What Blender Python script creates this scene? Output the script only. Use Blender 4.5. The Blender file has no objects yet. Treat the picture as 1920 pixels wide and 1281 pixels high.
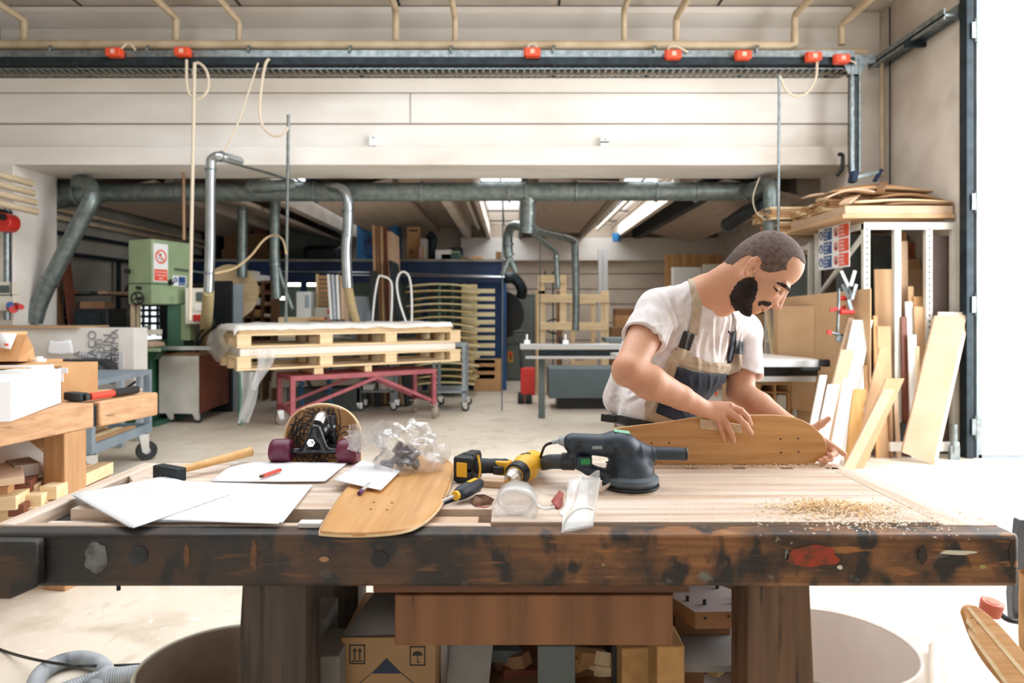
import bpy, math, random
import numpy as np
from mathutils import Matrix, Vector, noise as mn
R=math.radians; V=Vector; PI=math.pi
rnd=random.Random(7)
scene=bpy.context.scene; col=scene.collection
# ---------------------------------------------------------------- camera
CH=1.30; FPX=1280.0
cd=bpy.data.cameras.new('camera'); cam=bpy.data.objects.new('camera',cd); col.objects.link(cam)
cd.sensor_width=36.0; cd.lens=24.0; cd.shift_y=-58.5/1920.0
cam.location=(0,0,CH); cam.rotation_euler=(R(90),0,0)
cd.dof.use_dof=True; cd.dof.focus_distance=1.98; cd.dof.aperture_fstop=3.2
cd.clip_start=.05; cd.clip_end=200
scene.camera=cam
# ---------------------------------------------------------------- sky and daylight
w=bpy.data.worlds.new('sky'); scene.world=w; w.use_nodes=True
bg=w.node_tree.nodes['Background']; bg.inputs[0].default_value=(.93,.97,1,1); bg.inputs[1].default_value=3.0
def area(name,loc,rot,sx,sy,power,colr):
    l=bpy.data.lights.new(name,'AREA'); l.shape='RECTANGLE'; l.size=sx; l.size_y=sy; l.energy=power; l.color=colr
    o=bpy.data.objects.new(name,l); col.objects.link(o); o.location=loc; o.rotation_euler=[R(a) for a in rot]; return o
area('gate_daylight',(5.2,3.6,2.4),(0,82,0),4.2,4.8,490,(.975,.985,1))          # the open gate on the right
area('skylight_daylight',(-.6,3.7,4.75),(0,0,0),6.0,3.7,150,(.94,.97,1))      # roof light over the bench
area('rear_fill_light',(-2.2,-3.8,2.3),(95,0,0),1.6,2.6,16,(1,.96,.92))      # weak fill added behind the camera, through an unseen doorway
area('rear_skylight_daylight',(-.15,10.6,2.93),(0,0,0),.4,4.6,34,(.96,.98,1))
area('rear_skylight_daylight',(1.7,10.6,2.93),(0,0,0),.45,4.6,58,(.96,.98,1))
vs=scene.view_settings; vs.view_transform='Standard'; vs.look='None'; vs.gamma=1; vs.use_curve_mapping=False; vs.exposure=-.36
scene.display_settings.display_device='sRGB'
# ---------------------------------------------------------------- helpers
def P(px,py,Y): return V(((px-960)*Y/FPX, Y, CH+(582-py)*Y/FPX))
def FX(px,Y): return (px-960)*Y/FPX
def ZZ(py,Y): return CH+(582-py)*Y/FPX
I4=Matrix.Identity(4)
def TR(x=0,y=0,z=0,rz=0,rx=0,ry=0): return Matrix.Translation((x,y,z))@Matrix.Rotation(R(rz),4,'Z')@Matrix.Rotation(R(ry),4,'Y')@Matrix.Rotation(R(rx),4,'X')
def face_cam(p): return Matrix.Translation(p)@Matrix(((1,0,0,0),(0,0,-1,0),(0,1,0,0),(0,0,0,1)))   # x right, y up, z towards the viewer
def smooth_path(pts,n=6):
    pts=[V(p) for p in pts]; out=[]
    for i in range(len(pts)-1):
        a=pts[max(i-1,0)]; b=pts[i]; c=pts[i+1]; d=pts[min(i+2,len(pts)-1)]
        for k in range(n):
            t=k/n; out.append(.5*((2*b)+(c-a)*t+(2*a-5*b+4*c-d)*t*t+(3*b-a-3*c+d)*t**3))
    out.append(pts[-1]); return out
class MB:
    def __init__(s,T=None): s.v=[]; s.f=[]; s.T=T if T is not None else I4
    def add(s,vs,fs,T=None):
        M=s.T@T if T is not None else s.T; o=len(s.v)
        s.v+= [tuple(M@V(p)) for p in vs]; s.f+=[tuple(i+o for i in f) for f in fs]; return s
    def box(s,x0,x1,y0,y1,z0,z1,T=None):
        return s.add([(x0,y0,z0),(x1,y0,z0),(x1,y1,z0),(x0,y1,z0),(x0,y0,z1),(x1,y0,z1),(x1,y1,z1),(x0,y1,z1)],
          [(0,3,2,1),(4,5,6,7),(0,1,5,4),(1,2,6,5),(2,3,7,6),(3,0,4,7)],T)
    def bar(s,p0,p1,w,h,up=(0,0,1)):
        p0=V(p0);p1=V(p1);d=(p1-p0); L=d.length; d=d/L; up=V(up)
        if abs(d.dot(up))>.98: up=V((0,1,0))
        a=d.cross(up).normalized(); b=a.cross(d)
        M=Matrix((( d.x,a.x,b.x,p0.x),(d.y,a.y,b.y,p0.y),(d.z,a.z,b.z,p0.z),(0,0,0,1)))
        return s.box(0,L,-w/2,w/2,-h/2,h/2,M)
    def tube(s,pts,r,n=12,smooth=0,cap=True,rs=None):
        pts=[V(p) for p in pts]
        if smooth: pts=smooth_path(pts,smooth)
        m=len(pts); vs=[];fs=[]; up=None
        for i,p in enumerate(pts):
            d=(pts[min(i+1,m-1)]-pts[max(i-1,0)]).normalized()
            if up is None:
                up=V((0,0,1)) if abs(d.z)<.9 else V((0,1,0))
            a=d.cross(up).normalized(); b=a.cross(d).normalized(); up=b
            rr=r if rs is None else rs(i/(m-1))
            for k in range(n):
                t=2*PI*k/n; vs.append(p+a*math.cos(t)*rr+b*math.sin(t)*rr)
        for i in range(m-1):
            for k in range(n): fs.append((i*n+k,i*n+(k+1)%n,(i+1)*n+(k+1)%n,(i+1)*n+k))
        if cap: fs.append(tuple(range(n-1,-1,-1))); fs.append(tuple((m-1)*n+k for k in range(n)))
        return s.add(vs,fs)
    def cyl(s,p0,p1,r0,r1=None,n=20): 
        r1=r0 if r1 is None else r1
        return s.tube([p0,p1],r0,n,rs=lambda t:r0+(r1-r0)*t)
    def prism(s,poly,d,T=None):     # polygon in local xy, thickness d along local z
        n=len(poly); a=sum(poly[i][0]*poly[(i+1)%n][1]-poly[(i+1)%n][0]*poly[i][1] for i in range(n))
        if a<0: poly=poly[::-1]
        vs=[(x,y,0) for x,y in poly]+[(x,y,d) for x,y in poly]
        return s.add(vs,[tuple(range(n-1,-1,-1)),tuple(range(n,2*n))]+[(i,(i+1)%n,n+(i+1)%n,n+i) for i in range(n)],T)
    def lathe(s,prof,T=None,n=32):   # (r,z) profile round local z
        vs=[];fs=[];m=len(prof)
        for r,z in prof:
            for k in range(n): t=2*PI*k/n; vs.append((max(r,1e-4)*math.cos(t),max(r,1e-4)*math.sin(t),z))
        for i in range(m-1):
            for k in range(n): fs.append((i*n+k,i*n+(k+1)%n,(i+1)*n+(k+1)%n,(i+1)*n+k))
        return s.add(vs,fs,T)
    def grid(s,fn,nu,nv,T=None):
        vs=[fn(i/nu,j/nv) for i in range(nu+1) for j in range(nv+1)]
        return s.add(vs,[(i*(nv+1)+j,(i+1)*(nv+1)+j,(i+1)*(nv+1)+j+1,i*(nv+1)+j+1) for i in range(nu) for j in range(nv)],T)
def mkmesh(name,vs,fs,mat,origin_inv=None,ang=40):
    me=bpy.data.meshes.new(name)
    if origin_inv is not None: vs=[origin_inv@V(p) for p in vs]
    me.from_pydata([tuple(p) for p in vs],[],fs); me.validate()
    if mat: me.materials.append(mat)
    me.shade_smooth(); me.set_sharp_from_angle(angle=R(ang)); return me
def setp(o,label=None,cat=None,group=None,kind=None):
    if label: o['label']=label
    if cat: o['category']=cat
    if group: o['group']=group
    if kind: o['kind']=kind
    return o
def mods(o,bv=0,sol=0,sub=0,disp=None):
    if sol: m=o.modifiers.new('thickness','SOLIDIFY'); m.thickness=sol; m.offset=0
    if bv: m=o.modifiers.new('bevel','BEVEL'); m.width=bv; m.segments=2; m.limit_method='ANGLE'; m.angle_limit=R(35)
    if sub: m=o.modifiers.new('subdiv','SUBSURF'); m.levels=sub; m.render_levels=sub
WM={}
def thing(name,label,cat,loc=(0,0,0),rz=0,group=None):
    o=bpy.data.objects.new(name,None); col.objects.link(o); o.empty_display_size=.05
    o.location=loc; o.rotation_euler=(0,0,R(rz)); WM[o]=TR(*loc,rz=rz)
    return setp(o,label,cat,group)
def part(name,mb,mat,parent,bv=0,label=None,kind=None,sol=0,sub=0,ang=40):
    inv=WM[parent].inverted() if parent in WM else I4
    if isinstance(mb,MB): vs,fs=mb.v,mb.f
    else: vs,fs=mb
    o=bpy.data.objects.new(name,mkmesh(name,vs,fs,mat,inv,ang)); col.objects.link(o); o.parent=parent
    WM[o]=WM[parent]; mods(o,bv,sol,sub); return setp(o,label,None,None,kind)
def top(name,mb,mat,label,cat,group=None,bv=0,kind=None,sol=0,sub=0,ang=40):
    if isinstance(mb,MB): vs,fs=mb.v,mb.f
    else: vs,fs=mb
    xs=[p[0] for p in vs]; ys=[p[1] for p in vs]; zs=[p[2] for p in vs]
    O=Matrix.Translation(((min(xs)+max(xs))/2,(min(ys)+max(ys))/2,min(zs)))
    o=bpy.data.objects.new(name,mkmesh(name,vs,fs,mat,O.inverted(),ang)); col.objects.link(o); o.matrix_world=O
    WM[o]=O; mods(o,bv,sol,sub); return setp(o,label,cat,group,kind)
def struct(name,mb,mat,parent=None,bv=0):
    if parent: return part(name,mb,mat,parent,bv)
    o=top(name,mb,mat,None,None,None,bv); o['kind']='structure'; return o
def kids(o): return [c for c in bpy.data.objects if c.parent==o]
def dup(root,M,label,group=None):   # copy of a thing moved by the matrix M
    r=root.copy(); col.objects.link(r); r.matrix_world=M@WM[root]; r['label']=label
    WM[r]=M@WM[root]
    if group: r['group']=group
    for ch in kids(root):
        c=ch.copy(); col.objects.link(c); c.parent=r
        for g in kids(ch):
            d=g.copy(); col.objects.link(d); d.parent=c
    return r
# ---------------------------------------------------------------- materials
MC={}
def lin(c):
    if isinstance(c,str):
        c=[int(c[i:i+2],16)/255 for i in (0,2,4)]
        c=[x/12.92 if x<=.04045 else ((x+.055)/1.055)**2.4 for x in c]
    return (*c[:3],1)
def mat(name,c1,c2=None,rough=.6,metal=0,scale=6,stretch=(1,1,1),lo=.35,hi=.65,bump=0,bscale=None,c3=None,s3=2,lo3=.58,hi3=.66,trans=0,ior=1.45,alpha=1,detail=6,emit=0,sss=0,coat=0,sheen=0):
    if name in MC: return MC[name]
    m=bpy.data.materials.new(name); MC[name]=m; m.use_nodes=True; nt=m.node_tree; N=nt.nodes; L=nt.links
    b=N['Principled BSDF']; b.inputs['Roughness'].default_value=rough; b.inputs['Metallic'].default_value=metal
    b.inputs['Base Color'].default_value=lin(c1)
    if trans: b.inputs['Transmission Weight'].default_value=trans; b.inputs['IOR'].default_value=ior
    if alpha<1: b.inputs['Alpha'].default_value=alpha
    if sss: b.inputs['Subsurface Weight'].default_value=sss; b.inputs['Subsurface Radius'].default_value=(.012,.005,.003); b.inputs['Subsurface Scale'].default_value=1
    if coat: b.inputs['Coat Weight'].default_value=coat
    if sheen: b.inputs['Sheen Weight'].default_value=sheen
    if emit: b.inputs['Emission Color'].default_value=lin(c1); b.inputs['Emission Strength'].default_value=emit
    if c2 or bump or c3:
        tc=N.new('ShaderNodeTexCoord'); mp=N.new('ShaderNodeMapping'); L.new(tc.outputs['Object'],mp.inputs[0]); mp.inputs['Scale'].default_value=stretch
        def nz(sc,d=detail):
            n=N.new('ShaderNodeTexNoise'); n.inputs['Scale'].default_value=sc; n.inputs['Detail'].default_value=d; L.new(mp.outputs[0],n.inputs[0]); return n
        def ramp(src,a,bb):
            r=N.new('ShaderNodeMapRange'); r.inputs[1].default_value=a; r.inputs[2].default_value=bb; L.new(src,r.inputs[0]); return r.outputs[0]
        out=None
        if c2:
            n=nz(scale); mx=N.new('ShaderNodeMix'); mx.data_type='RGBA'; L.new(ramp(n.outputs[0],lo,hi),mx.inputs[0])
            mx.inputs[6].default_value=lin(c1); mx.inputs[7].default_value=lin(c2); out=mx.outputs[2]
        if c3:
            n=nz(s3); mx=N.new('ShaderNodeMix'); mx.data_type='RGBA'; L.new(ramp(n.outputs[0],lo3,hi3),mx.inputs[0])
            if out: L.new(out,mx.inputs[6])
            else: mx.inputs[6].default_value=lin(c1)
            mx.inputs[7].default_value=lin(c3); out=mx.outputs[2]
        if out: L.new(out,b.inputs['Base Color'])
        if bump:
            n=nz(bscale or scale*2); bp=N.new('ShaderNodeBump'); bp.inputs['Strength'].default_value=bump; bp.inputs['Distance'].default_value=.01
            L.new(n.outputs[0],bp.inputs['Height']); L.new(bp.outputs[0],b.inputs['Normal'])
    return m
def wood(name,c1,c2,ax='X',sc=9,rough=.6,bump=.15,c3=None,s3=2,lo3=.58,hi3=.66,coat=0):
    st={'X':(.6,9,9),'Y':(9,.6,9),'Z':(9,9,.6)}[ax]
    return mat(name,c1,c2,rough,0,sc/3,st,.33,.67,bump,sc*1.5,c3,s3,lo3,hi3,detail=8,coat=coat)
def gm(m,colr,nodes=None): return m
# named palette
white_c=mat('painted_concrete','EFEBE6','DAD3CA',.8,scale=1.2,c3='B7AA9B',s3=.7,lo3=.62,hi3=.8,bump=.15,bscale=14,stretch=(.5,1,1.4))
dirty_c=mat('dusty_concrete','D9D0C6','BDB1A4',.85,scale=1.6,c3='8E8074',s3=1.3,lo3=.58,hi3=.8,bump=.2,bscale=10)
steel=mat('galvanised_steel','9BA3A6','7B8588',.38,.85,scale=20); alu=mat('aluminium','C9CDD0',None,.3,.9)
duct_m=mat('galvanised_duct','8C9693','6F7C7C',.42,.7,scale=14); duct_sh=mat('bright_duct','C2C9CC','A9B2B6',.25,.9,scale=5)
dark_st=mat('dark_steel','2C3940','1D272C',.5,.5,scale=9); blk=mat('black_plastic','15181B',None,.45); rub=mat('black_rubber','1B1D1F','2A2A2A',.75,scale=20)
chrome=mat('chrome','DDE0E3',None,.12,1); brass=mat('brass','C79A4A',None,.3,1)
beige=mat('beige_pipe_paint','C9B79B','B09D80',.55,scale=4); white_p=mat('white_plastic','E8E8E6',None,.4); cream=mat('cream_plastic','DDD8C9',None,.5)
orange_p=mat('orange_plastic','E2502C',None,.45); red_p=mat('red_plastic','C22A22',None,.4); red_st=mat('red_painted_steel','A4545A','8E4149',.5,.1,scale=8)
blue_st=mat('blue_painted_steel','1A4C86','123963',.55,scale=3); navy=mat('navy_steel','12305A','0D2344',.6,scale=3); cyan_b=mat('bright_blue_paint','1A6FA8','155C8E',.5,scale=3)
green_m=mat('pale_green_enamel','9DB08C','8BA07B',.45,scale=3,c3='74876A',s3=4,lo3=.66,hi3=.8); green_d=mat('dark_green_enamel','3C6B52','2E5542',.45,scale=3)
grey_p=mat('grey_paint','9AA4AA','87929A',.5,scale=4); grey_d=mat('dark_grey_paint','586160','4A5353',.55,scale=3)
card=mat('cardboard','C59A6C','B78C5F',.85,scale=6); card_d=mat('brown_cardboard','8F6B4C','7F5D40',.85,scale=6); paper=mat('paper','F1F1F4',None,.8)
pine=wood('pine','EDD6AE','DDBE90','X'); pineZ=wood('pine_upright','EDD6AE','DBBB8C','Z'); pineY=wood('pine_lengthwise','E8CFA6','D6B686','Y')
mdf=mat('mdf','C4A07A','B8926B',.75,scale=3); mdf_l=mat('pale_mdf','CBAE93','BF9F82',.75,scale=3); mel=mat('white_melamine','F0EFEB',None,.35); ply=wood('plywood_edge','C79C66','8F6238','X',30)
chip=mat('chipboard_edge','A4844F','7A5E34',.9,scale=60,bump=.3,bscale=80); mahog=mat('brown_board','7A4430','643425',.5,scale=4)
glassy=mat('clear_plastic','F4F6F8',None,.12,trans=.9,ior=1.3); film=mat('plastic_film','F2F2F2',None,.3,trans=.35,alpha=.55,bump=.8,bscale=25)
blackink=mat('black_ink','20242A',None,.7); redink=mat('sign_red','E4573A',None,.5); blueink=mat('sign_blue','1F4C84',None,.5); whiteink=mat('sign_white','EDEEEE',None,.5)
def text(s_,size,T,m,parent,name='lettering',align='LEFT',sx=1):
    c=bpy.data.curves.new(name,'FONT'); c.body=s_; c.size=size; c.align_x=align; c.extrude=.0004
    o=bpy.data.objects.new(name,c); me=bpy.data.meshes.new_from_object(o); bpy.data.objects.remove(o)
    vs=[T@V((v.co.x*sx,v.co.y,v.co.z)) for v in me.vertices]; fs=[tuple(p.vertices) for p in me.polygons]; bpy.data.meshes.remove(me)
    return part(name,(vs,fs),m,parent)
def txt_mb(mb,s_,size,T,align='LEFT',sx=1):
    c=bpy.data.curves.new('t','FONT'); c.body=s_; c.size=size; c.align_x=align; c.extrude=.0004
    o=bpy.data.objects.new('t',c); me=bpy.data.meshes.new_from_object(o); bpy.data.objects.remove(o)
    mb.add([(v.co.x*sx,v.co.y,v.co.z) for v in me.vertices],[tuple(p.vertices) for p in me.polygons],T); bpy.data.meshes.remove(me)
def ring(mb,T,r0,r1,d,n=32,a0=0,a1=360):
    for k in range(n):
        t0=R(a0+(a1-a0)*k/n); t1=R(a0+(a1-a0)*(k+1)/n)
        mb.add([(r*math.cos(t),r*math.sin(t),z) for z in (0,d) for t in (t0,t1) for r in (r0,r1)],[(4,5,7,6),(0,2,3,1),(1,3,7,5),(0,4,6,2)],T)
def disc(mb,T,r,d,n=28): mb.prism([(r*math.cos(2*PI*k/n),r*math.sin(2*PI*k/n)) for k in range(n)],d,T)
# ---------------------------------------------------------------- the room
flr=bpy.data.materials.new('dusty_floor_screed')
def mkfloor():
    m=flr; m.use_nodes=True; nt=m.node_tree; N=nt.nodes; L=nt.links; b=N['Principled BSDF']; b.inputs['Roughness'].default_value=.62
    tc=N.new('ShaderNodeTexCoord')
    def nz(sc,d,st=(1,1,1)):
        mp=N.new('ShaderNodeMapping'); L.new(tc.outputs['Object'],mp.inputs[0]); mp.inputs['Scale'].default_value=st
        n=N.new('ShaderNodeTexNoise'); n.inputs['Scale'].default_value=sc; n.inputs['Detail'].default_value=d; n.inputs['Distortion'].default_value=.6; L.new(mp.outputs[0],n.inputs[0]); return n.outputs[0]
    def mr(s_,a,c):
        r=N.new('ShaderNodeMapRange'); r.inputs[1].default_value=a; r.inputs[2].default_value=c; L.new(s_,r.inputs[0]); return r.outputs[0]
    cur=None
    for i,(f,c) in enumerate([(mr(nz(.7,4),.4,.65),'DDD3C4'),(mr(nz(3,8,(1,1.6,1)),.5,.75),'BFB09C'),(mr(nz(9,8,(1,.4,1)),.62,.8),'B7A792'),(mr(nz(22,6),.64,.74),'EFE8DD')]):
        mx=N.new('ShaderNodeMix'); mx.data_type='RGBA'; L.new(f,mx.inputs[0]); mx.inputs[7].default_value=lin(c)
        if cur: L.new(cur,mx.inputs[6])
        else: mx.inputs[6].default_value=lin('CFC3B2')
        cur=mx.outputs[2]
    L.new(cur,b.inputs['Base Color'])
    bp=N.new('ShaderNodeBump'); bp.inputs['Strength'].default_value=.25; bp.inputs['Distance'].default_value=.01; L.new(nz(14,8),bp.inputs['Height']); L.new(bp.outputs[0],b.inputs['Normal'])
mkfloor()
XL,XR,YB,ZC=-5.6,4.02,13.6,4.56
struct('floor',MB().box(XL-.3,14,-6,YB+.3,-.2,0),flr)
struct('wall_back',MB().box(XL-.2,XR+.2,YB,YB+.2,0,3.4),None).data.materials.append(mat('white_block_wall','D8CABB','C9B9A8',.85,scale=2,c3='9F8E7F',s3=1.5,lo3=.6,hi3=.8,bump=.3))
struct('wall_left',MB().box(XL-.2,XL,-4,YB,0,ZC+.4),mat('grey_plaster','A8A39A','918C82',.85,scale=1.5,c3='7A756C',s3=1.2,lo3=.6,hi3=.8,bump=.2))
struct('wall_right',MB().box(XR,XR+.2,6.1,YB,0,ZC+.4).box(XR,XR+.2,-4,1.0,0,ZC+.4),dirty_c)  # unseen piece on the camera side added to block gate light
struct('wall_front',MB().box(XL-.2,-3.1,-4.2,-4,0,ZC).box(-1.3,XR+.2,-4.2,-4,0,ZC).box(-3.1,-1.3,-4.2,-4,3.7,ZC),white_c)
# grooves and block courses of the back wall
g=MB()
for z in (1.42,1.72,2.02,2.32,1.05,.7): g.box(-.6,XR,YB-.012,YB,z,z+.016)
struct('trim_1',g,mat('brown_joint','8A7D70',None,.9))  # joints in one even darker colour
struct('trim_2',MB().box(-1.0,XR,YB-.25,YB,2.28,2.72),white_c)    # ring beam on the back wall
struct('trim_3',MB().box(-1.1,-.62,YB-.35,YB,0,2.3),white_c)
# front hall ceiling, two bays with the roof light between them
c=MB().box(XL,XR,5.6,7.6,ZC,ZC+.2).box(XL,XR,-4,.8,ZC,ZC+.2).box(XL,-3.7,.8,5.6,ZC,ZC+.2).box(2.5,XR,.8,5.6,ZC,ZC+.2)
struct('ceiling',c,dirty_c)
g=MB()
for x in (-4.6,-2.9,-1.2,.5,2.2,3.75): g.box(x-.012,x+.012,6.2,7.5,ZC-.006,ZC)
struct('trim_4',g,mat('black_joint','2A2522',None,.9))
# precast beam across the hall
prof=[(7.30,2.855),(7.30,3.055),(7.40,3.063),(7.40,3.317),(7.39,3.322),(7.39,3.653),(7.24,3.786),(7.24,3.855),(7.47,3.862),(7.47,4.385),(7.30,4.49),(7.30,ZC+.1),(8.06,ZC+.1),(8.06,2.855)]
MX=Matrix(((0,0,1,0),(1,0,0,0),(0,1,0,0),(0,0,0,1)))   # local (x,y,z)->(y,z,x)
struct('trim_5',MB().prism([(y,z) for y,z in prof],3.64-XL,Matrix.Translation((XL,0,0))@MX),white_c,bv=.008)
jn=mat('dark_joint','7C7066',None,.9)
struct('trim_6',MB().box(XL,3.64,7.385,7.39,3.314,3.325).box(XL,3.64,7.385,7.395,3.648,3.656).box(-1.1,-1.095,7.383,7.392,3.325,3.65).box(XL,3.64,7.296,7.31,4.548,4.56),jn)
struct('trim_7',MB().box(3.64,XR,7.45,8.06,0,ZC),white_c,bv=.01)       # column at the right end
struct('trim_8',MB().box(XL,-5.33,7.3,8.0,0,2.86),white_c,bv=.01)      # column at the left end
# rear bay ceiling: ribs, sloping panels and glazed strips
ZR=2.9
slab=mat('beige_ceiling_panel','C4B2A2','B3A08F',.8,scale=3,stretch=(12,.4,1)); rib=mat('ceiling_rib','D8CCC0','C5B6A6',.8,scale=2)
s=MB()
for x0,x1 in ((XL,-3.0),(-2.55,-.42),(.12,1.42),(1.98,XR)): s.box(x0,x1,8.06,YB,ZR+.05,ZR+.2)
struct('ceiling',s,slab)
def wing(x0,x1,z0,z1): # sloping precast wing between two ribs
    return MB().prism([(x0,z0),(x1,z1),(x1,z1+.05),(x0,z0+.05)],YB-8.5,TR(0,YB-.3,0)@Matrix(((1,0,0,0),(0,0,-1,0),(0,1,0,0),(0,0,0,1))))
n_=20
for a in ((-5.2,-4.3,2.62,2.82),(-4.1,-3.25,2.8,2.6),(-2.4,-1.45,2.62,2.84),(.32,1.3,2.84,2.8),(2.55,3.5,2.84,2.62)):
    struct('trim_%d'%n_,wing(*a),slab); n_+=1
for x,wd in ((-4.25,.1),(-3.05,.14),(-2.5,.12),(-.85,.12),(-.45,.06),(.16,.06),(1.36,.06),(2.04,.08),(2.45,.12),(3.6,.14)):
    struct('trim_%d'%n_,MB().box(x-wd/2,x+wd/2,8.45,YB,ZR-.2,ZR+.06),rib if n_%3 else dark_st); n_+=1
sky_gl=mat('frosted_skylight','FFFFFF',None,.5,trans=1,ior=1.02)
for i,(x0,x1) in enumerate(((-3.0,-2.55),(-.42,.12),(1.42,1.98))):
    o=struct('window_%d'%(i+1),MB().box(x0,x1,8.06,YB,ZR+.1,ZR+.11),sky_gl)
    f=MB(); 
    for k in range(4): f.box(x0,x1,9.0+k*1.3,9.02+k*1.3,ZR+.08,ZR+.1)
    f.box((x0+x1)/2-.008,(x0+x1)/2+.008,8.06,YB,ZR+.08,ZR+.1); part('window_frame',f,dark_st,o)
# yard and gate
struct('ground',MB().box(14,40,-20,30,-.25,-.02).box(XR+.2,14,YB+.3,30,-.25,-.02),mat('yard_concrete','DAD7D0','C8C4BC',.8,scale=1))
d=thing('door_1',None,None,(4.06,6.1,0)); d['kind']='structure'
part('door_panel',MB().box(4.10,6.4,6.02,6.08,.015,5.0),mat('white_gate_panel','FAFAFA',None,.35),d,bv=.004)
part('door_frame',MB().box(4.085,4.13,6.0,6.09,.0,5.0).box(4.1,6.4,6.0,6.018,0,.03),grey_p,d)
part('door_post',MB().box(3.985,4.045,5.98,6.08,0,5.0),dark_st,d)
for z in (.28,1.35,2.25,3.75):
    h=part('hinge',MB().cyl((4.065,5.975,z-.1),(4.065,5.975,z+.1),.018).box(4.02,4.11,5.962,5.972,z-.07,z+.07),steel,d)
# ================================================================ services on the big beam
# roof pipes
def pipe(name,pts,r,m,label,cat,group=None,smooth=0,n=14): return top(name,MB().tube(pts,r,n,smooth),m,label,cat,group)
t=thing('heating_pipe','long beige pipe running along the top of the big white beam','pipe',(0,7.0,ZZ(84,7.0)))
part('pipe_run',MB().tube([P(-80,84,7.0),P(1480,86,7.0)],.048,16).tube([P(1478,86,7.0),P(1490,83,7.0),P(1490,60,7.0)],.04,14),beige,t)
part('pipe_run',MB().tube([P(1300,97,7.12),P(1622,99,7.12)],.045,16),beige,t)
drops=[(45,42,'leftmost'),(330,38,''),(448,45,''),(742,24,''),(853,38,''),(1170,24,''),(1268,40,''),(1490,34,''),(1578,52,'')]
dn=['first beige roof pipe at the far left of the beam','beige roof pipe with a dark bracket behind it, second from the left','slim beige roof pipe third from the left','beige roof pipe above the blank stretch left of the middle, fourth from the left','slender beige roof pipe fifth from the left, near the middle','beige roof pipe sixth from the left, right of the middle orange box','beige roof pipe seventh from the left, above the fourth orange box','beige pipe that bends down into the right end of the long run','rightmost beige roof pipe, next to the right wall']
for i,(x,y,_) in enumerate(drops):
    top_=P(x,y,7.05); r=.03 if i in(2,4,5) else .036
    top('roof_pipe',MB().tube([P(x,84,7.05),top_,top_+V((0,-.03,.03)),V((top_.x,5.4,top_.z+.06))],r,14),beige,dn[i],'pipe','roof pipes dropping to the long beige run',ang=60)
# cable tray
TY=6.95
t=thing('cable_tray','galvanised cable tray running the width of the big beam','cable tray',(0,TY,ZZ(130,TY)))
tr=MB().box(FX(-60,TY),FX(1600,TY),TY-.02,TY-.005,ZZ(108,TY),ZZ(95,TY)).box(FX(-60,TY),FX(1600,TY),TY-.02,TY+.12,ZZ(95,TY)-.002,ZZ(95,TY))
part('side_rail',tr,steel,t)
tr=MB().box(FX(-60,TY),FX(1600,TY),TY-.01,TY+.33,ZZ(118,TY)-.002,ZZ(118,TY)+.004).box(FX(-60,TY),FX(1600,TY),TY-.03,TY-.02,ZZ(122,TY),ZZ(109,TY))
part('perforated_floor',tr,dark_st,t)
m_=MB()
for k in range(130):
    x=FX(-50,TY)+k*.07; m_.box(x,x+.02,TY+.02,TY+.3,ZZ(127,TY),ZZ(127,TY)+.006)
m_.box(FX(-60,TY),FX(1600,TY),TY+.02,TY+.03,ZZ(128,TY),ZZ(126,TY)).box(FX(-60,TY),FX(1600,TY),TY+.29,TY+.30,ZZ(128,TY),ZZ(126,TY)); part('rung_row',m_,steel,t)
for x in (140,310,505,668,855,1040,1222,1402,1572):
    a=P(x-(960-x)*-.0,112,TY); a=V((a.x,TY+.0,a.z)); part('bracket',MB().bar((a.x,7.38,ZZ(137,7.1)),(a.x,TY-.02,ZZ(115,TY)),.03,.035).box(a.x-.015,a.x+.015,7.30,7.4,ZZ(140,7.1),ZZ(108,7.1)),dark_st,t)
for x in (98,280,470,660,850,1042,1232,1424):
    part('hanger',MB().tube([P(x-6,98,TY-.03),P(x-4,88,TY-.04),P(x+2,86,TY+.1)],.012,8,4),steel,t)
top('steel_rail',MB().box(XL,FX(1590,7.15),7.12,7.15,ZZ(140,7.13),ZZ(134,7.13)),mat('dusty_dark_rail','8A7C69','6D6252',.7,scale=5),'thin brown rail running below the cable tray along the beam','rail')
for x,y,l in ((82,84,''),(1330,85,'')): pass
# orange boxes
ol=['orange junction box furthest left on the cable tray','orange junction box second from the left, with a cable loop below','orange junction box at the middle of the cable tray','orange junction box with a short loop of grey cable, fourth from the left','orange junction box fifth from the left on the cable tray','orange junction box with a cable sagging to the thin conduit','orange junction box at the right end of the cable tray']
for i,(x,y,wd) in enumerate(((215,99,27),(343,98,26),(998,99,27),(1262,103,27),(1393,104,27),(1525,107,26),(1578,111,26))):
    c=P(x,y,TY-.07); hw=wd/2*TY/1280
    t=thing('junction_box',ol[i],'junction box',(c.x,c.y,c.z-.045),0,'orange junction boxes on the cable tray')
    part('housing',MB().box(c.x-hw,c.x+hw,c.y-.04,c.y+.05,c.z-.042,c.z+.042),orange_p,t,bv=.008)
    part('cover_label',MB().box(c.x-.02,c.x+.022,c.y-.0445,c.y-.04,c.z-.02,c.z+.022),mat('faded_label','E9B7A4',None,.6),t)
    part('side_lug',MB().box(c.x-hw-.012,c.x-hw,c.y-.02,c.y+.02,c.z-.03,c.z+.045),orange_p,t); part('side_lug',MB().box(c.x+hw,c.x+hw+.01,c.y-.02,c.y+.02,c.z-.03,c.z+.03),orange_p,t)
cabm=mat('beige_cable','D3C6B0',None,.6)
def cable(pts,r,label,Y,m=cabm,cat='cable',group=None,name='cable',sm=6): return top(name,MB().tube([P(a,b,Y if len(q)==0 else q[0]) for a,b,*q in pts],r,8,sm),m,label,cat,group)
cable([(350,112),(350,150),(353,172),(366,186),(382,180),(391,162),(388,135),(376,120),(366,120),(362,140)],.014,'loop of beige cable hanging from the second orange box',6.9)
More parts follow.
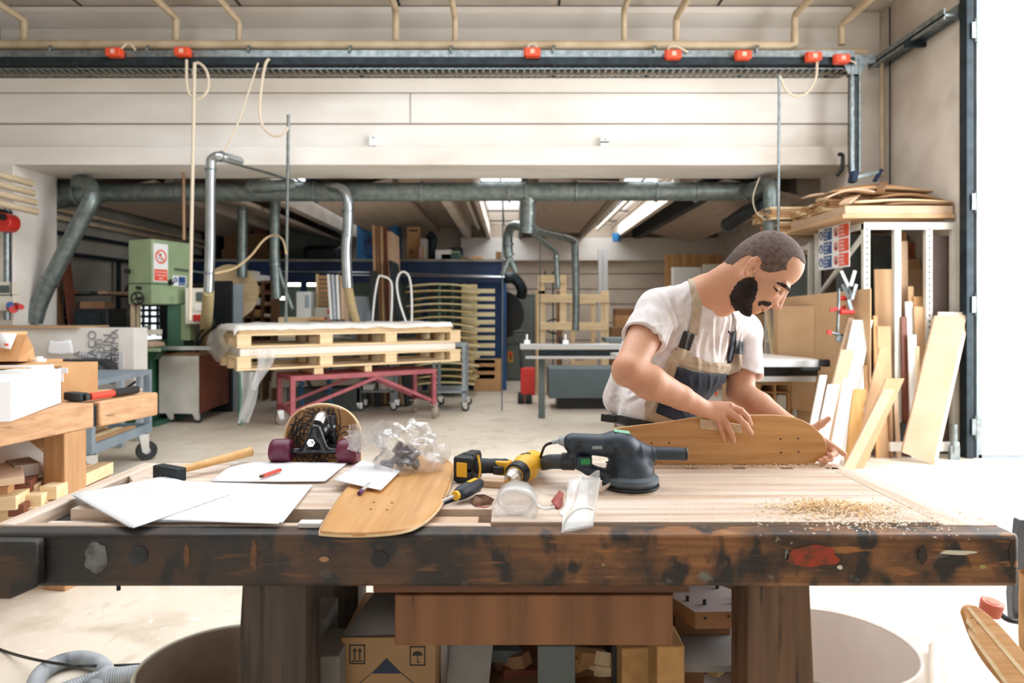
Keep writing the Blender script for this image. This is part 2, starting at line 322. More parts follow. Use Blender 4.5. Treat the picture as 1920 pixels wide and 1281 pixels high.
cable([(505,110),(498,120),(492,150),(487,200),(492,235),(512,254),(530,252),(541,238)],.015,'beige cable drooping from the tray to the cut off conduit',6.9)
cable([(484,118),(470,160),(448,225),(432,262),(420,285)],.009,'thin beige cord running slanting down to the duct elbow',6.9)
cable([(1532,116),(1530,145),(1515,172),(1495,181),(1475,170),(1464,148),(1462,142)],.013,'cable sagging from an orange box to the right hand conduit',6.9)
cable([(227,92),(238,82),(246,84),(254,94)],.010,'short cable arch leaving the leftmost orange box',6.9)
cable([(990,93),(992,84),(1002,83),(1008,93)],.012,'small grey cable handle shape above the middle orange box',6.9)
cable([(1252,96),(1256,88),(1270,88),(1290,98)],.010,'small cable arch above the fourth orange box',6.9)
cable([(1592,113),(1600,116),(1606,120)],.009,'stub of cable entering the tray bend at the right corner',6.9)
# long conduits
def conduit(x,y0,y1,Y,r,label,m,x1=None): top('conduit',MB().cyl(P(x,y0,Y),P(x1 or x,y1,Y),r,n=12),m,label,'conduit')
conduit(365,118,600,6.9,.017,'long pale conduit dropping from the cable loop past the green bandsaw',cabm,356)
top('conduit',MB().cyl(P(541,215,7.0),P(536,603,7.75),.017,n=12),steel,'thin grey conduit with a bare top end in front of the beam','conduit')
conduit(1461,140,470,6.9,.014,'thin grey conduit at the right going down behind the wood stack',steel,1459)
conduit(344,308,450,7.7,.016,'short brown conduit beside the green bandsaw top',mat('brown_conduit','A07F60',None,.6),345)
# right end of the tray: vertical and wall trays
t=thing('cable_tray','perforated cable tray dropping down the white column in the right corner','cable tray',(FX(1598,7.0),7.0,ZZ(325,7.0)))
part('tray_channel',MB().box(FX(1590,7.0),FX(1607,7.0),6.98,7.0,ZZ(325,7),ZZ(112,7)).box(FX(1590,7.0),FX(1592.5,7.0),6.93,7.0,ZZ(325,7),ZZ(112,7)).box(FX(1604.5,7.0),FX(1607,7.0),6.93,7.0,ZZ(325,7),ZZ(112,7)),steel,t)
m_=MB()
for k in range(44):
    y=125+k*4.4
    for x in (1595.5,1601.5): m_.box(FX(x-1.4,7),FX(x+1.4,7),6.976,6.981,ZZ(y+2.6,7),ZZ(y,7))
part('slots',m_,dark_st,t)
part('tray_bend',MB().prism([(FX(a,6.96),ZZ(b,6.96)) for a,b in ((1585,104),(1640,104),(1640,118),(1622,122),(1612,140),(1590,140),(1582,125))],.02,TR(0,6.96,0)@Matrix(((1,0,0,0),(0,0,-1,0),(0,1,0,0),(0,0,0,1)))),steel,t)
t=thing('cable_tray','cable tray climbing along the right hand wall towards the gate','cable tray',(3.9,6.6,3.8))
part('tray_channel',MB().box(3.86,4.0,6.1,7.4,3.93,3.95).box(3.86,3.87,6.1,7.4,3.9,4.0).box(3.99,4.0,6.1,7.4,3.9,4.04),steel,t)
part('bracket',MB().box(3.82,4.02,6.62,6.66,3.86,3.93),dark_st,t)
top('conduit',MB().cyl((3.93,7.25,ZZ(118,7.25)),(3.93,7.25,ZZ(330,7.25)),.022),beige,'beige conduit in the right corner beside the gate wall','conduit')
top('cable',MB().tube([(3.985,7.2,4.5),(3.985,7.2,2.2)],.008,8),blk,'thin black cable straight down the right corner of the wall','cable')
top('cable',MB().tube([P(1572,290,7.2),P(1580,292,7.2),P(1578,318,7.2),P(1568,330,7.22)],.02,10,5),blk,'thick black cable hooking round the right end of the beam','cable')
# cobweb like cracks are left to the surface; small fittings on the beam
for i,(x,y) in enumerate(((700,264),(1133,267))):
    c=P(x,y,7.37); t=thing('wall_sensor',('small white bracket box on the beam left of the middle','small sensor with a black slot on the beam right of the middle')[i],'sensor',(c.x,c.y,c.z-.06))
    part('housing',MB().box(c.x-.045,c.x+.045,c.y-.03,c.y+.025,c.z-.06,c.z+.055),white_p,t,bv=.006)
    if i: part('slot',MB().box(c.x-.045,c.x+.045,c.y-.034,c.y-.03,c.z-.012,c.z+.002),blk,t); part('dome',MB().cyl((c.x,c.y-.01,c.z-.08),(c.x,c.y-.01,c.z-.055),.025,.04),alu,t)
    part('screw',MB().cyl((c.x+.005,c.y-.034,c.z+.025),(c.x+.005,c.y-.03,c.z+.025),.008),blackink,t)
# bar clamp and bracket on top of the wood stack
t=thing('bar_clamp','dark blue bar clamp lying on top of the wood stack at the right','clamp',P(1620,330,6.9))
part('bar',MB().bar(P(1605,333,6.9),P(1652,322,6.9),.03,.03),steel,t); part('jaw',MB().bar(P(1653,318,6.9),P(1640,340,6.9),.04,.03),navy,t); part('jaw',MB().bar(P(1602,322,6.9),P(1598,342,6.9),.05,.1),navy,t)
# ================================================================ dust extraction ducts
def duct(label,pts,r,m=duct_m,collars=(),sm=0,group='dust extraction ducts',name='dust_duct',seams=True,n=20):
    pts=[V(p) for p in pts]; q=smooth_path(pts,sm) if sm else pts
    t=thing(name,label,'duct',pts[-1]if pts[-1].z<pts[0].z else pts[0],0,group)
    part('duct_tube',MB().tube(q,r,n),m,t,ang=60)
    for c in collars:
        i=c[0]; a=pts[i]; d=(pts[i+1]-pts[i]); a=a+d*c[1]; d.normalize()
        part('collar',MB().cyl(a-d*.012,a+d*.012,r*1.16,n=20),steel,t)
    return t
DY=8.2
t=duct('thick main dust duct running horizontally under the big white beam',[P(180,361,DY),P(1430,359,DY)],.112,collars=((0,.12),(0,.33),(0,.49),(0,.62),(0,.645),(0,.72),(0,.84),(0,.9)))
t=duct('short dark duct stub turning into the left end of the main duct',[P(80,372,DY-.2),P(120,365,DY),P(182,361,DY)],.16,sm=4,collars=((1,.5),))
duct('grey duct slanting steeply down at the far left with an elbow on top',[P(147,342,7.9),P(166,346,7.75),P(172,372,7.6),P(150,418,7.6),P(118,480,7.6),P(78,560,7.6),P(64,604,7.6)],.085,collars=((1,.95),(3,.02),(4,.6)),sm=5)
duct('bright vertical duct with a large elbow right of the green bandsaw',[P(540,330,8.1),P(490,315,7.6),P(432,298,7.2),P(412,293,7.1),P(399,298,7.1),P(395,318,7.1),P(394,470,7.1),P(391,548,7.1)],.05,duct_sh,((5,.0),(6,.55),(2,.9)),sm=5)
top('flexible_hose',MB().tube([P(391,546,7.1),P(388,590,7.6),P(384,630,8.3),P(381,652,8.6)],.055,16,4,rs=lambda u:.055+.02*u),mat('yellowed_hose','C9B98C','B5A478',.5,trans=0,scale=9,stretch=(1,1,30)),'yellowish flexible hose below the bright vertical duct','hose')
duct('grey vertical duct second from left behind the bright one',[P(455,372,9),P(455,385,9),P(454,520,9)],.065,duct_m,((1,.1),(1,.8)))
duct('grey vertical duct splitting into a fork above the machines',[P(515,372,8.8),P(515,480,8.8),P(519,560,8.8)],.062,duct_m,((0,.2),(1,.2)))
duct('thin slanting branch of the fork beside the cut off conduit',[P(519,492,8.8),P(530,530,8.8),P(548,580,8.8)],.03,duct_m)
duct('vertical duct with a rounded elbow left of the blue machine',[P(612,352,8.2),P(640,355,7.95),P(652,374,7.9),P(652,430,7.9),P(649,470,7.9),P(652,540,7.9)],.06,duct_sh,((2,.4),(3,.3)),sm=5)
t=duct('conical hose end of the elbowed duct behind the pallet stack',[P(652,535,7.92),P(660,575,8.1),P(668,605,8.3)],.05,mat('tan_hose','BDA77C','A28C64',.55,scale=9,stretch=(1,1,20)),sm=3)
duct('pair of ducts joining into the main duct at its left third',[P(468,352,8.1),P(500,350,8.0),P(552,346,8.12)],.07,duct_m,((0,.2),(1,.7)))
# centre drop with its spider of branches
duct('thick short duct dropping from the main duct in the middle',[P(990,362,8.2),P(990,395,8.25),P(988,436,8.3)],.095,duct_m,((0,.4),(1,.1),(1,.8)))
duct('branch duct curving left and down from the middle drop',[P(985,425,8.3),P(962,424,8.6),P(953,440,8.8),P(953,475,8.8),P(955,482,8.8)],.06,duct_m,((2,.5),(3,.6)),sm=5)
duct('forked duct piece below the left curved branch',[P(955,482,8.8),P(942,515,8.8)],.036); duct('right leg of the forked duct piece, ending above the grey cabinet',[P(955,482,8.8),P(968,512,8.8)],.036)
duct('branch duct running right and dropping behind the pine crate',[P(1000,430,8.3),P(1030,438,9),P(1062,446,9.6),P(1076,455,9.8),P(1078,470,9.8),P(1080,560,9.8),P(1079,620,9.8)],.052,duct_m,((1,.6),(4,.02)),sm=5)
duct('thin duct slanting right then down between the branches',[P(998,436,8.4),P(1024,458,8.8),P(1042,474,9.0),P(1043,490,9.0),P(1046,540,9.0)],.034,duct_m,((2,.5),),sm=3)
duct('ribbed hose curled over the top of the grey cabinet',[P(935,528,11.5),P(950,522,11.4),P(966,524,11.4),P(978,540,11.4),P(978,555,11.5)],.09,dark_st,sm=5)
duct('large elbow duct at the right end of the main duct',[P(1400,362,8.1),P(1425,350,7.9),P(1441,346,7.7),P(1446,362,7.6),P(1446,440,7.6)],.085,duct_m,((3,.4),(0,.1)),sm=5)
duct('dark duct slanting down to the left below the right elbow',[P(1440,385,8.0),P(1400,398,8.6),P(1362,424,9.4)],.09,dark_st,((1,.9),),sm=3)
duct('thin hanging cord like duct wire beside the right elbow',[P(1424,332,7.5),P(1412,370,7.5),P(1418,398,7.5),P(1434,412,7.5)],.006,cabm,sm=5,name='cord',group=None)
top('flexible_hose',MB().tube([P(402,513,7.05),P(440,503,7.3),P(470,480,7.6),P(495,450,7.8),P(515,441,7.8),P(530,450,7.6),P(537,475,7.0)],.012,8,6),mat('tan_tube','C8AE86',None,.6),'thin tan air hose arching between the bright duct and the conduit','hose')
for i,(x,ya,yb,Y) in enumerate(((941,375,770,8.6),(1011,440,743,10.3))):
    top('twine',MB().cyl(P(x+2,ya,Y),P(x,yb,Y),.008,n=8),grey_d,('long thin twine hanging in front of the grey cabinet','thin twine hanging in front of the pine crate')[i],'twine')
# beige pipe rack at the far left
for i in range(4):
    y0=325+i*17; y1=345+i*17.5
    top('wall_pipe',MB().tube([P(-60,y0-14+i*2,6.6),P(66-2*(3-i)+i*1.5,y1,7.2)],.036,12),beige,['topmost thick beige pipe of the rack in the upper left corner','second beige pipe down in the rack in the upper left corner','third beige pipe down in the rack in the upper left corner','lowest thick beige pipe of the rack in the upper left corner'][i],'pipe','thick beige pipes in the upper left corner')
for i,(z,r,m,l) in enumerate(((2.52,.03,beige,'upper beige pipe along the dim left wall'),(2.42,.03,beige,'lower beige pipe along the dim left wall'),(2.24,.025,dark_st,'dark pipe with clips along the dim left wall'))):
    top('wall_pipe',MB().tube([(XL+.12,8.05,z),(XL+.12,13.4,z)],r,12),m,l,'pipe','pipes along the left wall')
# left column gear
LY=7.28
t=thing('cable_reel','red and black cable reel on the left column','reel',P(14,440,LY))
c=P(12,418,LY-.12)
part('drum',MB().cyl(c+V((0,-.08,0)),c+V((0,.08,0)),.1,n=28),red_p,t,bv=.01); part('bracket',MB().box(c.x-.1,c.x-.02,c.y-.06,c.y+.12,c.z-.06,c.z+.14),blk,t,bv=.01); part('cap',MB().cyl(c+V((.03,-.1,.05)),c+V((.03,-.08,.05)),.035),blk,t)
top('conduit',MB().cyl(P(13,392,LY-.05),P(13,600,LY-.05),.03),steel,'steel conduit running down the left column behind the reel','conduit')
top('cable',MB().tube([P(20,436,LY-.15),P(21,520,LY-.15),P(21,556,LY-.15)],.006,8),blk,'thin black cable hanging from the red reel','cable')
t=thing('socket_panel','cream electrical panel with red and blue sockets on the left column','electrical panel',P(16,582,LY))
part('panel_box',MB().box(*[FX(v,LY) for v in(-20,39)],LY-.14,LY-.02,ZZ(553,LY),ZZ(530,LY)).box(*[FX(v,LY) for v in(-20,42)],LY-.12,LY-.02,ZZ(583,LY),ZZ(555,LY)),cream,t,bv=.006)
part('display_window',MB().box(*[FX(v,LY) for v in(14,36)],LY-.146,LY-.14,ZZ(550,LY),ZZ(536,LY)),grey_d,t)
part('socket',MB().cyl(P(19,575,LY-.12),P(19,572,LY-.22),.035),blueink,t); part('socket',MB().cyl(P(20,578,LY-.12),P(26,580,LY-.2),.04),red_p,t); part('socket',MB().cyl(P(30,572,LY-.12),P(40,576,LY-.2),.028),red_p,t)
# ================================================================ shelves against the left wall
t=thing('wall_rack','dark metal rack frame against the dim left wall','rack',(-5.35,9.4,0))
f=MB()
for y in (8.4,9.5,10.7):
    f.box(-5.5,-5.45,y-.02,y+.02,0,2.02); 
f.box(-5.5,-5.45,8.4,10.7,1.97,2.02)
for z in (.4,.8,1.2,1.5): f.box(-5.5,-4.95,8.4,8.44,z-.02,z).box(-5.5,-4.95,10.66,10.7,z-.02,z).box(-5.5,-4.95,9.5,9.54,z-.02,z)
part('rack_frame',f,dark_st,t)
bl=['long grey board on the left wall rack, lowest arm','brown board on the left wall rack, second arm','dark board on the left wall rack, third arm','long board on the top arm of the left wall rack']
for i,z in enumerate((.4,.8,1.2,1.5)):
    for k in range(3):
        top('board',MB().box(-5.42+k*.16,-5.3+k*.16,8.2+.1*k,10.9-.15*k,z,z+.035),(grey_d,mdf,mahog,card_d)[(i+k)%4],bl[i]+(', innermost',', middle one',', outermost')[k],'board','boards stored on the left wall rack')
top('bicycle_saddle_frame',MB().tube([(-5.1,9.0,1.56),(-4.95,8.9,1.66),(-5.0,9.5,1.72),(-5.2,9.5,1.62),(-5.1,9.0,1.56)],.012,8,5),blk,'small black wire loop lying on the left wall rack','wire loop')
t=thing('speaker_cabinet','black box cabinet standing beside the left wall rack','cabinet',(-4.9,7.9,0))
part('body',MB().box(-5.05,-4.65,7.85,8.25,.0,1.32),blk,t,bv=.01); part('panel',MB().box(-5.0,-4.72,7.84,7.85,.75,1.26),dark_st,t)
top('offcut',MB().box(-5.0,-4.72,7.9,8.1,1.32,1.40),card_d,'brown offcut lying on top of the black box cabinet','offcut')
for i,(x,w_) in enumerate(((-5.48,.1),(-5.33,.14))):
    top('board',MB().bar((x+.25,8.1,0),(x,8.15,2.0-.1*i),w_,.03,(1,0,0)),(card_d,mahog)[i],('tall brown board leaning beside the left column','dark narrow board leaning beside the slanting duct')[i],'board')
# ================================================================ long white panel pack and its stand at the left
t=thing('panel_pack','long pack of white panels standing on edge behind the left bench','panel pack',(-4.4,7.0,.25))
part('panels',MB().box(-5.5,FX(252,6.9),6.9,7.15,.42,ZZ(615,6.9)),mat('white_wrapped_panel','E4E0DA','D3CDC5',.6,scale=2),t,bv=.004)
part('top_sheet',MB().box(-5.5,FX(150,6.9),6.85,7.4,ZZ(615,6.9)+.001,ZZ(612,6.9)),mdf,t)
part('printed_film',MB().box(FX(150,6.9),FX(232,6.9),6.893,6.9,.3,ZZ(660,6.9)),mat('grey_printed_film','CFCFD0','C0C0C4',.5,scale=4),t)
def vtxt(s_,px,py,Y,size): 
    p=P(px,py,Y); T=Matrix.Translation(p)@Matrix(((0,-1,0,0),(0,0,-1,0),(1,0,0,0),(0,0,0,1))); txt_mb(tm,s_,size,T)
tm=MB()
for s_,px,py,sz in (('UTIN',210,682,.13),('NACO',180,686,.12),('SCHEI',192,684,.1),('HERMA',222,684,.11),('LITTN',210,720,.12),('SCHIEN',222,722,.11),('SCHEI',190,720,.1),('TA',150,682,.1),('SE',165,682,.1)): vtxt(s_,px,py,6.888,sz)
part('lettering',tm,mat('faded_grey_print','77777E',None,.7),t)
top('paper_sheet',MB().grid(lambda u,v:P(94+u*42,637+v*26+3*math.sin(3*u),6.85)-V((0,.02+.03*math.sin(3*u+v*2),0)),8,6),paper,'white sheet of paper hanging on the long white panel pack','paper',sol=.001)
t=thing('work_table','grey framed low table with a worn wooden top behind the left bench','table',(-4.0,6.6,0))
part('tabletop',MB().box(-4.9,-3.65,6.40,6.82,.68,.71),wood('worn_top','C6A27C','9C7B5B','X'),t)
for x,y in ((-4.85,6.42),(-3.72,6.42),(-4.85,6.75),(-3.72,6.75)): part('leg',MB().box(x,x+.05,y,y+.05,0,.68),grey_p,t)
part('brace',MB().bar((-4.3,6.77,.62),(-3.7,6.77,.2),.02,.02).bar((-3.7,6.79,.62),(-4.3,6.79,.2),.02,.02),dark_st,t)
for i in range(5):
    top('bent_plywood_strip',MB().grid(lambda u,v:V((-4.4+i*.09+.14*math.sin(PI/2*u),6.76-.3*v,.711+.11*math.cos(PI/2*u))),8,2),blk,['black bent strip nearest the boxes on the low table','second black bent strip on the low table','third black bent strip on the low table','fourth black bent strip on the low table','fifth black bent strip, nearest the green bandsaw'][i],'strip','black bent strips on the low table',sol=.008)
# ================================================================ caster and cart parts
def caster(parent,x,y,z,r,ang=0,wm=None):
    M=TR(x,y,0,ang)
    c=part('caster',MB(M).box(-.035,.035,-.045,.045,z-.008,z).prism([(-.04,z),(.04,z),(.012+.03,r-.01),(.02,r-.02),(-.01,r-.01)],.006,TR(0,.022,0,0,90)).prism([(-.04,z),(.04,z),(.042,r-.01),(.02,r-.02),(-.01,r-.01)],.006,TR(0,-.016,0,0,90)),chrome,parent)
    mw=MB(M).cyl((.025,-.016,r),(.025,.016,r),r,n=24); o=bpy.data.objects.new('wheel',mkmesh('wheel',mw.v,mw.f,wm or rub,WM[parent].inverted(),50)); col.objects.link(o); o.parent=c; WM[o]=WM[parent]; mods(o,.004)
    mw=MB(M).cyl((.025,-.02,r),(.025,.02,r),r*.35,n=16); o=bpy.data.objects.new('hub',mkmesh('hub',mw.v,mw.f,steel,WM[parent].inverted(),50)); col.objects.link(o); o.parent=c; WM[o]=WM[parent]
# green bandsaw
SY=8.0
t=thing('bandsaw','pale green bandsaw with a round red prohibition sign on its head','bandsaw',(FX(300,SY),SY,0))
# head: front-left face and right side, seen at an angle
def gx(px,Y): return FX(px,Y)
A=(FX(240,7.75),7.75); B=(FX(285,7.6),7.6); Cc=(FX(358,8.15),8.15)
def hexa(pts,z0,z1): 
    return MB().prism(pts,z1-z0,Matrix.Translation((0,0,z0)))
bx_=(A[0]+.35,8.45); 
hd=MB(); zt=[ZZ(449,7.75),ZZ(449,7.6),ZZ(464,8.15)]
zb=[ZZ(612,7.75)+.22,ZZ(570,7.6),ZZ(572,8.15)]
ptsb=[A,B,Cc,bx_]; 
ztop=ZZ(449,7.68); zbot=ZZ(571,7.7)
vs_=[(p[0],p[1],zbot) for p in ptsb]+[(p[0],p[1],ztop if i!=2 else ztop) for i,p in enumerate(ptsb)]
hd.add(vs_,[(0,3,2,1),(4,5,6,7),(0,1,5,4),(1,2,6,5),(2,3,7,6),(3,0,4,7)])
part('upper_housing',hd,green_m,t,bv=.015)
part('housing_seam',MB().bar((A[0]-.002,A[1]-.004,ZZ(531,A[1])),(B[0],B[1]-.004,ZZ(532,B[1])),.006,.01).bar((B[0]+.002,B[1]-.004,ZZ(532,B[1])),(Cc[0],Cc[1]-.008,ZZ(532,B[1])),.006,.01),green_d,t)
part('column',MB().prism([(FX(313,7.95),7.95),(FX(345,8.0),8.0),(FX(364,8.3),8.3),(FX(335,8.5),8.5)],zbot-.80,TR(0,0,.80)).box(FX(280,8.2),FX(330,8.2),8.15,8.34,.80,.95),green_d,t,bv=.01)
part('column_cover',MB().box(FX(345,8.05),FX(362,8.05),7.98,8.1,.95,zbot),green_m,t)
part('lower_housing',MB().box(FX(235,7.9),FX(296,7.9),7.75,8.35,.05,.80),green_d,t,bv=.015)
part('base_plate',MB().box(FX(196,7.7),FX(300,7.7),7.6,8.4,0,.05),green_d,t)
part('saw_table',MB().box(FX(178,7.5),FX(302,7.5),7.4,8.1,ZZ(659,7.45),ZZ(652,7.45)),green_d,t,bv=.005)
part('table_front_rail',MB().box(FX(168,7.4),FX(302,7.4),7.36,7.4,ZZ(659,7.4),ZZ(653,7.4)),green_m,t)
part('fence',MB().box(FX(300,7.45),FX(392,7.45),7.5,7.56,ZZ(657,7.45),ZZ(650,7.45)),alu,t)
part('trunnion',MB().prism([(FX(250,7.6),ZZ(659,7.6)),(FX(290,7.6),ZZ(659,7.6)),(FX(280,7.6),ZZ(676,7.6)),(FX(262,7.6),ZZ(676,7.6))],.2,TR(0,7.9,0)@Matrix(((1,0,0,0),(0,0,-1,0),(0,1,0,0),(0,0,0,1)))),green_d,t)
part('blade_guard',MB().box(FX(246,7.62),FX(259,7.62),7.6,7.68,ZZ(620,7.62),ZZ(568,7.62)),mat('dull_beige_metal','B5A387','8F8068',.5,scale=9),t,bv=.004)
part('blade_guide',MB().box(FX(250,7.6),FX(266,7.6),7.56,7.7,ZZ(628,7.6),ZZ(619,7.6)).cyl(P(262,622,7.6),P(262,622,7.5),.02).cyl(P(272,614,7.65),P(282,614,7.65),.02),steel,t)
part('blade',MB().box(FX(254,7.6),FX(256,7.6),7.6,7.603,ZZ(652,7.6),ZZ(570,7.6)),steel,t)
part('guide_bar',MB().box(FX(262,7.65),FX(300,7.65),7.66,7.7,ZZ(628,7.65),ZZ(618,7.65)),cream,t)
hw=part('handwheel',MB(face_cam(P(264,560,7.64))).tube([(.068*math.cos(a*PI/12),.068*math.sin(a*PI/12),.07) for a in range(25)],.011,10,cap=False).cyl((0,0,0),(0,0,.09),.018).bar((-.06,-.02,.07),(.06,.02,.07),.014,.01).bar((-.02,.06,.07),(.02,-.06,.07),.014,.01),blk,t)
part('tension_knob',MB(face_cam(P(262,540,7.66))).cyl((0,0,0),(0,0,.05),.022),blk,t); part('side_latch',MB(face_cam(P(241,509,7.74))).cyl((0,0,-.01),(0,0,.05),.03),blk,t)
part('star_knob',MB(face_cam(P(325,530,7.88))).cyl((0,0,0),(0,0,.07),.012).bar((-.03,.02,.07),(.03,-.02,.07),.018,.018).bar((.01,.035,.07),(-.01,-.035,.07),.018,.018),blk,t)
# signs on the slanted side face
sx=V((Cc[0]-B[0],Cc[1]-B[1],0)).normalized(); sn=V((sx.y,-sx.x,0)); 
def side_T(px,py):  # point on the side face plane seen at that pixel
    d=V(((px-960)/1280,1,(582-py)/1280)); b0=V((B[0],B[1],0)); k=(b0.dot(sn))/(d.dot(sn)); p=V((0,0,CH))+d*k+sn*.004
    return Matrix(((sx.x,0,sn.x,p.x),(sx.y,0,sn.y,p.y),(0,1,0,p.z),(0,0,0,1)))
Ts=side_T(287,528)
W_=(side_T(314,528).translation-Ts.translation).length; H_=.43
sg=part('prohibition_sign',MB(Ts).box(0,W_,0,H_,0,.004),whiteink,t)
def sub(name,mb,m,parentpart,root):
    o=bpy.data.objects.new(name,mkmesh(name,mb.v,mb.f,m,WM[root].inverted(),40)); col.objects.link(o); o.parent=parentpart; WM[o]=WM[root]; return o
rg=MB(Ts@TR(W_/2,H_*.66,.004)); ring(rg,I4,.062,.08,.003,32); rg.bar((-.05,.05,.002),(.05,-.05,.002),.014,.003,(0,0,1)); sub('red_ring',rg,redink,sg,t)
gl=MB(Ts@TR(W_/2,H_*.66,.004)); ring(gl,TR(-.005,-.005,0),.022,.028,.002,20,60,330); gl.prism([(0,.045),(.012,.015),(-.012,.015)],.002).box(.004,.014,-.055,-.04,0,.002); sub('flame_and_lighter',gl,blackink,sg,t)
sub('red_panel',MB(Ts@TR(.01,.012,.004)).box(0,W_-.02,0,H_*.30,0,.002),redink,sg,t)
tm=MB(); 
for i,l in enumerate(('VIETATO FUMARE','E USARE FIAMME','LIBERE')): txt_mb(tm,l,.026,Ts@TR(W_/2,.1-.035*i,.0065),'CENTER',.8)
sub('lettering',tm,whiteink,sg,t)
Tb=side_T(323,536); wb=(side_T(348,536).translation-Tb.translation).length
sg=part('safety_label',MB(Tb).box(0,wb,0,.12,0,.004),whiteink,t); sub('blue_panel',MB(Tb@TR(wb*.42,.035,.004)).box(0,wb*.52,0,.075,0,.002),blueink,sg,t); sub('blue_panel',MB(Tb@TR(wb*.42,.01,.004)).box(0,wb*.52,0,.02,0,.002),blueink,sg,t); rg=MB(Tb@TR(wb*.2,.07,.004)); ring(rg,I4,.012,.03,.002,20); sub('blue_ring',rg,blueink,sg,t)
part('rail_handle',MB().tube([side_T(325,505).translation+sn*.02,side_T(360,509).translation+sn*.02,P(395,513,8.0)],.012,8),steel,t)
# control box
cb=part('control_box',MB().prism([(FX(347,7.9),7.9),(FX(386,7.95),7.95),(FX(386,8.1),8.1),(FX(350,8.1),8.1)],ZZ(540,7.9)-ZZ(608,7.9),Matrix.Translation((0,0,ZZ(608,7.9)))),cream,t,bv=.008)
sub('display_window',MB().box(FX(368,7.92),FX(384,7.92),7.915,7.93,ZZ(565,7.92),ZZ(548,7.92)),grey_d,cb,t)
for k in range(3): sub('switch_dial',MB(face_cam(P(370+k*7,580,7.93))).cyl((0,0,0),(0,0,.025),.02),white_p,cb,t)
for k in range(4): sub('red_connector',MB(face_cam(P(369+k*8,594,7.93))).cyl((0,0,0),(0,0,.05),.026).cyl((.01,-.02,.05),(.02,-.04,.1),.018),red_p,cb,t)
part('power_lead',MB().tube([P(388,598,7.85),P(400,600,7.85),P(398,615,7.85),P(380,632,7.95),P(372,650,8.0),P(370,680,8.1)],.014,8,5).tube([P(380,600,7.85),P(390,612,7.85),P(372,630,7.95),P(366,690,8.1)],.012,8,5),blk,t)
# bright barred opening seen through the saw throat
t=thing('louvre_grille','dark slotted grille with a glowing panel for daylight behind it, seen through the bandsaw throat','grille',P(284,620,10.2))
m_=MB(); Yg=9.2
for y in (570,579.5,591,604,618): m_.box(FX(258,Yg),FX(303,Yg),Yg,Yg+.03,ZZ(y+5,Yg),ZZ(y,Yg))
for x in (266,278,293,299): m_.box(FX(x,Yg),FX(x+3.5,Yg),Yg-.003,Yg+.03,ZZ(630,Yg),ZZ(570,Yg))
m_.box(FX(303,Yg),FX(330,Yg),Yg,Yg+.03,0,ZZ(560,Yg)).box(FX(245,Yg),FX(260,Yg),Yg,Yg+.03,0,ZZ(565,Yg))
part('grille_bars',m_,blk,t); part('glow_panel',MB().box(FX(258,Yg),FX(303,Yg),Yg+.05,Yg+.06,0,ZZ(568,Yg)),mat('daylight_glow','F4FBFF',None,.5,emit=1.6),t)  # the panel glows by itself to imitate daylight behind the bars
# workpieces on the saw table
top('curved_offcut',MB().grid(lambda u,v:P(165+u*60,644+4*math.sin(u*2.2),7.42)+V((0,v*.15,.015)),10,2),ply,'thin curved offcut on the bandsaw table','offcut',sol=.008)
top('offcut',MB().prism([(0,0),(.16,0),(.14,.05),(.05,.07),(0,.03)],.3,TR(FX(258,7.5),7.8,ZZ(652,7.45),0,90)),mdf_l,'rounded pale offcut lying beside the bandsaw blade','offcut',bv=.01)
# white and brown box cart
t=thing('box_cart','white fronted brown box cart on casters beside the bandsaw','cart',(FX(370,7.9),8.1,0))
c0=V((FX(299,7.85),7.85,0)); c1=V((FX(373,7.8),7.8,0)); c2=V((FX(446,9.1),9.1,0)); c3=c0+(c2-c1)
zt_=ZZ(668,7.8); zb_=ZZ(776,7.8)
m_=MB().prism([(c0.x,c0.y),(c1.x,c1.y),(c2.x,c2.y),(c3.x,c3.y)],zt_-zb_,Matrix.Translation((0,0,zb_))); part('box_body',m_,mahog,t,bv=.006)
d_=(c1-c0).normalized(); part('white_front',MB().bar(c0+V((0,-.006,(zt_+zb_)/2)),c1+V((0,-.006,(zt_+zb_)/2)),.012,zt_-zb_),mat('scuffed_white_paint','DAD8D0','C2BFB5',.6,scale=3),t)
part('top_lip',MB().prism([(c0.x-.01,c0.y-.01),(c1.x+.01,c1.y-.01),(c2.x+.01,c2.y),(c3.x,c3.y)],.03,Matrix.Translation((0,0,zt_))),card_d,t)
for p in (c0+V((.08,.08,0)),c1+V((-.07,.08,0)),c2+V((-.1,-.1,0)),c3+V((.05,-.05,0))): caster(t,p.x,p.y,zb_,.05,20)
# ================================================================ pallet stack on the red trolley
an=32.8; PT=TR(-2.82,7.0,0,an); LP=2.6; WP=1.0
def pallet(z,label):
    t=thing('pallet',label,'pallet',(-2.82,7.0,z),an,'wooden pallets on the red trolley')
    for k in range(7): 
        y0=k*.145; part('deck_board',MB(PT).box(0,LP,y0,y0+.125,z+.125,z+.145),pine,t)
    for xi in (0,.86,1.62,2.46):
        part('cross_board',MB(PT).box(xi,xi+.14,0,WP-.005,z+.104,z+.1245),pineY,t)
        for yi in (0,.43,.86): part('block',MB(PT).box(xi,xi+.14,yi,yi+.135,z+.0205,z+.1035),pine,t,bv=.003)
    for yi in (0,.43,.86): part('bottom_board',MB(PT).box(0,LP,yi,yi+.13,z,z+.02),pine,t)
    return t
zb=.675
pallet(zb,'lower wooden pallet of the two stacked on the red trolley')
t=thing('sheet_bundle','flat bundle of wrapped pale sheets between the two pallets','bundle',(-2.82,7.0,zb+.146),an)
part('sheets',MB(PT).box(.03,LP-.06,.02,WP-.02,zb+.146,zb+.235),mat('wrapped_pale_sheets','EDE5DA','DDD2C4',.45,scale=3,stretch=(.4,1,8)),t,bv=.006)
pallet(zb+.2355,'upper wooden pallet of the two stacked on the red trolley')
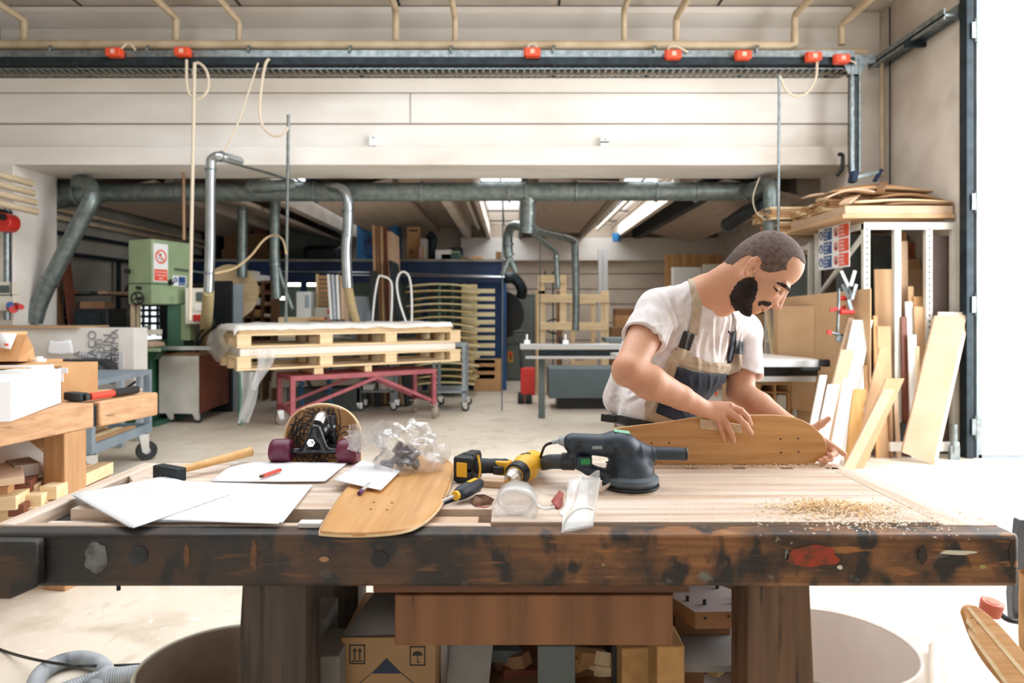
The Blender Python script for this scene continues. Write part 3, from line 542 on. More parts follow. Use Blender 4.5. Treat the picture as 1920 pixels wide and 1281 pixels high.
t=thing('sheet_bundle','pale wood sheets under rumpled white film on the upper pallet','bundle',(-2.82,7.0,zb+.382),an)
part('sheets',MB(PT).box(.02,LP-.1,.02,WP-.02,zb+.382,zb+.46),pine,t,bv=.004)
def wr(u,v): 
    n=mn.noise(V((u*9,v*4,1)))*.02+mn.noise(V((u*30,v*10,4)))*.008
    return V((-.03+u*(LP-.05),-.03+v*(WP+.04),zb+.475+n-(.05 if v<.02 or v>.98 else 0)-(.06 if u<.01 or u>.99 else 0)))
part('film_cover',MB(PT).grid(wr,70,16),mat('white_film','F6F2EC',None,.4,bump=.6,bscale=12),t,ang=80)
# torn film hanging at the left end
def drape(label,fn,nu=16,nv=22): return top('torn_film',MB().grid(fn,nu,nv),film,label,'plastic film',ang=80)
drape('loose sheet of torn clear film hanging off the left corner of the pallets',lambda u,v:PT@V((-.04-.12*math.sin(PI*v)*(.6+.4*u)+.02*mn.noise(V((u*6,v*6,0))),.1+u*.75,zb+.46-v*.42*(.5+.5*u)+.02*mn.noise(V((u*5,v*9,3))))))
drape('rag of torn clear film drooping over the front of the lower pallet',lambda u,v:PT@V((.16+u*.22*(1-v*.75)+.03*math.sin(v*5),-.035-.02*math.sin(u*9+v*3)-.015,zb+.22-v*.42)))
drape('long strip of clear film hanging from the left pallet corner towards the floor',lambda u,v:PT@V((.02+u*.18*(1-v*.4)+.03*math.sin(v*4),-.02+.03*math.sin(u*8+v*4),zb-.01-v*.52)))
top('hanging_tool',MB(PT).cyl((.03,-.0,zb-.02),(.03,-.0,.3),.012).cyl((.03,-.0,.3),(.03,-.0,.12),.02),green_d,'thin rod with a green handle hanging below the left pallet corner','rod')
top('timber_bearer',MB(PT).box(.8,.9,.02,.9,zb-.075,zb-.001),pineY,'short timber bearer under the pallets, left one','timber'); top('timber_bearer',MB(PT).box(1.38,1.46,.02,.9,zb-.075,zb-.001),pineY,'short timber bearer under the pallets, right one','timber')
t=thing('trolley','dusty red steel trolley on big casters under the pallets','trolley',(-2.35,7.25,0),an)
CT=TR(-2.35,7.25,0,an); L_,W_=1.72,.6; zt=zb-.078
f=MB(CT)
part('top_frame',f.box(0,L_,0,.05,zt-.05,zt).box(0,L_,W_-.05,W_,zt-.05,zt).box(0,.05,.05,W_-.05,zt-.05,zt).box(L_-.05,L_,.05,W_-.05,zt-.05,zt).box(.05,L_-.05,.05,W_-.05,zt-.01,zt-.002),red_st,t)
for x,y in ((0,0),(L_-.05,0),(0,W_-.05),(L_-.05,W_-.05)): part('leg',MB(CT).box(x,x+.05,y,y+.05,.17,zt-.05),red_st,t)
part('side_rail',MB(CT).box(0,.05,.05,W_-.05,.2,.24),red_st,t); part('side_rail',MB(CT).box(L_-.05,L_,.05,W_-.05,.2,.24),red_st,t)
for y in (.025,W_-.025):
    part('truss_bar',MB(CT).bar((.05,y,.22),(L_*.57,y,zt-.06),.025,.035),red_st,t); part('truss_bar',MB(CT).bar((L_*.57,y,zt-.06),(L_-.05,y,.22),.025,.035),red_st,t)
for x,y,a in ((.03,.02,0),(L_-.02,.02,30),(.03,W_-.02,10),(L_-.03,W_-.02,40)):
    q=CT@V((x,y,0)); caster(t,q.x,q.y,.17,.075,a+an,mat('brown_wheel','8E7F72',None,.5))
# ================================================================ trolleys and bits behind the pallets
def cart(label,x0,x1,y0,y1,z,r,items=()):
    t=thing('service_trolley',label,'trolley',(x0,y0,0))
    part('top_shelf',MB().box(x0,x1,y0,y1,z-.03,z),grey_p,t); part('low_shelf',MB().box(x0,x1,y0,y1,.24,.26),grey_p,t)
    for x in (x0,x1-.04):
        for y in (y0,y1-.04): part('leg',MB().box(x,x+.04,y,y+.04,r*2+.02,z-.03),grey_p,t); caster(t,x+.02,y+.02,r*2+.02,r,30)
    return t
cart('grey trolley with paint tubs behind the red trolley',-2.0,-1.53,8.8,9.15,.75,.045)
cart('grey trolley at the right end of the pallet stack',-1.02,-.6,8.75,9.4,.86,.05)
tub=top('paint_tub',MB().cyl((-1.66,8.98,.261),(-1.66,8.98,.56),.1),white_p,'white paint tub standing on the grey trolley','tub'); top('paint_tray',MB().box(-1.94,-1.8,8.85,9.1,.261,.34),white_p,'low white box with drips on the grey trolley','box',bv=.01)
for i,(x,l) in enumerate(((565,'left coiled blue air hose hanging behind the red trolley'),(618,'right coiled blue air hose hanging behind the red trolley'))):
    p=P(x,700,8.3); top('air_hose',MB().tube([p+V((.03*math.cos(k*.8),.03*math.sin(k*.8),.25-k*.008)) for k in range(62)]+[p+V((.02,0,-.4)),p+V((.1,0,-.5))],.012,6),cyan_b,l,'hose')
# grey machines behind the pallets
t=thing('edge_sander','grey machine with sloping body seen below the pallets','machine',(-2.6,9.6,0))
part('body',MB().prism([(FX(528,9.2),.3),(FX(690,9.2),.35),(FX(665,9.2),.95),(FX(545,9.2),.95)],.3,TR(0,9.05,0)@Matrix(((1,0,0,0),(0,0,-1,0),(0,1,0,0),(0,0,0,1)))),mat('warm_grey_enamel','B3ADA2','A39C91',.5,scale=3),t,bv=.01)
part('base',MB().box(FX(560,9.3),FX(690,9.3),8.8,9.05,0,.3),grey_d,t); part('fan_ring',MB(face_cam(P(598,712,8.74))).tube([(.14*math.cos(a*PI/12),.14*math.sin(a*PI/12),0) for a in range(25)],.02,8,cap=False),blk,t)
t=thing('control_cabinet','white and grey control cabinet with orange labels behind the pallets','cabinet',(-2.9,9.2,0))
part('body',MB().box(FX(581,9.3),FX(632,9.3),9.3,9.8,.0,ZZ(577,9.3)),cream,t,bv=.01)
part('orange_label',MB().box(FX(614,9.3),FX(619,9.3),9.293,9.3,ZZ(589,9.3),ZZ(579,9.3)).box(FX(618,9.3),FX(630,9.3),9.293,9.3,ZZ(604,9.3),ZZ(593,9.3)),redink,t); part('knob_row',MB(face_cam(P(611,597,9.3))).cyl((0,0,0),(0,0,.03),.018),red_p,t)
t=thing('control_tower','slim white control tower with a grey display','control panel',(-3.0,9.1,0))
part('body',MB().box(FX(555,9.1),FX(582,9.1),9.1,9.4,0,ZZ(547,9.1)),mat('light_grey_enamel','C9CBC8',None,.4),t,bv=.01); part('display',MB().box(FX(573,9.1),FX(580,9.1),9.09,9.1,ZZ(577,9.1),ZZ(553,9.1)),grey_p,t)
t=thing('dust_collector','small grey dust bin machine behind the pallets','machine',P(676,600,9.4))
part('drum',MB().cyl((FX(676,9.5),9.6,.0),(FX(676,9.5),9.6,ZZ(583,9.5)),.17,n=28),grey_p,t); part('hood',MB().prism([(-.15,0),(.15,0),(.1,.2),(-.1,.2)],.3,TR(FX(673,9.5),9.75,ZZ(583,9.5))@Matrix(((1,0,0,0),(0,0,-1,0),(0,1,0,0),(0,0,0,1)))),grey_p,t)
for i in range(4):
    a=P(627+i*7,605,9.0); b=P(621+i*8,521+i,9.25); top('wrapped_panel',MB().bar(a,b,.03,.24,(0,1,.2)),(mel,mat('foil_wrapped_panel','D5DBE2','AEB7C2',.35,scale=14,bump=.5),mel,mdf_l)[i],['first white foil wrapped panel from the left leaning behind the pallets','crinkled foil wrapped panel leaning, second from the left','third leaning white panel behind the pallets','fourth leaning panel with a pale brown print behind the pallets'][i],'panel','wrapped panels leaning behind the pallets')
t=thing('slatted_crate_side','slatted wooden crate panel standing in front of the blue booth','crate',P(612,575,10.0))
for k in range(7): part('slat',MB().box(FX(595,10),FX(634,10),10.0,10.02,ZZ(574-k*8.5,10),ZZ(567.5-k*8.5,10)),card,t)
part('frame_side',MB().box(FX(593,10),FX(596.5,10),9.98,10.04,0,ZZ(514,10)),pineZ,t); part('frame_side',MB().box(FX(633,10),FX(636,10),9.98,10.04,0,ZZ(514,10)),pineZ,t)
top('wooden_box',MB().box(FX(522,9),FX(578,9),9,9.3,ZZ(604,9)-.5,ZZ(595,9)),pine,'pale wooden box just above the pallet film','box'); 
top('cardboard_tube',MB().cyl(P(583,598,8.9),P(608,600,8.9),.03),card,'short cardboard tube lying above the pallet film','tube')
# round table top and black panels with shelving
t=thing('pigeonhole_shelf','brown pigeonhole shelf filled with small boxes','shelf',(-4.0,9.8,0))
x0,x1=FX(456,9.8),FX(510,9.8); zt_=ZZ(527,9.8)
m_=MB().box(x0,x1,10.05,10.07,.7,zt_).box(x0-.02,x0,9.75,10.07,0,zt_).box(x1,x1+.02,9.75,10.07,0,zt_).box(x0+.13,x0+.145,9.78,10.05,0,zt_).box(x0+.27,x0+.285,9.78,10.05,0,zt_)
for k in range(6): m_.box(x0,x1,9.78,10.05,zt_-.02-.17*k,zt_-.17*k)
part('carcass',m_,card_d,t)
k=0
for r in range(4):
    for c_ in range(3):
        k+=1; top('small_box',MB().box(x0+.02+c_*.14,x0+.11+c_*.14,9.8,9.95,zt_-.19-.17*r+.001,zt_-.19-.17*r+.06+.03*((k*7)%3)),(card,white_p,mdf,mahog)[k%4],'small box in row %s, %s column of the pigeonhole shelf'%(('top','second','third','lowest')[r],('left','middle','right')[c_]),'box','small boxes in the pigeonhole shelf')
for i,(a,b,y0,y1) in enumerate(((427,478,508,518),(430,472,518,528),(476,497,516,530),(496,506,526,533))):
    top('paper_stack',MB().box(FX(a,9.85),FX(b,9.85),9.8,10.05,ZZ(y1,9.85)-.0,ZZ(y0,9.85)-.002),(mat('aged_paper','CFC8B8','B9B0A0',.8,scale=6,stretch=(1,1,20)),)*3+(mahog,) and ((cream,mat('aged_paper','CFC8B8','B9B0A0',.8,scale=6,stretch=(1,1,20)),white_p,mahog)[i]),['upper flat white stack on top of the pigeonhole shelf','lower flat stack on top of the pigeonhole shelf','white carton on top of the pigeonhole shelf','small brown block on top of the pigeonhole shelf'][i],'stack')
t=thing('round_tabletop','round pale wooden disc standing behind black panels','disc',P(430,600,8.9))
part('disc',MB(TR(FX(432,9.1),9.1,ZZ(548,9.1),0,90)@TR(0,0,-.03)).lathe([(0,0),(.37,0),(.37,.03),(0,.03)],None,48),pine,t)
top('black_board',MB().box(FX(396,8.8),FX(437,8.8),8.75,8.8,.0,ZZ(527,8.8)),blk,'large black panel standing right of the bandsaw','panel')
top('grey_board',MB().box(FX(437,8.85),FX(455,8.85),8.82,8.86,.0,ZZ(532,8.85)),grey_p,'narrow grey panel beside the large black panel','panel')
# ================================================================ blue booth with its loft
BY=11.0
t=thing('spray_booth','dark blue steel booth with a loft deck across the back','booth',(-2.5,BY,0))
part('fascia_beam',MB().box(FX(330,BY),FX(945,BY),BY,BY+.08,ZZ(530,BY),ZZ(491,BY)),navy,t)
part('deck',MB().box(FX(330,BY),FX(945,BY),BY-.06,YB-.4,ZZ(491,BY),ZZ(486.5,BY)),mat('dusty_loft_deck','8F8C84','6F6C66',.7,scale=3),t)
for x in (340,460,560,705,790,940): part('post',MB().box(FX(x,BY),FX(x,BY)+.08,BY+.1,BY+.18,0,ZZ(530,BY)),blue_st,t)
part('side_panel',MB().box(FX(872,11.2),FX(946,11.2),11.25,11.3,.0,ZZ(530,11.2)),blue_st,t)
part('rear_panel',MB().box(-5.2,FX(520,12.6),12.6,12.65,0,2.0),navy,t); part('inner_wall',MB().box(FX(520,12.6),FX(870,12.6),12.6,12.65,0,2.0),mat('grey_green_wall','7F8C84','6E7B74',.7,scale=2),t)
part('handrail',MB().tube([P(520,509,10.9),P(700,511,10.9),P(945,519,10.9)],.012,8),alu,t)
part('handrail',MB().tube([P(650,516,10.85),P(946,520,10.85)],.010,8),alu,t)
for i,(x0,x1,y) in enumerate(((537,594,533.5),(578,596,559),(509,514,559),(527,540,559))):
    o=thing('tube_lamp',['long lit fluorescent tube inside the blue booth','short lit lamp lower in the booth','small round lit lamp left in the booth','small lit lamp between the ducts in the booth'][i],'lamp',P(x0,y,11.8)); part('diffuser',MB().box(FX(x0,11.8),FX(x1,11.8),11.75,11.8,ZZ(y+3.2,11.8),ZZ(y-2.5,11.8)),mat('lit_tube','FFF8E8',None,.5,emit=9),o)
# back of the loft: near black sheet painting its dim shade, then the green wall
top('loft_backdrop',MB().box(-5.3,FX(540,12.9),12.9,12.95,2.1,2.9),mat('near_black_shade','1C2226','151A1D',.8,scale=3),'near black sheet standing in for the shade at the back left of the loft','partition')
top('loft_backdrop',MB().box(FX(540,12.9),FX(650,12.9),12.9,12.95,2.1,2.9),mat('grey_green_wall','7F8C84'),'dull green partition wall behind the dark loft','partition')
top('loft_machine',MB().box(FX(567,12),FX(640,12),12,12.5,2.131,ZZ(460,12)),blk,'long black rounded machine lying on the loft','machine',bv=.08)
for i,(a,b,y0,y1,m) in enumerate(((420,500,438,468,card_d),(415,520,468,487,card_d),(385,410,415,487,blk),(475,500,425,438,mahog))):
    top('dark_carton',MB().box(FX(a,12.2),FX(b,12.2),12.2,12.6,ZZ(487,12.2) if i not in(0,3) else ZZ((468,0,0,438)[i],12.2)+.001,ZZ(y0,12.2)),m,['wide brown carton on top of another in the dark part of the loft','long low carton on the dark part of the loft','tall black bag on the left of the loft','small reddish carton topmost of the dark loft pile'][i],'box')
# blue filter machine with white cap
t=thing('filter_machine','bright blue extractor machine with a white stepped cap on the loft','machine',(FX(710,11.6),11.6,2.13))
zd=ZZ(486.5,BY)+.001
part('body',MB().box(FX(671,11.6),FX(746,11.6),11.5,12.0,zd,ZZ(416,11.6)),cyan_b,t,bv=.01)
part('lid_band',MB().box(FX(669,11.6),FX(747,11.6),11.48,12.02,ZZ(418,11.6),ZZ(405,11.6)),cyan_b,t,bv=.01)
part('cap_step',MB().prism([(FX(675,11.6),ZZ(405,11.6)),(FX(745,11.6),ZZ(405,11.6)),(FX(741,11.6),ZZ(390,11.6)),(FX(678,11.6),ZZ(390,11.6))],.5,TR(0,12.0,0)@Matrix(((1,0,0,0),(0,0,-1,0),(0,1,0,0),(0,0,0,1)))),white_p,t)
part('cap',MB().box(FX(688,11.6),FX(731,11.6),11.55,11.95,ZZ(390,11.6),ZZ(372,11.6)),white_p,t)
part('motor',MB().cyl(P(700,456,11.5),P(700,456,11.25),.12,n=24).box(FX(684,11.4),FX(709,11.4),11.3,11.5,ZZ(480,11.4),ZZ(450,11.4)),blue_st,t); part('motor_fan_cover',MB().cyl(P(700,452,11.25),P(700,452,11.2),.09),navy,t)
t=thing('tall_carton','tall cardboard carton with printed lines standing on the loft','box',(FX(775,11.4),11.4,zd))
part('carton',MB().box(FX(763,11.4),FX(787,11.4),11.4,11.6,zd,ZZ(425,11.4)),card,t)
part('printing',MB().box(FX(767,11.4),FX(783,11.4),11.396,11.4,ZZ(434,11.4),ZZ(431,11.4)).box(FX(768,11.4),FX(774,11.4),11.396,11.4,ZZ(470,11.4),ZZ(468,11.4)).box(FX(768,11.4),FX(776,11.4),11.396,11.4,ZZ(475,11.4),ZZ(473,11.4)).box(FX(768,11.4),FX(780,11.4),11.396,11.4,ZZ(500,11.4),ZZ(497,11.4)),blackink,t)
loft=[('plastic_bag',790,802,430,470,film,'clear plastic bag standing by the tall carton on the loft'),('yellow_bottle',793,798,470,497,mat('yellow_plastic','E2B33C',None,.4),'yellow bottle on the loft beside the tall carton'),('pink_bottle',787,792,472,497,mat('pink_plastic','C98A96',None,.4),'pinkish bottle on the loft beside the yellow bottle'),('white_carton',818,848,478,497,white_p,'white carton with a tan top on the loft'),('green_crate',828,865,502,514,green_d,'green crate on the loft deck'),('green_crate',842,862,498,502,green_m,'lighter green lid on the green crate'),('wood_offcut',865,880,511,518,card_d,'brown offcut right of the green crate'),('wood_offcut',885,905,511,518,card,'pale offcut right of the brown one on the loft'),('small_carton',930,940,501,517,card_d,'small brown carton at the right end of the loft'),('black_bag',840,866,472,500,blk,'black bag right of the white carton on the loft')]
for n,a,b,y0,y1,m,l in loft: 
    z0=zd if n!='green_crate' or m is green_d else zd+.111
    h=(y1-y0)*11.3/1280; top(n,MB().box(FX(a,11.3),FX(b,11.3),11.15 if n!='black_bag' else 11.6,11.4 if n!='black_bag' else 11.8,z0,z0+h),m,l,'loft item',bv=.012)
top('extractor_hose',MB().tube([P(803,440,11.7),P(812,450,11.7),P(808,480,11.7),P(815,505,11.7)],.08,14,5),dark_st,'thick dark hose standing on the loft behind the cartons','hose')
top('rail_bracket',MB().tube([P(782,518,11.05),P(782,497,11.05),P(815,518,11.05)],.012,6),blue_st,'blue triangular rail bracket on the loft edge','bracket')
top('rail_bracket',MB().tube([P(865,500,11.05),P(880,514,11.05)],.012,6),blue_st,'short blue slanted rail at the right of the loft','bracket')
# ================================================================ leaning tall boards
for i in range(5):
    b=P(722+i*7,606,9.6); a=P(706+i*7.2,426+i*1.5+(6 if i==4 else 0),9.8)
    top('tall_board',MB().bar((b.x,9.4,.0),(a.x,9.9,a.z),.035 if i<4 else .05,.3,(.25,1,0)),(mdf,card_d,mdf,mahog,mdf_l)[i],['leftmost tall board of the leaning row behind the pallets','second tall board from the left, darker brown, in the leaning row','third tall board in the leaning row behind the pallets','fourth tall board, dark reddish, in the leaning row','rightmost and widest tall board of the leaning row'][i],'board','tall boards leaning behind the pallets')
top('black_slab',MB().bar((FX(768,9.3),9.3,0),P(738,492,9.6),.03,.3,(.2,1,0)),dark_st,'dark slab leaning right of the tall boards','slab')
for i,x in enumerate((697,704)): top('black_rail',MB().bar((FX(x+8,9.2),9.2,0),P(x,508,9.3),.05,.06),blk,('left black rail standing among the leaning boards','right black rail standing among the leaning boards')[i],'rail')
for i,(a,b,c_) in enumerate(((698,715,735),(746,757,772))):
    q=[P(a,606,9.0),P(a+4,560,9.0),P(b-6 if i==0 else b-14,522 if i==0 else 516,9.0),P(b+2,518 if i==0 else 511,9.0),P(c_-2 if i==0 else c_-6,528,9.0),P(c_,560,9.0),P(c_-2,607,9.0)]
    if i==1: q=[P(763,608,9.0),P(750,570,9.0),P(744,535,9.0),P(748,515,9.0),P(758,510,9.0),P(768,522,9.0),P(772,560,9.0),P(772,607,9.0)]
    top('hose_arch',MB().tube(q,.014,8,5),white_p,('left white hose bent in an arch above the pallets','right white hose bent in an arch above the pallets')[i],'hose')
# ================================================================ green drying rack with wood strips
RY=10.2
t=thing('drying_rack','green steel drying rack full of thin wood strips','rack',(-1.0,RY,0))
for x in (822,832,846,855): part('upright',MB().box(FX(x,RY),FX(x,RY)+.035,RY+(.0 if x<830 else .5 if x<840 else .1 if x<850 else .6),RY+.04+(.0 if x<830 else .5 if x<840 else .1 if x<850 else .6),0,ZZ(530,RY)),green_d,t)
part('base_rail',MB().box(FX(810,RY),FX(870,RY),RY,RY+.04,.08,.12).box(FX(810,RY),FX(870,RY),RY+.6,RY+.64,.08,.12),green_d,t)
pw=wood('drying_strip','DDC795','C0A56E','X'); pw2=wood('drying_strip_pale','E9DDB5','D3C295','X')
words=('top','second','third','fourth','fifth','sixth','seventh','eighth','ninth','tenth','eleventh','twelfth','thirteenth','fourteenth','fifteenth','sixteenth')
for k in range(16):
    z=ZZ(536,RY)-.098*k
    part('arm_row',MB().box(FX(818,RY),FX(862,RY),RY-.02,RY+.62,z-.006,z),green_d,t)
    for j in range(2):
        xa=-1.6+.12*rnd.random()+(.1 if k>9 else 0); xb=-.62+.14*rnd.random()
        sg_=.012+.02*rnd.random(); tl=(rnd.random()-.5)*.03
        top('drying_strip',MB().grid(lambda u,v:V((xa+(xb-xa)*u,RY-.04+.3*j+.2*v,z+.008+.018-sg_*abs(2*u-1)**2*1.2+tl*(u-.5)+.03*(abs(2*u-1)**2)*(-.5))),8,1),pw if (k+j)%3 else pw2,'thin strip on the %s level of the green rack, %s one'%(words[k],('front','rear')[j]),'wood strip','thin strips on the green drying rack',sol=.022)
t=thing('slat_pallet','upright pale slatted panel behind the drying rack','panel',(FX(880,11),10.9,0))
for k in range(12): part('slat',MB().box(FX(862,11)+.0,FX(928,11),10.95,10.97,.2+k*.125,.27+k*.125),pw2,t)
part('backing',MB().box(FX(864,11),FX(895,11),10.99,11.0,.15,1.72),pw2,t)
top('low_crate',MB().box(FX(890,11.3),FX(940,11.3),10.95,11.15,.0,ZZ(673,11)),card,'low tan wooden crate standing on the floor beside the grey cabinet','crate',bv=.01)
top('disc_blade_cover',MB(TR(FX(937,11.8),11.8,ZZ(590,11.8),0,90)@TR(0,0,-.05)).lathe([(0,0),(.42,0),(.42,.06),(0,.06)],None,40),blk,'tall dark wheel guard beside the grey cabinet','guard')
# ================================================================ grey cabinet
CY=12.6
t=thing('electric_cabinet','tall grey electric cabinet with a yellow hazard label','cabinet',(FX(974,CY),CY,0))
part('body',MB().box(FX(946,CY),FX(1004,CY),CY,CY+.45,.0,ZZ(552,CY)),grey_d,t,bv=.01)
part('door',MB().box(FX(950,CY),FX(1000,CY),CY-.012,CY,ZZ(645,CY),ZZ(557,CY)),mat('cabinet_door_grey','6C746D','626A63',.5,scale=3),t,bv=.004)
part('door',MB().box(FX(950,CY),FX(1000,CY),CY-.012,CY,.04,ZZ(648,CY)),mat('cabinet_door_grey','6C746D'),t,bv=.004)
part('lock',MB().cyl(P(953,600,CY),P(953,600,CY-.05),.02),blk,t)
lb=part('hazard_label',MB().box(FX(952,CY),FX(962,CY),CY-.016,CY-.012,ZZ(679,CY),ZZ(659,CY)),mat('yellow_label','E3B04B',None,.5),t)
sub('red_square',MB().box(FX(953,CY),FX(961,CY),CY-.019,CY-.016,ZZ(668,CY),ZZ(660,CY)),redink,lb,t); sub('bolt_mark',MB(face_cam(P(957,673,CY-.017))).prism([(-.01,.05),(.03,.05),(.01,.01),(.03,.01),(-.02,-.05),(-.005,-.005),(-.025,-.005)],.002),blackink,lb,t)
# pallet truck handle + red base
t=thing('pallet_truck','red hand pallet truck with a black loop handle','pallet truck',(FX(985,9.6),9.6,0))
HYy=9.5
part('handle_loop',MB().tube([P(963,632,HYy),P(963,624,HYy),P(968,622,HYy),P(986,622,HYy),P(990,626,HYy),P(990,634,HYy),P(984,645,HYy),P(968,642,HYy),P(963,634,HYy)],.014,8,4),blk,t); part('shaft',MB().bar(P(975,645,HYy),P(978,700,HYy),.05,.05),blk,t)
part('chassis',MB().box(FX(976,HYy),FX(1003,HYy),HYy-.05,HYy+.15,.12,ZZ(690,HYy)),red_p,t,bv=.01); part('fork',MB().box(FX(980,HYy),FX(998,HYy),HYy+.15,HYy+1.1,.1,.15),red_p,t)
for x in (975,990): part('wheel',MB().cyl((FX(x,HYy)-.03,HYy,.08),(FX(x,HYy)+.05,HYy,.08),.08),rub,t)
# ================================================================ pine crate frames
def crate(label,xa,xb,Y,zt,rails,mid=None,wd=.15):
    t=thing('crate_frame',label,'crate',(FX((xa+xb)/2,Y),Y,0))
    for x in (xa,xb): part('upright',MB().box(FX(x,Y),FX(x,Y)+wd*.8,Y,Y+.04,0,zt),pineZ,t,bv=.003)
    for z in rails: part('cross_rail',MB().box(FX(xa,Y)+.01,FX(xb,Y)+wd*.8-.01,Y-.03,Y,z,z+wd*.8),pine,t,bv=.003)
    return t
t=crate('pale pine crate frame standing on end, front one',1008,1127,10.4,1.60,(.05,.62,1.0,1.42))
part('side_board',MB().box(FX(1006,10.4),FX(1006,10.4)+.03,10.44,11.1,0,1.6),pineZ,t)
part('top_rail',MB().box(FX(1010,10.4),FX(1060,10.4),10.37,10.4,1.72,1.84).box(FX(1050,10.4),FX(1062,10.4),10.4,10.44,1.1,1.84).box(FX(1009,10.4),FX(1022,10.4),10.4,10.44,1.55,1.84),pine,t)
t=crate('second pine crate frame behind the front one',1070,1108,11.1,1.52,(.4,.62,1.0,1.4),wd=.09)
part('brace',MB().bar(P(1084,550,11.08),P(1108,568,11.08),.03,.03),pineZ,t)
top('brown_post',MB().box(FX(1044,11.4),FX(1054,11.4),11.4,11.5,0,1.62),card_d,'brown post seen through the pine crate frame','post')
top('dark_coil',MB(face_cam(P(1040,612,11.6))).tube([(.16*math.cos(a*.5),.12*math.sin(a*.5),.002*a) for a in range(40)],.015,8),blk,'dark coiled hose seen through the pine crate frame','coil')
for i,x in enumerate((1022,1037)): top('thin_rod',MB().cyl(P(x,524,10.6),P(x,509,10.6),.012).cyl((FX(x,10.6),10.6,0),P(x,524,10.6),.010),dark_st,('left dark rod rising behind the pine crate','right dark rod rising behind the pine crate')[i],'rod')
t=thing('metal_profile','tall pair of galvanised profiles standing behind the crate frame','metal profile',(FX(1131,11.2),11.2,0))
part('profile',MB().box(FX(1122,11.2),FX(1130,11.2),11.2,11.25,0,ZZ(468,11.2)),alu,t); part('profile',MB().box(FX(1131,11.2),FX(1140,11.2),11.22,11.27,0,ZZ(468,11.2)),alu,t)
# cartons behind the man
for i,(a,b,y0,y1,Y,m) in enumerate(((1154,1190,579,604,11.95,card_d),(1155,1200,592,625,11.5,card),(1146,1196,614,650,11.05,card_d))):
    top('cardboard_box',MB().box(FX(a,Y),FX(b,Y),Y,Y+.4 if i else Y+.3,.0 if i==2 else .0,ZZ(y0,Y)),m,['reddish open carton behind the worker, furthest back','tan carton behind the worker, middle one','dark carton behind the worker, nearest'][i],'box')
top('blue_bucket',MB().cyl(P(1156,453,12.8),P(1156,438,12.8),.07,.085),cyan_b,'blue bucket hanging below the rear skylight','bucket')
top('ceiling_light_fitting',MB().bar((1.62,8.8,2.84),(1.62,13.0,2.84),.05,.05),cream,'pale lamp fitting running under the right skylight','lamp')
top('ceiling_light_fitting',MB().bar((-.62,9.0,2.84),(-.62,12.8,2.84),.05,.05),cream,'pale lamp fitting running left of the middle skylight','lamp')
# ================================================================ sliding table saw
t=thing('table_saw','long sliding table saw with a dark grey body behind the worker','table saw',(1.5,8.6,0))
SY_=8.6
part('rail',MB().box(FX(975,8.0),FX(1175,8.0),7.95,8.1,ZZ(655,8),ZZ(645,8)),alu,t,bv=.004)
part('lower_rail',MB().box(FX(985,8.1),FX(1175,8.1),8.0,8.06,ZZ(673,8),ZZ(668,8)),alu,t); part('dark_rail',MB().box(FX(1010,8.1),FX(1175,8.1),8.06,8.14,ZZ(668,8),ZZ(657,8)),dark_st,t)
part('body',MB().box(FX(1028,9.0),2.1,8.9,9.5,.15,ZZ(690,9)),mat('machine_blue_grey','5E6E72','526064',.5,scale=3),t,bv=.01)
part('leg',MB().box(FX(1010,8.2),FX(1022,8.2),8.2,8.3,.0,ZZ(670,8.2)),grey_d,t); part('plinth',MB().box(.6,2.1,9.0,9.45,0,.15),blk,t)
for x in (988,1060): part('stop_block',MB().box(FX(x-5,8),FX(x+6,8),7.98,8.06,ZZ(645,8),ZZ(638,8)).cyl(P(x,638,8.02),P(x,627,8.02),.012),white_p,t)
part('clamp_knob',MB().cyl(P(1051,645,8.02),P(1051,636,8.02),.02).cyl(P(1051,636,8.02),P(1051,633,8.02),.03),blk,t)
part('rear_table',MB().box(FX(1135,7.0),FX(1180,7.0),6.95,7.3,ZZ(642,7),ZZ(634,7)),grey_d,t)
part('table_top',MB().prism([(FX(1170,6.5),7.4),(FX(1170,6.5),6.3),(FX(1538,6.3),6.3),(FX(1538,6.3),6.55),(FX(1440,7.0),7.4)],.045,Matrix.Translation((0,0,ZZ(684,6.3)))),mel,t,bv=.003)
part('edge_profile',MB().box(FX(1380,6.28),FX(1540,6.28),6.27,6.31,ZZ(688,6.28),ZZ(676,6.28)),alu,t)
part('end_stop',MB().box(FX(1537,6.28),FX(1551,6.28),6.22,6.3,ZZ(687,6.28),ZZ(674,6.28)).box(FX(1500,6.28),FX(1535,6.28),6.24,6.3,ZZ(694,6.28),ZZ(688,6.28)),blk,t)
part('support_arm',MB().box(FX(1420,6.5),FX(1530,6.5),6.5,6.55,ZZ(716,6.5),ZZ(706,6.5)),alu,t); part('undercarriage',MB().box(FX(1415,6.7),FX(1475,6.7),6.6,6.9,ZZ(704,6.7),ZZ(690,6.7)).box(FX(1478,6.7),FX(1535,6.7),6.65,6.9,ZZ(704,6.7),ZZ(690,6.7)),blk,t,bv=.01)
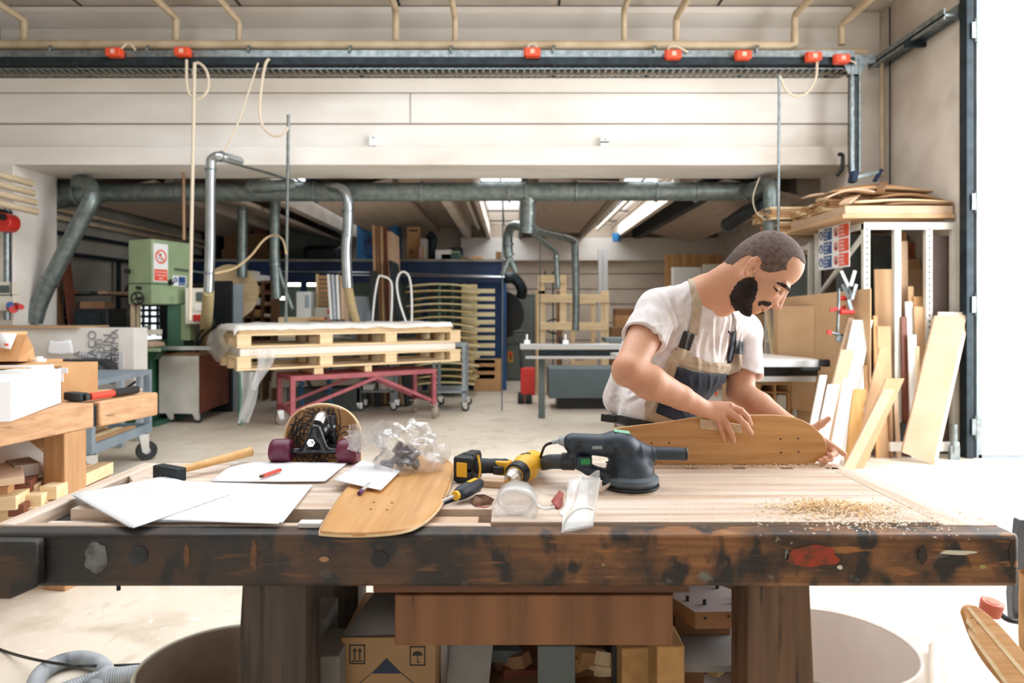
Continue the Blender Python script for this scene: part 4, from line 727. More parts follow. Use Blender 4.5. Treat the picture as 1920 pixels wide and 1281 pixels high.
# low shelf with boards under the table
t=thing('offcut_shelf','brown open shelf full of thin panels under the saw table','shelf',(2.7,6.95,0))
y_=6.9; zt_=ZZ(722,y_); 
m_=MB().box(FX(1420,y_),FX(1504,y_),7.2,7.22,.05,zt_)
for x in (1423,1452,1478,1500): m_.box(FX(x,y_),FX(x,y_)+.018,y_,7.2,.0,zt_)
m_.box(FX(1420,y_),FX(1504,y_),y_,7.2,zt_,zt_+.02).box(FX(1423,y_),FX(1504,y_),y_,7.2,ZZ(737,y_),ZZ(735,y_))
part('carcass',m_,card,t)
kk=0
for base,n in ((1456,5),(1481,4),(1426,5)):
    for i in range(n):
        x=FX(base+i*4.3,y_); kk+=1
        top('thin_board',MB().box(x,x+.013,y_+.03,7.15,.001,ZZ(741+rnd.random()*10,y_)),(mel,mel,mdf_l,pine,mahog,card)[(i+n)%6] if base!=1456 else mel,'thin panel on edge in the brown shelf, %s in its %s bay'%(('first','second','third','fourth','fifth')[i],{1456:'middle',1481:'right',1426:'left'}[base]),'panel','thin panels standing in the low shelf')
top('yellow_carton',MB().box(FX(1470,y_),FX(1484,y_),y_+.02,7.1,zt_+.021,zt_+.1),mat('yellow_label_box','E6D46A',None,.6),'small carton with a yellow end on the low shelf','box'); top('carton',MB().box(FX(1443,y_),FX(1469,y_),y_+.02,7.1,zt_+.021,zt_+.1),card,'tan carton beside the yellow ended one on the low shelf','box')
for i in range(6):
    x=FX(1507+i*4,6.9); top('dark_board',MB().bar((x,6.85,.0),(x+.03,7.0,ZZ(722+i,7.0)),.012,.3,(0,1,0)),(grey_d,mel,dark_st,grey_p,dark_st,mdf)[i],'narrow dark panel right of the low shelf, %s from left'%('first','second','third','fourth','fifth','sixth')[i],'panel','dark panels beside the low shelf')
top('white_board',MB().box(FX(1536,6.7),FX(1570,6.7),6.75,6.77,.0,ZZ(660,6.7)),mel,'white panel standing behind the saw table end','panel')
# background stack behind the head
t=top('plywood_board',MB().box(FX(1247,11.5),FX(1356,11.5),11.5,11.54,1.6,ZZ(477,11.5)),wood('stained_plywood','C69A66','9A6E40','Z',8),'stained plywood board on the shelf behind the worker','board')
top('white_carton',MB().box(FX(1262,11.3),FX(1316,11.3),11.3,11.45,1.6,ZZ(501,11.3)),white_p,'white carton in front of the stained plywood board','box',bv=.01)
top('framed_panel',MB().box(FX(1318,11.2),FX(1360,11.2),11.2,11.25,1.6,ZZ(495,11.2)),cream,'cream framed panel right of the white carton','panel',bv=.01)
top('shelf_unit',MB().box(FX(1240,11.6),FX(1360,11.6),11.15,11.9,0,1.599),mat('beige_shelf','B39E88','A08B75',.8,scale=2),'broad beige shelf unit hidden behind the worker','shelf')  # mottled beige over the whole unit
top('leaning_batten',MB().bar((FX(1460,8),7.9,0),P(1437,570,8.2),.04,.03),pineZ,'thin pale batten leaning left of the big brown panel','batten')
top('cabinet_block',MB().box(FX(1376,9),FX(1440,9),9,9.5,0,ZZ(590,9)),mdf,'brown cabinet block between the worker and the big panel','cabinet')
top('paper_roll',MB().cyl(V((FX(1400,9.2),9.2,ZZ(590,9)+.07)),V((FX(1436,9.2),9.25,ZZ(590,9)+.07)),.068),card,'pale roll lying on the brown cabinet block','roll')
# ================================================================ sheet rack at the right
XZ=Matrix(((1,0,0,0),(0,0,-1,0),(0,1,0,0),(0,0,0,1)))
wst=mat('white_rack_steel','DAD6CC','C4BFB3',.45,.1,scale=4)
FY=6.14
t=thing('sheet_rack','white perforated steel rack for sheet goods beside the gate','rack',(3.55,6.8,0))
fx=[FX(x,FY) for x in (1620,1678,1737)]+[3.963]
for i,x in enumerate(fx): part('front_post',MB().box(x,x+.055,FY,FY+.05,0,ZZ(418,FY)),wst,t)
m_=MB()
for x in (fx[0],fx[2]):
    for k in range(34): m_.box(x+.022,x+.034,FY-.002,FY,.2+k*.055,.222+k*.055)
part('slots',m_,dark_st,t)
part('top_rail',MB().box(fx[0],fx[3]+.055,FY+.001,FY+.049,ZZ(430,FY),ZZ(417,FY)),wst,t)
for Yp in (7.1,):
    part('rear_post',MB().box(fx[0],fx[0]+.05,Yp,Yp+.05,0,2.1),wst,t)
part('side_rail',MB().box(fx[0],fx[0]+.045,FY+.05,7.1,2.04,2.09),wst,t); part('side_rail',MB().box(fx[0],fx[0]+.045,FY+.05,7.1,1.32,1.37),wst,t)
part('brace',MB().bar((fx[0]+.02,7.1,1.45),(fx[0]+.02,FY+.05,1.98),.03,.035),wst,t)
part('base_rail',MB().box(fx[0],fx[3]+.05,FY,FY+.05,.05,.1),wst,t)
t=thing('sheet_rack','second white rack frame further back, behind the bearded worker','rack',(3.0,7.9,0))
part('front_post',MB().box(3.16,3.2,7.25,7.3,0,2.02),wst,t); part('rear_post',MB().box(3.16,3.2,8.5,8.54,0,2.02),wst,t)
[part('side_rail',MB().box(3.16,3.2,7.3,8.5,z,z+.05),wst,t) for z in (.9,1.34,1.95)]; part('brace',MB().bar((3.18,7.3,1.0),(3.18,8.0,1.34),.03,.03),wst,t)
top('dark_sheet',MB().bar((3.26,7.2,.95),(3.3,8.5,1.0),.02,1.9,(0,0,1)),mat('dark_laminate','4E5452','444A48',.6,scale=3),'large dark sheet standing inside the rear rack','sheet')
top('added_dark_backing',MB().box(3.27,4.0,6.88,6.9,0,2.05),MC['dark_laminate'] if 'dark_laminate' in MC else mat('dark_laminate','4E5452','444A48',.6,scale=3),'wide dark sheet added at the back of the sheet rack to darken its bays','sheet')  # dark sheet added to put shade into the rack bays
# signs on the rack side
def sideT(y0,z0): return Matrix(((0,0,-1,fx[0]-.008),(-1,0,0,y0),(0,1,0,z0),(0,0,0,1)))  # x towards the camera
t=thing('safety_sign','safety sign board with blue and red panels on the rack side','sign',(fx[0]-.01,6.7,1.7))
Ts=sideT(7.02,1.71); sw,sh=.64,.42
part('board',MB(Ts).box(0,sw,0,sh,0,.005),whiteink,t)
for r in range(3):
    z=.015+r*.137
    for c_,m in ((0,blueink),(1,redink)):
        p_=part('text_panel',MB(Ts).box(.115+c_*.32,.29+c_*.34,z,z+.12,.005,.007),m,t)
        tm=MB(); 
        for q in range(3): txt_mb(tm,(('CALZATURE','GUANTI','CASCO'),('VIETATO','FUMARE','ACCESSO'))[c_][q] if q==1 or True else '',.03,Ts@TR(.125+c_*.32,z+.085-.035*q,.0075),'LEFT',.8)
        sub('lettering',tm,whiteink,p_,t)
        rg=MB(Ts@TR(.058+c_*.32,z+.06,.005)); 
        if c_==0: disc(rg,I4,.045,.002,20); 
        else: ring(rg,I4,.033,.045,.002,20); rg.bar((-.03,.03,.001),(.03,-.03,.001),.008,.002)
        sm=part('pictogram',rg,m,t)
        g2=MB(Ts@TR(.058+c_*.32,z+.06,.007)); disc(g2,TR(0,.012,0),.013,.001,12); g2.box(-.016,.016,-.03,.0,0,.001); sub('figure',g2,whiteink if c_==0 else blackink,sm,t)
# clamps hanging from the rack
for i,(yo,zo,l) in enumerate(((6.2,1.54,'white handled spring clamp hanging on the rack post'),(6.14,1.415,'second spring clamp hanging behind the first on the rack post'))):
    t=thing('spring_clamp',l,'clamp',(3.12,yo,zo-.25))
    x_=3.005-.02*i
    part('handle',MB().bar((x_-.0,yo+.03,zo+.12),(x_+.05,yo,zo-.02),.02,.025).bar((x_+.11,yo,zo+.12),(x_+.07,yo,zo-.02),.02,.025),white_p if i==0 else steel,t)
    part('jaw',MB().bar((x_+.04,yo,zo-.02),(x_+.07,yo,zo-.13),.02,.03),steel,t); part('pad',MB().cyl((x_-.03,yo,zo-.13),(x_+.09,yo,zo-.13),.022),red_p,t)
t=thing('bar_clamp','small bar clamp with red pads hanging in front of the brown panel','clamp',(2.870,6.2,1.1))
part('bar',MB().bar((2.970,6.2,1.5),(2.955,6.2,1.05),.012,.03),steel,t); part('jaw',MB().bar((2.890,6.2,1.3),(3.030,6.2,1.33),.02,.03),red_p,t); part('screw',MB().cyl((2.890,6.19,1.1),(3.040,6.19,1.06),.014),steel,t); part('wheel_pad',MB().cyl((2.960,6.16,1.04),(2.960,6.19,1.04),.03),grey_p,t); part('wheel_pad',MB().cyl((2.870,6.16,1.1),(2.870,6.19,1.1),.022),red_p,t)
# ================================================================ wood pile on the rack
zs=2.135
top('base_sheet',MB().box(2.99,4.0,6.17,7.42,zs,zs+.035),mdf,'large brown sheet carrying the wood pile on the rack','sheet')
t=top('thick_board',MB().box(3.02,4.0,6.19,7.4,zs+.036,zs+.115),mdf_l,'thick pale board lying on the large brown sheet of the rack','board',bv=.004)
# bundles of strips, end grain to the left
def strip_bundle(x0,x1,y0,y1,z,rows,cols,label,grp,tilt=0):
    dz=.028; dy=(y1-y0)/cols
    for r in range(rows):
        for c_ in range(cols):
            j=rnd.random()*.05
            top('wood_strip',MB().box(x0-j,x1,y0+c_*dy,y0+(c_+.86)*dy,z+r*dz,z+(r+.82)*dz),(pine,mdf,ply,card)[(r*3+c_*5)%4],label%(('lowest','second','third','fourth','fifth')[r],('first','second','third','fourth','fifth','sixth','seventh','eighth','ninth','tenth')[c_]),'wood strip',grp)
strip_bundle(2.94,3.9,7.45,7.98,zs+.0,5,6,'wood strip in the rear bundle on the rack, %s layer, %s from the front','rear bundle of strips on the rack')
strip_bundle(3.04,3.9,6.5,7.4,zs+.118,4,9,'wood strip in the middle bundle on the rack, %s layer, %s from the front','middle bundle of strips on the rack')
strip_bundle(2.84,3.4,7.45,7.95,zs+.16,5,6,'wood strip in the top left bundle on the rack, %s layer, %s from the front','top left bundle of strips on the rack')
def curved(label,x0,x1,y,z0,bow,wd=.16,th=.014,m=card,dyy=0,rot=0):
    top('curved_offcut',MB().grid(lambda u,v:V((x0+(x1-x0)*u,y+wd*v+dyy*u,z0+bow*math.sin(PI*u)+rot*u)),14,1),m,label,'offcut','warped offcuts on top of the wood pile',sol=th)
curved('topmost bowed strip across the wood pile',3.1,3.98,6.5,zs+.30,.05,m=card)
curved('second bowed strip across the wood pile',3.0,3.95,6.4,zs+.28,.035,m=mdf)
curved('long bowed strip at the front right of the pile',3.35,4.0,6.25,zs+.2,.05,m=card_d,rot=-.04)
curved('bowed dark strip in the middle of the pile',3.15,3.9,6.6,zs+.33,.05,m=card_d)
curved('short bowed strip at the left of the pile',2.86,3.25,6.6,zs+.27,.03,m=mdf_l,dyy=.1)
curved('broad pale curved piece near the left of the pile',2.9,3.35,6.3,zs+.2,.05,.22,m=mdf_l,rot=.06)
curved('straight pale strip at the front of the pile',3.12,4.0,6.2,zs+.15,.02,.2,m=pine)
curved('thin dark strip low at the front of the pile',3.4,4.0,6.18,zs+.13,.01,.1,m=card_d)
top('offcut',MB().bar((3.02,6.2,zs+.135),(3.28,6.5,zs+.27),.09,.02),mdf_l,'pale flat piece slanting at the left front of the pile','offcut')
top('offcut',MB().bar((3.4,6.3,zs+.27),(3.6,6.6,zs+.40),.06,.03),card_d,'grey brown piece slanting up in the middle of the pile','offcut')
top('board',MB().box(3.35,3.98,6.9,7.1,zs+.34,zs+.42),card,'flat brown board topmost on the wood pile','board')
top('board',MB().box(3.2,3.75,7.0,7.2,zs+.30,zs+.335),pine,'pale board under the topmost board of the pile','board')
# ================================================================ sheets in and against the rack
def sheet(label,a,b,th,wd,m,cat='sheet',name='sheet',face=(0,-1,0),grp=None,bv=.002): return top(name,MB().bar(a,b,wd,th,face),m,label,cat,grp,bv=bv)
def slab(label,px0,px1,ytop,Yb,Yt,m,th=.02,dx=0,zb_=0,name='sheet',cat='sheet',grp=None):
    # board standing on the floor and leaning back; px0..px1 its width at the top
    xa,xb=min(FX(px0,Yt),3.9),min(FX(px1,Yt),4.01); z1=ZZ(ytop,Yt); ob=dx
    return top(name,MB().add([(xa+ob,Yb,zb_),(xb+ob,Yb,zb_),(xb+ob,Yb+th,zb_),(xa+ob,Yb+th,zb_),(xa,Yt,z1),(xb,Yt,z1),(xb,Yt+th,z1),(xa,Yt+th,z1)],[(0,3,2,1),(4,5,6,7),(0,1,5,4),(1,2,6,5),(2,3,7,6),(3,0,4,7)]),m,label,cat,grp,bv=.0015)
top('large_panel',MB().add([(FX(1450,7.3),7.3,0),(FX(1631,6.02),6.02,0),(FX(1631,6.02)+.018,6.04,0),(FX(1450,7.3)+.02,7.32,0),(FX(1450,7.3),7.3,ZZ(560,7.3)),(FX(1632,6.02),6.02,ZZ(541,6.02)),(FX(1632,6.02)+.018,6.04,ZZ(541,6.02)),(FX(1450,7.3)+.02,7.32,ZZ(560,7.3))],[(0,3,2,1),(4,5,6,7),(0,1,5,4),(1,2,6,5),(2,3,7,6),(3,0,4,7)]),mdf,'largest brown panel standing against the side of the rack','panel')
top('panel',MB().add([(FX(1458,7.05),7.05,.3),(FX(1520,6.72),6.72,.3),(FX(1528,6.68),6.69,.3),(FX(1458,7.05)+.015,7.07,.3),(FX(1458,7.05),7.05,ZZ(575,7.05)),(FX(1520,6.72),6.72,ZZ(574,6.72)),(FX(1528,6.68),6.69,ZZ(574,6.72)),(FX(1458,7.05)+.015,7.07,ZZ(575,7.05))],[(0,3,2,1),(4,5,6,7),(0,1,5,4),(1,2,6,5),(2,3,7,6),(3,0,4,7)]),mdf,'smaller brown panel leaning on the largest one','panel')
rows=[ # label, px0, px1, ytop, Yb, Yt, material, thickness
('dark grey sheet in the first bay of the rack',1636,1676,446,6.55,6.75,mat('dark_laminate','4E5452'),.02),
('brown sheet with a slanted top in the first bay',1672,1700,434,6.36,6.5,card_d,.015),
('red brown sheet at the back of the second bay',1703,1731,455,6.7,6.8,mat('red_brown_board','A35A3A','8E4B30',.5,scale=3),.02),
('mid brown sheet in the second bay, below the red brown one',1702,1733,486,6.6,6.7,card,.02),
('brown board in the second bay, lower',1704,1737,505,6.5,6.62,mdf,.02),
('very wide dark brown sheet filling the third bay',1744,1793,442,6.2,6.22,mat('deep_brown_sheet','5B4A42','4B3C36',.6,scale=3),.02),
('pale brown panel standing in the first bay of the rack',1640,1682,505,6.25,6.3,mdf,.018),
('narrow cream strip standing upright beside the first bay panel',1682,1688,484,6.2,6.26,pineZ,.02),
('narrow pale strip beside the cream one',1688,1702,452,6.28,6.32,mdf_l,.02),
('short brown strip right of the pale strip',1703,1713,537,6.2,6.24,mdf,.02),
('white strip right of the short brown strip',1698,1711,566,6.12,6.2,mel,.02),
('deep red strip standing in the rack front',1690,1701,594,6.08,6.12,mahog,.02),
('narrow brown block at the right of the white strip',1713,1730,556,6.15,6.22,card,.02),
('wide brown board at the right of the white strip',1714,1737,575,6.1,6.17,mdf,.02),
('low white strip before the brown board',1703,1718,628,6.03,6.08,mel,.018),
('lowest thin cream strip near the big leaning board',1718,1724,650,6.02,6.06,pineZ,.018)]
for l,a,b,y,Yb,Yt,m,th in rows: slab(l,a,b,y,Yb,Yt,m,th)
# leaning strips in front of the panel
lean=[('tall pale brown board leaning behind the white one, leftmost top',1592,1602,596,5.95,6.15,-.42,mdf_l),
('long white board leaning to the right, tallest of the white ones',1600,1637,600,5.9,6.1,-.36,mel),
('tan board leaning in front of the tall white board',1577,1603,656,5.75,5.92,-.32,mdf_l),
('white board leaning lowest on the left',1538,1551,704,5.7,5.85,-.22,mel),
('white board with a pale top, second from the left',1553,1575,721,5.6,5.72,-.2,mel),
('white board standing third from the left near the hand',1583,1603,709,5.5,5.62,-.2,mel),
('golden brown board leaning behind the white ones',1600,1624,730,5.62,5.72,-.12,wood('golden_wood','C99B5A','B58748','Z')),
('narrow brown board leaning far to the right top',1650,1667,652,5.75,5.95,-.34,mdf),
('tan board leaning right with a square top',1662,1696,710,5.6,5.75,-.42,mdf),
('pale cream board leaning right, in front of the tan one',1657,1678,730,5.5,5.65,-.42,mdf_l),
('tall brown strip standing behind the leaning boards',1638,1645,592,6.0,6.12,-.04,card),
('short tan panel standing behind the leaning boards',1645,1670,612,6.02,6.1,-.02,mdf),
('small white panel between the leaning boards',1610,1620,692,5.98,6.05,-.03,mel),
('thin brown stick right of the small white panel',1621,1626,686,5.9,6.0,-.03,card),
('narrow dark strip below the tan leaning board',1664,1668,730,6.0,6.05,0,card_d),
('narrow white strip below the tan leaning board',1676,1684,740,6.0,6.05,0,mdf_l)]
for l,a,b,y,Yb,Yt,dx,m in lean: slab(l,a,b,y,Yb,Yt,m,.018,dx,name='leaning_board',cat='board',grp=None)
# the big board near the gate
t=thing('leaning_board','big pale board leaning beside the gate post, the widest one','board',(3.6,5.9,0))
def wedge(a,b,c_,d,th): # bottom-left, bottom-right, top-right, top-left
    n=V((0,th,0)); q=[V(a),V(b),V(c_),V(d)]; return MB().add([tuple(p) for p in q]+[tuple(p+n) for p in q],[(0,1,2,3),(7,6,5,4),(0,4,5,1),(1,5,6,2),(2,6,7,3),(3,7,4,0)])
part('face_board',wedge((FX(1691,5.85),5.85,ZZ(846,5.85)-.01),(FX(1750,5.75),5.75,.0),(FX(1813,6.0),6.0,ZZ(591,6.0)),(FX(1753,6.05),6.05,ZZ(592,6.05)),.022),mdf_l,t,bv=.002)
part('rear_board',wedge((FX(1752,5.78)+.0,5.78,.0),(FX(1757,5.78),5.78,.0),(FX(1820,6.03),6.03,ZZ(586,6.03)),(FX(1760,6.075),6.075,ZZ(585,6.075)),.02),mat('pale_edge_board','F1E3CF','E8D6BD',.6,scale=4),t,bv=.002)
top('white_plinth_board',MB().box(FX(1658,6.1),FX(1785,6.1),6.0,6.03,.06,.14),mel,'low white board lying along the foot of the rack','board')
top('black_box',MB().box(FX(1676,6.15),FX(1712,6.15),6.05,6.07,.14,.3),blk,'flat black piece above the low white board','box')
top('post_base',MB().cyl(P(1788,850,5.95),P(1788,795,5.95),.03).box(FX(1780,5.95),FX(1797,5.95),5.93,5.97,0,.12),steel,'steel post foot with rollers in front of the gate post','post')
# ================================================================ left work bench
bt=wood('light_bench_beech','CFA57A','B58B60','Y',10,c3='7A5A42',s3=4,lo3=.62,hi3=.75); btx=wood('light_bench_front','CDA27A','B28660','Y',12,c3='6E5040',s3=5,lo3=.62,hi3=.78)
e0=V((FX(0,2.84),2.84,0)); e1=V((FX(297,3.75),3.75,0)); ed=(e1-e0).normalized(); e0=e0-ed*.9; en=V((-ed.y,ed.x,0))
def bt_T(): return Matrix(((ed.x,en.x,0,e0.x),(ed.y,en.y,0,e0.y),(0,0,1,0),(0,0,0,1)))
BT=bt_T(); BL=(e1-e0).length
zt1=.85
t=thing('workbench','light brown wooden side bench at the left with boxes on it','workbench',(e0.x,e0.y,0))
gp=BL-.42
part('tabletop',MB(BT).box(0,gp-.02,0,1.1,zt1-.12,zt1),btx,t,bv=.008)
part('vise_jaw',MB(BT).box(gp+.015,BL,-.0,1.1,zt1-.125,zt1),btx,t,bv=.01)
part('dark_gap_plate',MB(BT).box(gp-.02,gp+.015,.02,1.05,zt1-.12,zt1-.02),dark_st,t)
lx=BL-.61
for x_ in (lx,): part('leg',MB(BT).box(x_,x_+.125,.0,.12,0,zt1-.12),wood('bench_leg_wood','C79A6C','AC8054','Z',10),t,bv=.006); part('leg',MB(BT).box(x_,x_+.17,.85,.98,0,zt1-.12),MC['bench_leg_wood'],t,bv=.006)
part('leg',MB(BT).box(.05,.22,.04,.17,0,zt1-.12),MC['bench_leg_wood'],t,bv=.006)
part('lower_shelf',MB(BT).box(.22,lx,.1,1.0,.3,.33),bt,t)
# things on it
def bench_box(name,x0,x1,y0,y1,z0,h,m,label,cat='box',rot=0,bv=.003): 
    return top(name,MB(BT@TR((x0+x1)/2,(y0+y1)/2,0,rot)).box(-(x1-x0)/2,(x1-x0)/2,-(y1-y0)/2,(y1-y0)/2,z0,z0+h),m,label,cat,bv=bv)
Yw=3.0
top('white_tray_box',MB().prism([(-2.6,2.45),(FX(100,3.0),2.75),(FX(115,3.3),3.3),(-2.7,3.3)],.165,Matrix.Translation((0,0,.852))),paper,'long low white box at the front of the side bench','box',bv=.004)
t=thing('white_box','open topped grey and white folded box on the low white box','box',(-2.3,3.1,1.018))
b0=[P(-60,735,3.0),P(42,735,3.0),P(108,715,3.2),P(40,690,3.4)]
part('front_panel',MB().add([P(-60,737,3.02),P(41,737,3.02),P(42,695,3.02),P(-60,693,3.02)],[(0,1,2,3)]),mat('greyish_card','CFCCC6',None,.8),t,sol=.004)
part('side_panel',MB().add([P(42,737,3.02),P(108,718,3.3),P(99,683,3.3),P(42,695,3.02)],[(0,1,2,3)]),paper,t,sol=.004)
part('back_panel',MB().add([P(-60,720,3.45),P(104,716,3.35),P(100,684,3.35),P(-60,686,3.45)],[(0,1,2,3)]),paper,t,sol=.004)
t=thing('mailing_carton','cardboard carton with a white shipping label at the left edge','box',(-2.9,3.6,1.15))
part('carton',MB().add([P(-60,678,3.5),P(33,678,3.5),P(67,678,3.9),P(-60,678,3.9),P(-60,628,3.55),P(50,628,3.55),P(62,650,3.9),P(-60,650,3.9)],[(0,3,2,1),(0,1,5,4),(1,2,6,5),(3,0,4,7),(2,3,7,6),(4,5,6,7)]),mat('kraft_carton','D9A878','CB9967',.8,scale=4),t)
part('lid_flap',MB().add([P(-60,628,3.55),P(50,628,3.55),P(52,622,3.7),P(-60,622,3.7)],[(0,1,2,3)]),mat('kraft_carton','D9A878'),t,sol=.004)
part('shipping_label',MB().add([P(-5,652,3.5),P(20,655,3.5),P(31,626,3.535),P(2,624,3.535)],[(0,1,2,3)]),paper,t,sol=.003)
part('red_print',MB().add([P(8,648,3.485),P(15,649,3.485),P(16,645,3.485),P(9,644,3.485)],[(0,1,2,3)]),redink,t,sol=.002)
bench_box('cardboard_box',1.15,1.75,.35,.75,.852,.165,card,'flat tan carton lying under the shipping carton')
top('cardboard_box',MB().box(FX(100,3.5),FX(128,3.5),3.45,3.75,.852,ZZ(685,3.5)),card,'tan box with torn white tape behind the low white box','box')
top('tape_strip',MB().box(FX(112,3.44),FX(117,3.44),3.444,3.449,ZZ(716,3.44),ZZ(690,3.44)).box(FX(110,3.44),FX(126,3.44),3.44,3.444,ZZ(700,3.44),ZZ(690,3.44)),paper,'torn white tape on the tan box','tape')
top('white_bottle',MB().cyl(P(73,680,3.75)-V((0,0,.0)),P(73,673,3.75),.035).cyl(P(73,673,3.75),P(73,669,3.75),.02),white_p,'small white bottle cap behind the boxes','bottle')
top('lower_carton',MB().box(-3.1,FX(96,3.9),3.65,4.0,.852,ZZ(680,3.7)-.0),card,'long carton behind the white boxes on the side bench','box')
t=thing('hammer','hammer with a red and black handle on the left bench','hammer',P(180,742,3.45))
z=.875
hp=lambda px,Y:V((FX(px,Y),Y,z))
part('head',MB().bar(hp(127,3.4),hp(158,3.34),.045,.04),dark_st,t,bv=.006); part('collar',MB().bar(hp(158,3.34),hp(168,3.36),.032,.03),blk,t,bv=.004)
part('handle',MB().cyl(hp(168,3.36),hp(212,3.5),.018),mat('bright_red_rubber','D9442F',None,.5),t); part('grip',MB().tube([hp(212,3.5),hp(235,3.58),hp(256,3.66)],.021,12),blk,t)
top('carpenter_square',MB().bar((FX(140,3.55),3.55,.856),(FX(185,3.62),3.62,.856),.03,.006),dark_st,'dark flat square lying behind the red handled hammer','tool')
top('thin_batten',MB().bar((FX(172,3.75),3.75,.856),(FX(262,3.8),3.82,.856),.02,.01),pine,'thin pale batten on the left bench behind the hammer','batten')
top('orange_case',MB(BT).box(BL-.85,BL-.74,.03,.09,.851,.885),mat('amber_plastic','E39B3A',None,.4),'small orange case at the front of the left bench','case',bv=.004)
# offcuts stored under it
k=0
od=[]
shelf_z=.331
pil=[ # label, near end px, width, height, depth, length, turn, material
('pale pine block lowest at the left of the pile under the side bench',(10,972),.11,.075,2.98,.5,12,pine),
('drilled beech block lowest in the middle of the pile',(52,966),.085,.06,3.0,.5,6,pine),
('drilled beech block lowest at the right of the pile near the leg',(88,955),.07,.06,3.06,.5,4,mdf_l),
('beech block on the second layer, middle of the pile',(58,940),.085,.055,3.02,.5,10,pine),
('beech block on the second layer, right of the pile',(90,925),.075,.06,3.08,.5,4,pine),
('reddish drilled block on top of the middle stack',(42,914),.07,.055,3.05,.6,24,mahog),
('pale trimmed board sticking out low at the left edge',(8,905),.14,.03,2.9,.6,38,mdf_l),
('taupe moulding with a pale end, high in the pile',(52,882),.10,.055,3.15,.8,48,mat('taupe_moulding','A3948A','94857B',.6,scale=4)),
('white paper covered board on the pile',(80,893),.20,.012,3.2,.5,60,mel),
('pine block at the very left of the pile, second layer',(5,945),.10,.06,2.92,.5,14,pine),
('tan block wedged at the far left of the pile',(-8,925),.09,.05,2.95,.5,20,card),
('pine block lowest, further back in the pile',(30,935),.09,.07,3.35,.4,0,pine),
('brown block between the two front layers of the pile',(30,958),.06,.05,2.95,.4,16,mahog),
('long tan board across the back of the pile',(40,905),.12,.05,3.5,.35,-20,mdf),
('tan square board tilted on top of the pile',(62,845),.17,.014,3.45,.22,30,card),
('narrow grey bar at the back of the pile',(92,868),.05,.03,3.6,.4,80,dark_st),
('brown bar at the back of the pile',(88,850),.06,.04,3.7,.4,70,card_d)]
for l,(x,y),w_,h_,Y,L_b,tn,m in pil:
    c=P(x,y,Y); M=TR(c.x,c.y,c.z,tn,18 if h_<.02 else 0)
    t=thing('offcut_block',l,'wood offcut',(c.x,c.y,c.z-h_/2),tn,'offcuts stored under the side bench')
    part('block',MB(M).box(-w_/2,w_/2,0,L_b,-h_/2,h_/2),m,t,bv=.002)
    if 'drilled' in l:
        for a in (-.25,.25):
            for b in (-.2,.25): part('bore',MB(M).cyl((a*w_,-.0006,b*h_),(a*w_,.0004,b*h_),.005,n=10),blackink,t)
# grey trolley behind the left bench
t=thing('steel_trolley','blue grey steel trolley carrying offcuts behind the left bench','trolley',(-3.3,5.5,0))
q0=V((FX(172,5.0),5.0,0)); q1=V((FX(285,6.0),6.0,0)); qd=(q1-q0).normalized(); QT=Matrix(((qd.x,-qd.y,0,q0.x),(qd.y,qd.x,0,q0.y),(0,0,1,0),(0,0,0,1))); QL=(q1-q0).length
bg_=mat('blue_grey_steel','8C9BA6','7A8994',.45,.2,scale=4)
part('tray_frame',MB(QT).box(0,QL,0,.03,.24,.31).box(0,QL,.6,.63,.24,.31).box(0,.03,.03,.6,.24,.31).box(QL-.03,QL,.03,.6,.24,.31).box(.03,QL-.03,.03,.6,.24,.26),bg_,t)
for x_,y_ in ((0,0),(QL-.05,0),(0,.58),(QL-.05,.58)): part('leg',MB(QT).box(x_,x_+.05,y_,y_+.05,.31,.74),bg_,t)
part('top_frame',MB(QT).box(0,QL,0,.63,.74,.78),bg_,t)
for x_,y_ in ((.05,.03),(QL-.1,.03),(.05,.6),(QL-.1,.6)): q=QT@V((x_,y_,0)); caster(t,q.x,q.y,.235,.085,40)
for i in range(7):
    top('offcut_bar',MB(QT).box(.1+.02*i,.85-.05*(i%3),.07+.075*i,.13+.075*i,.262,.262+.05),(card,pine,card_d,mdf)[i%4],'wooden bar on the steel trolley tray, %s from the front'%('first','second','third','fourth','fifth','sixth','seventh')[i],'wooden bar','wooden bars on the steel trolley')
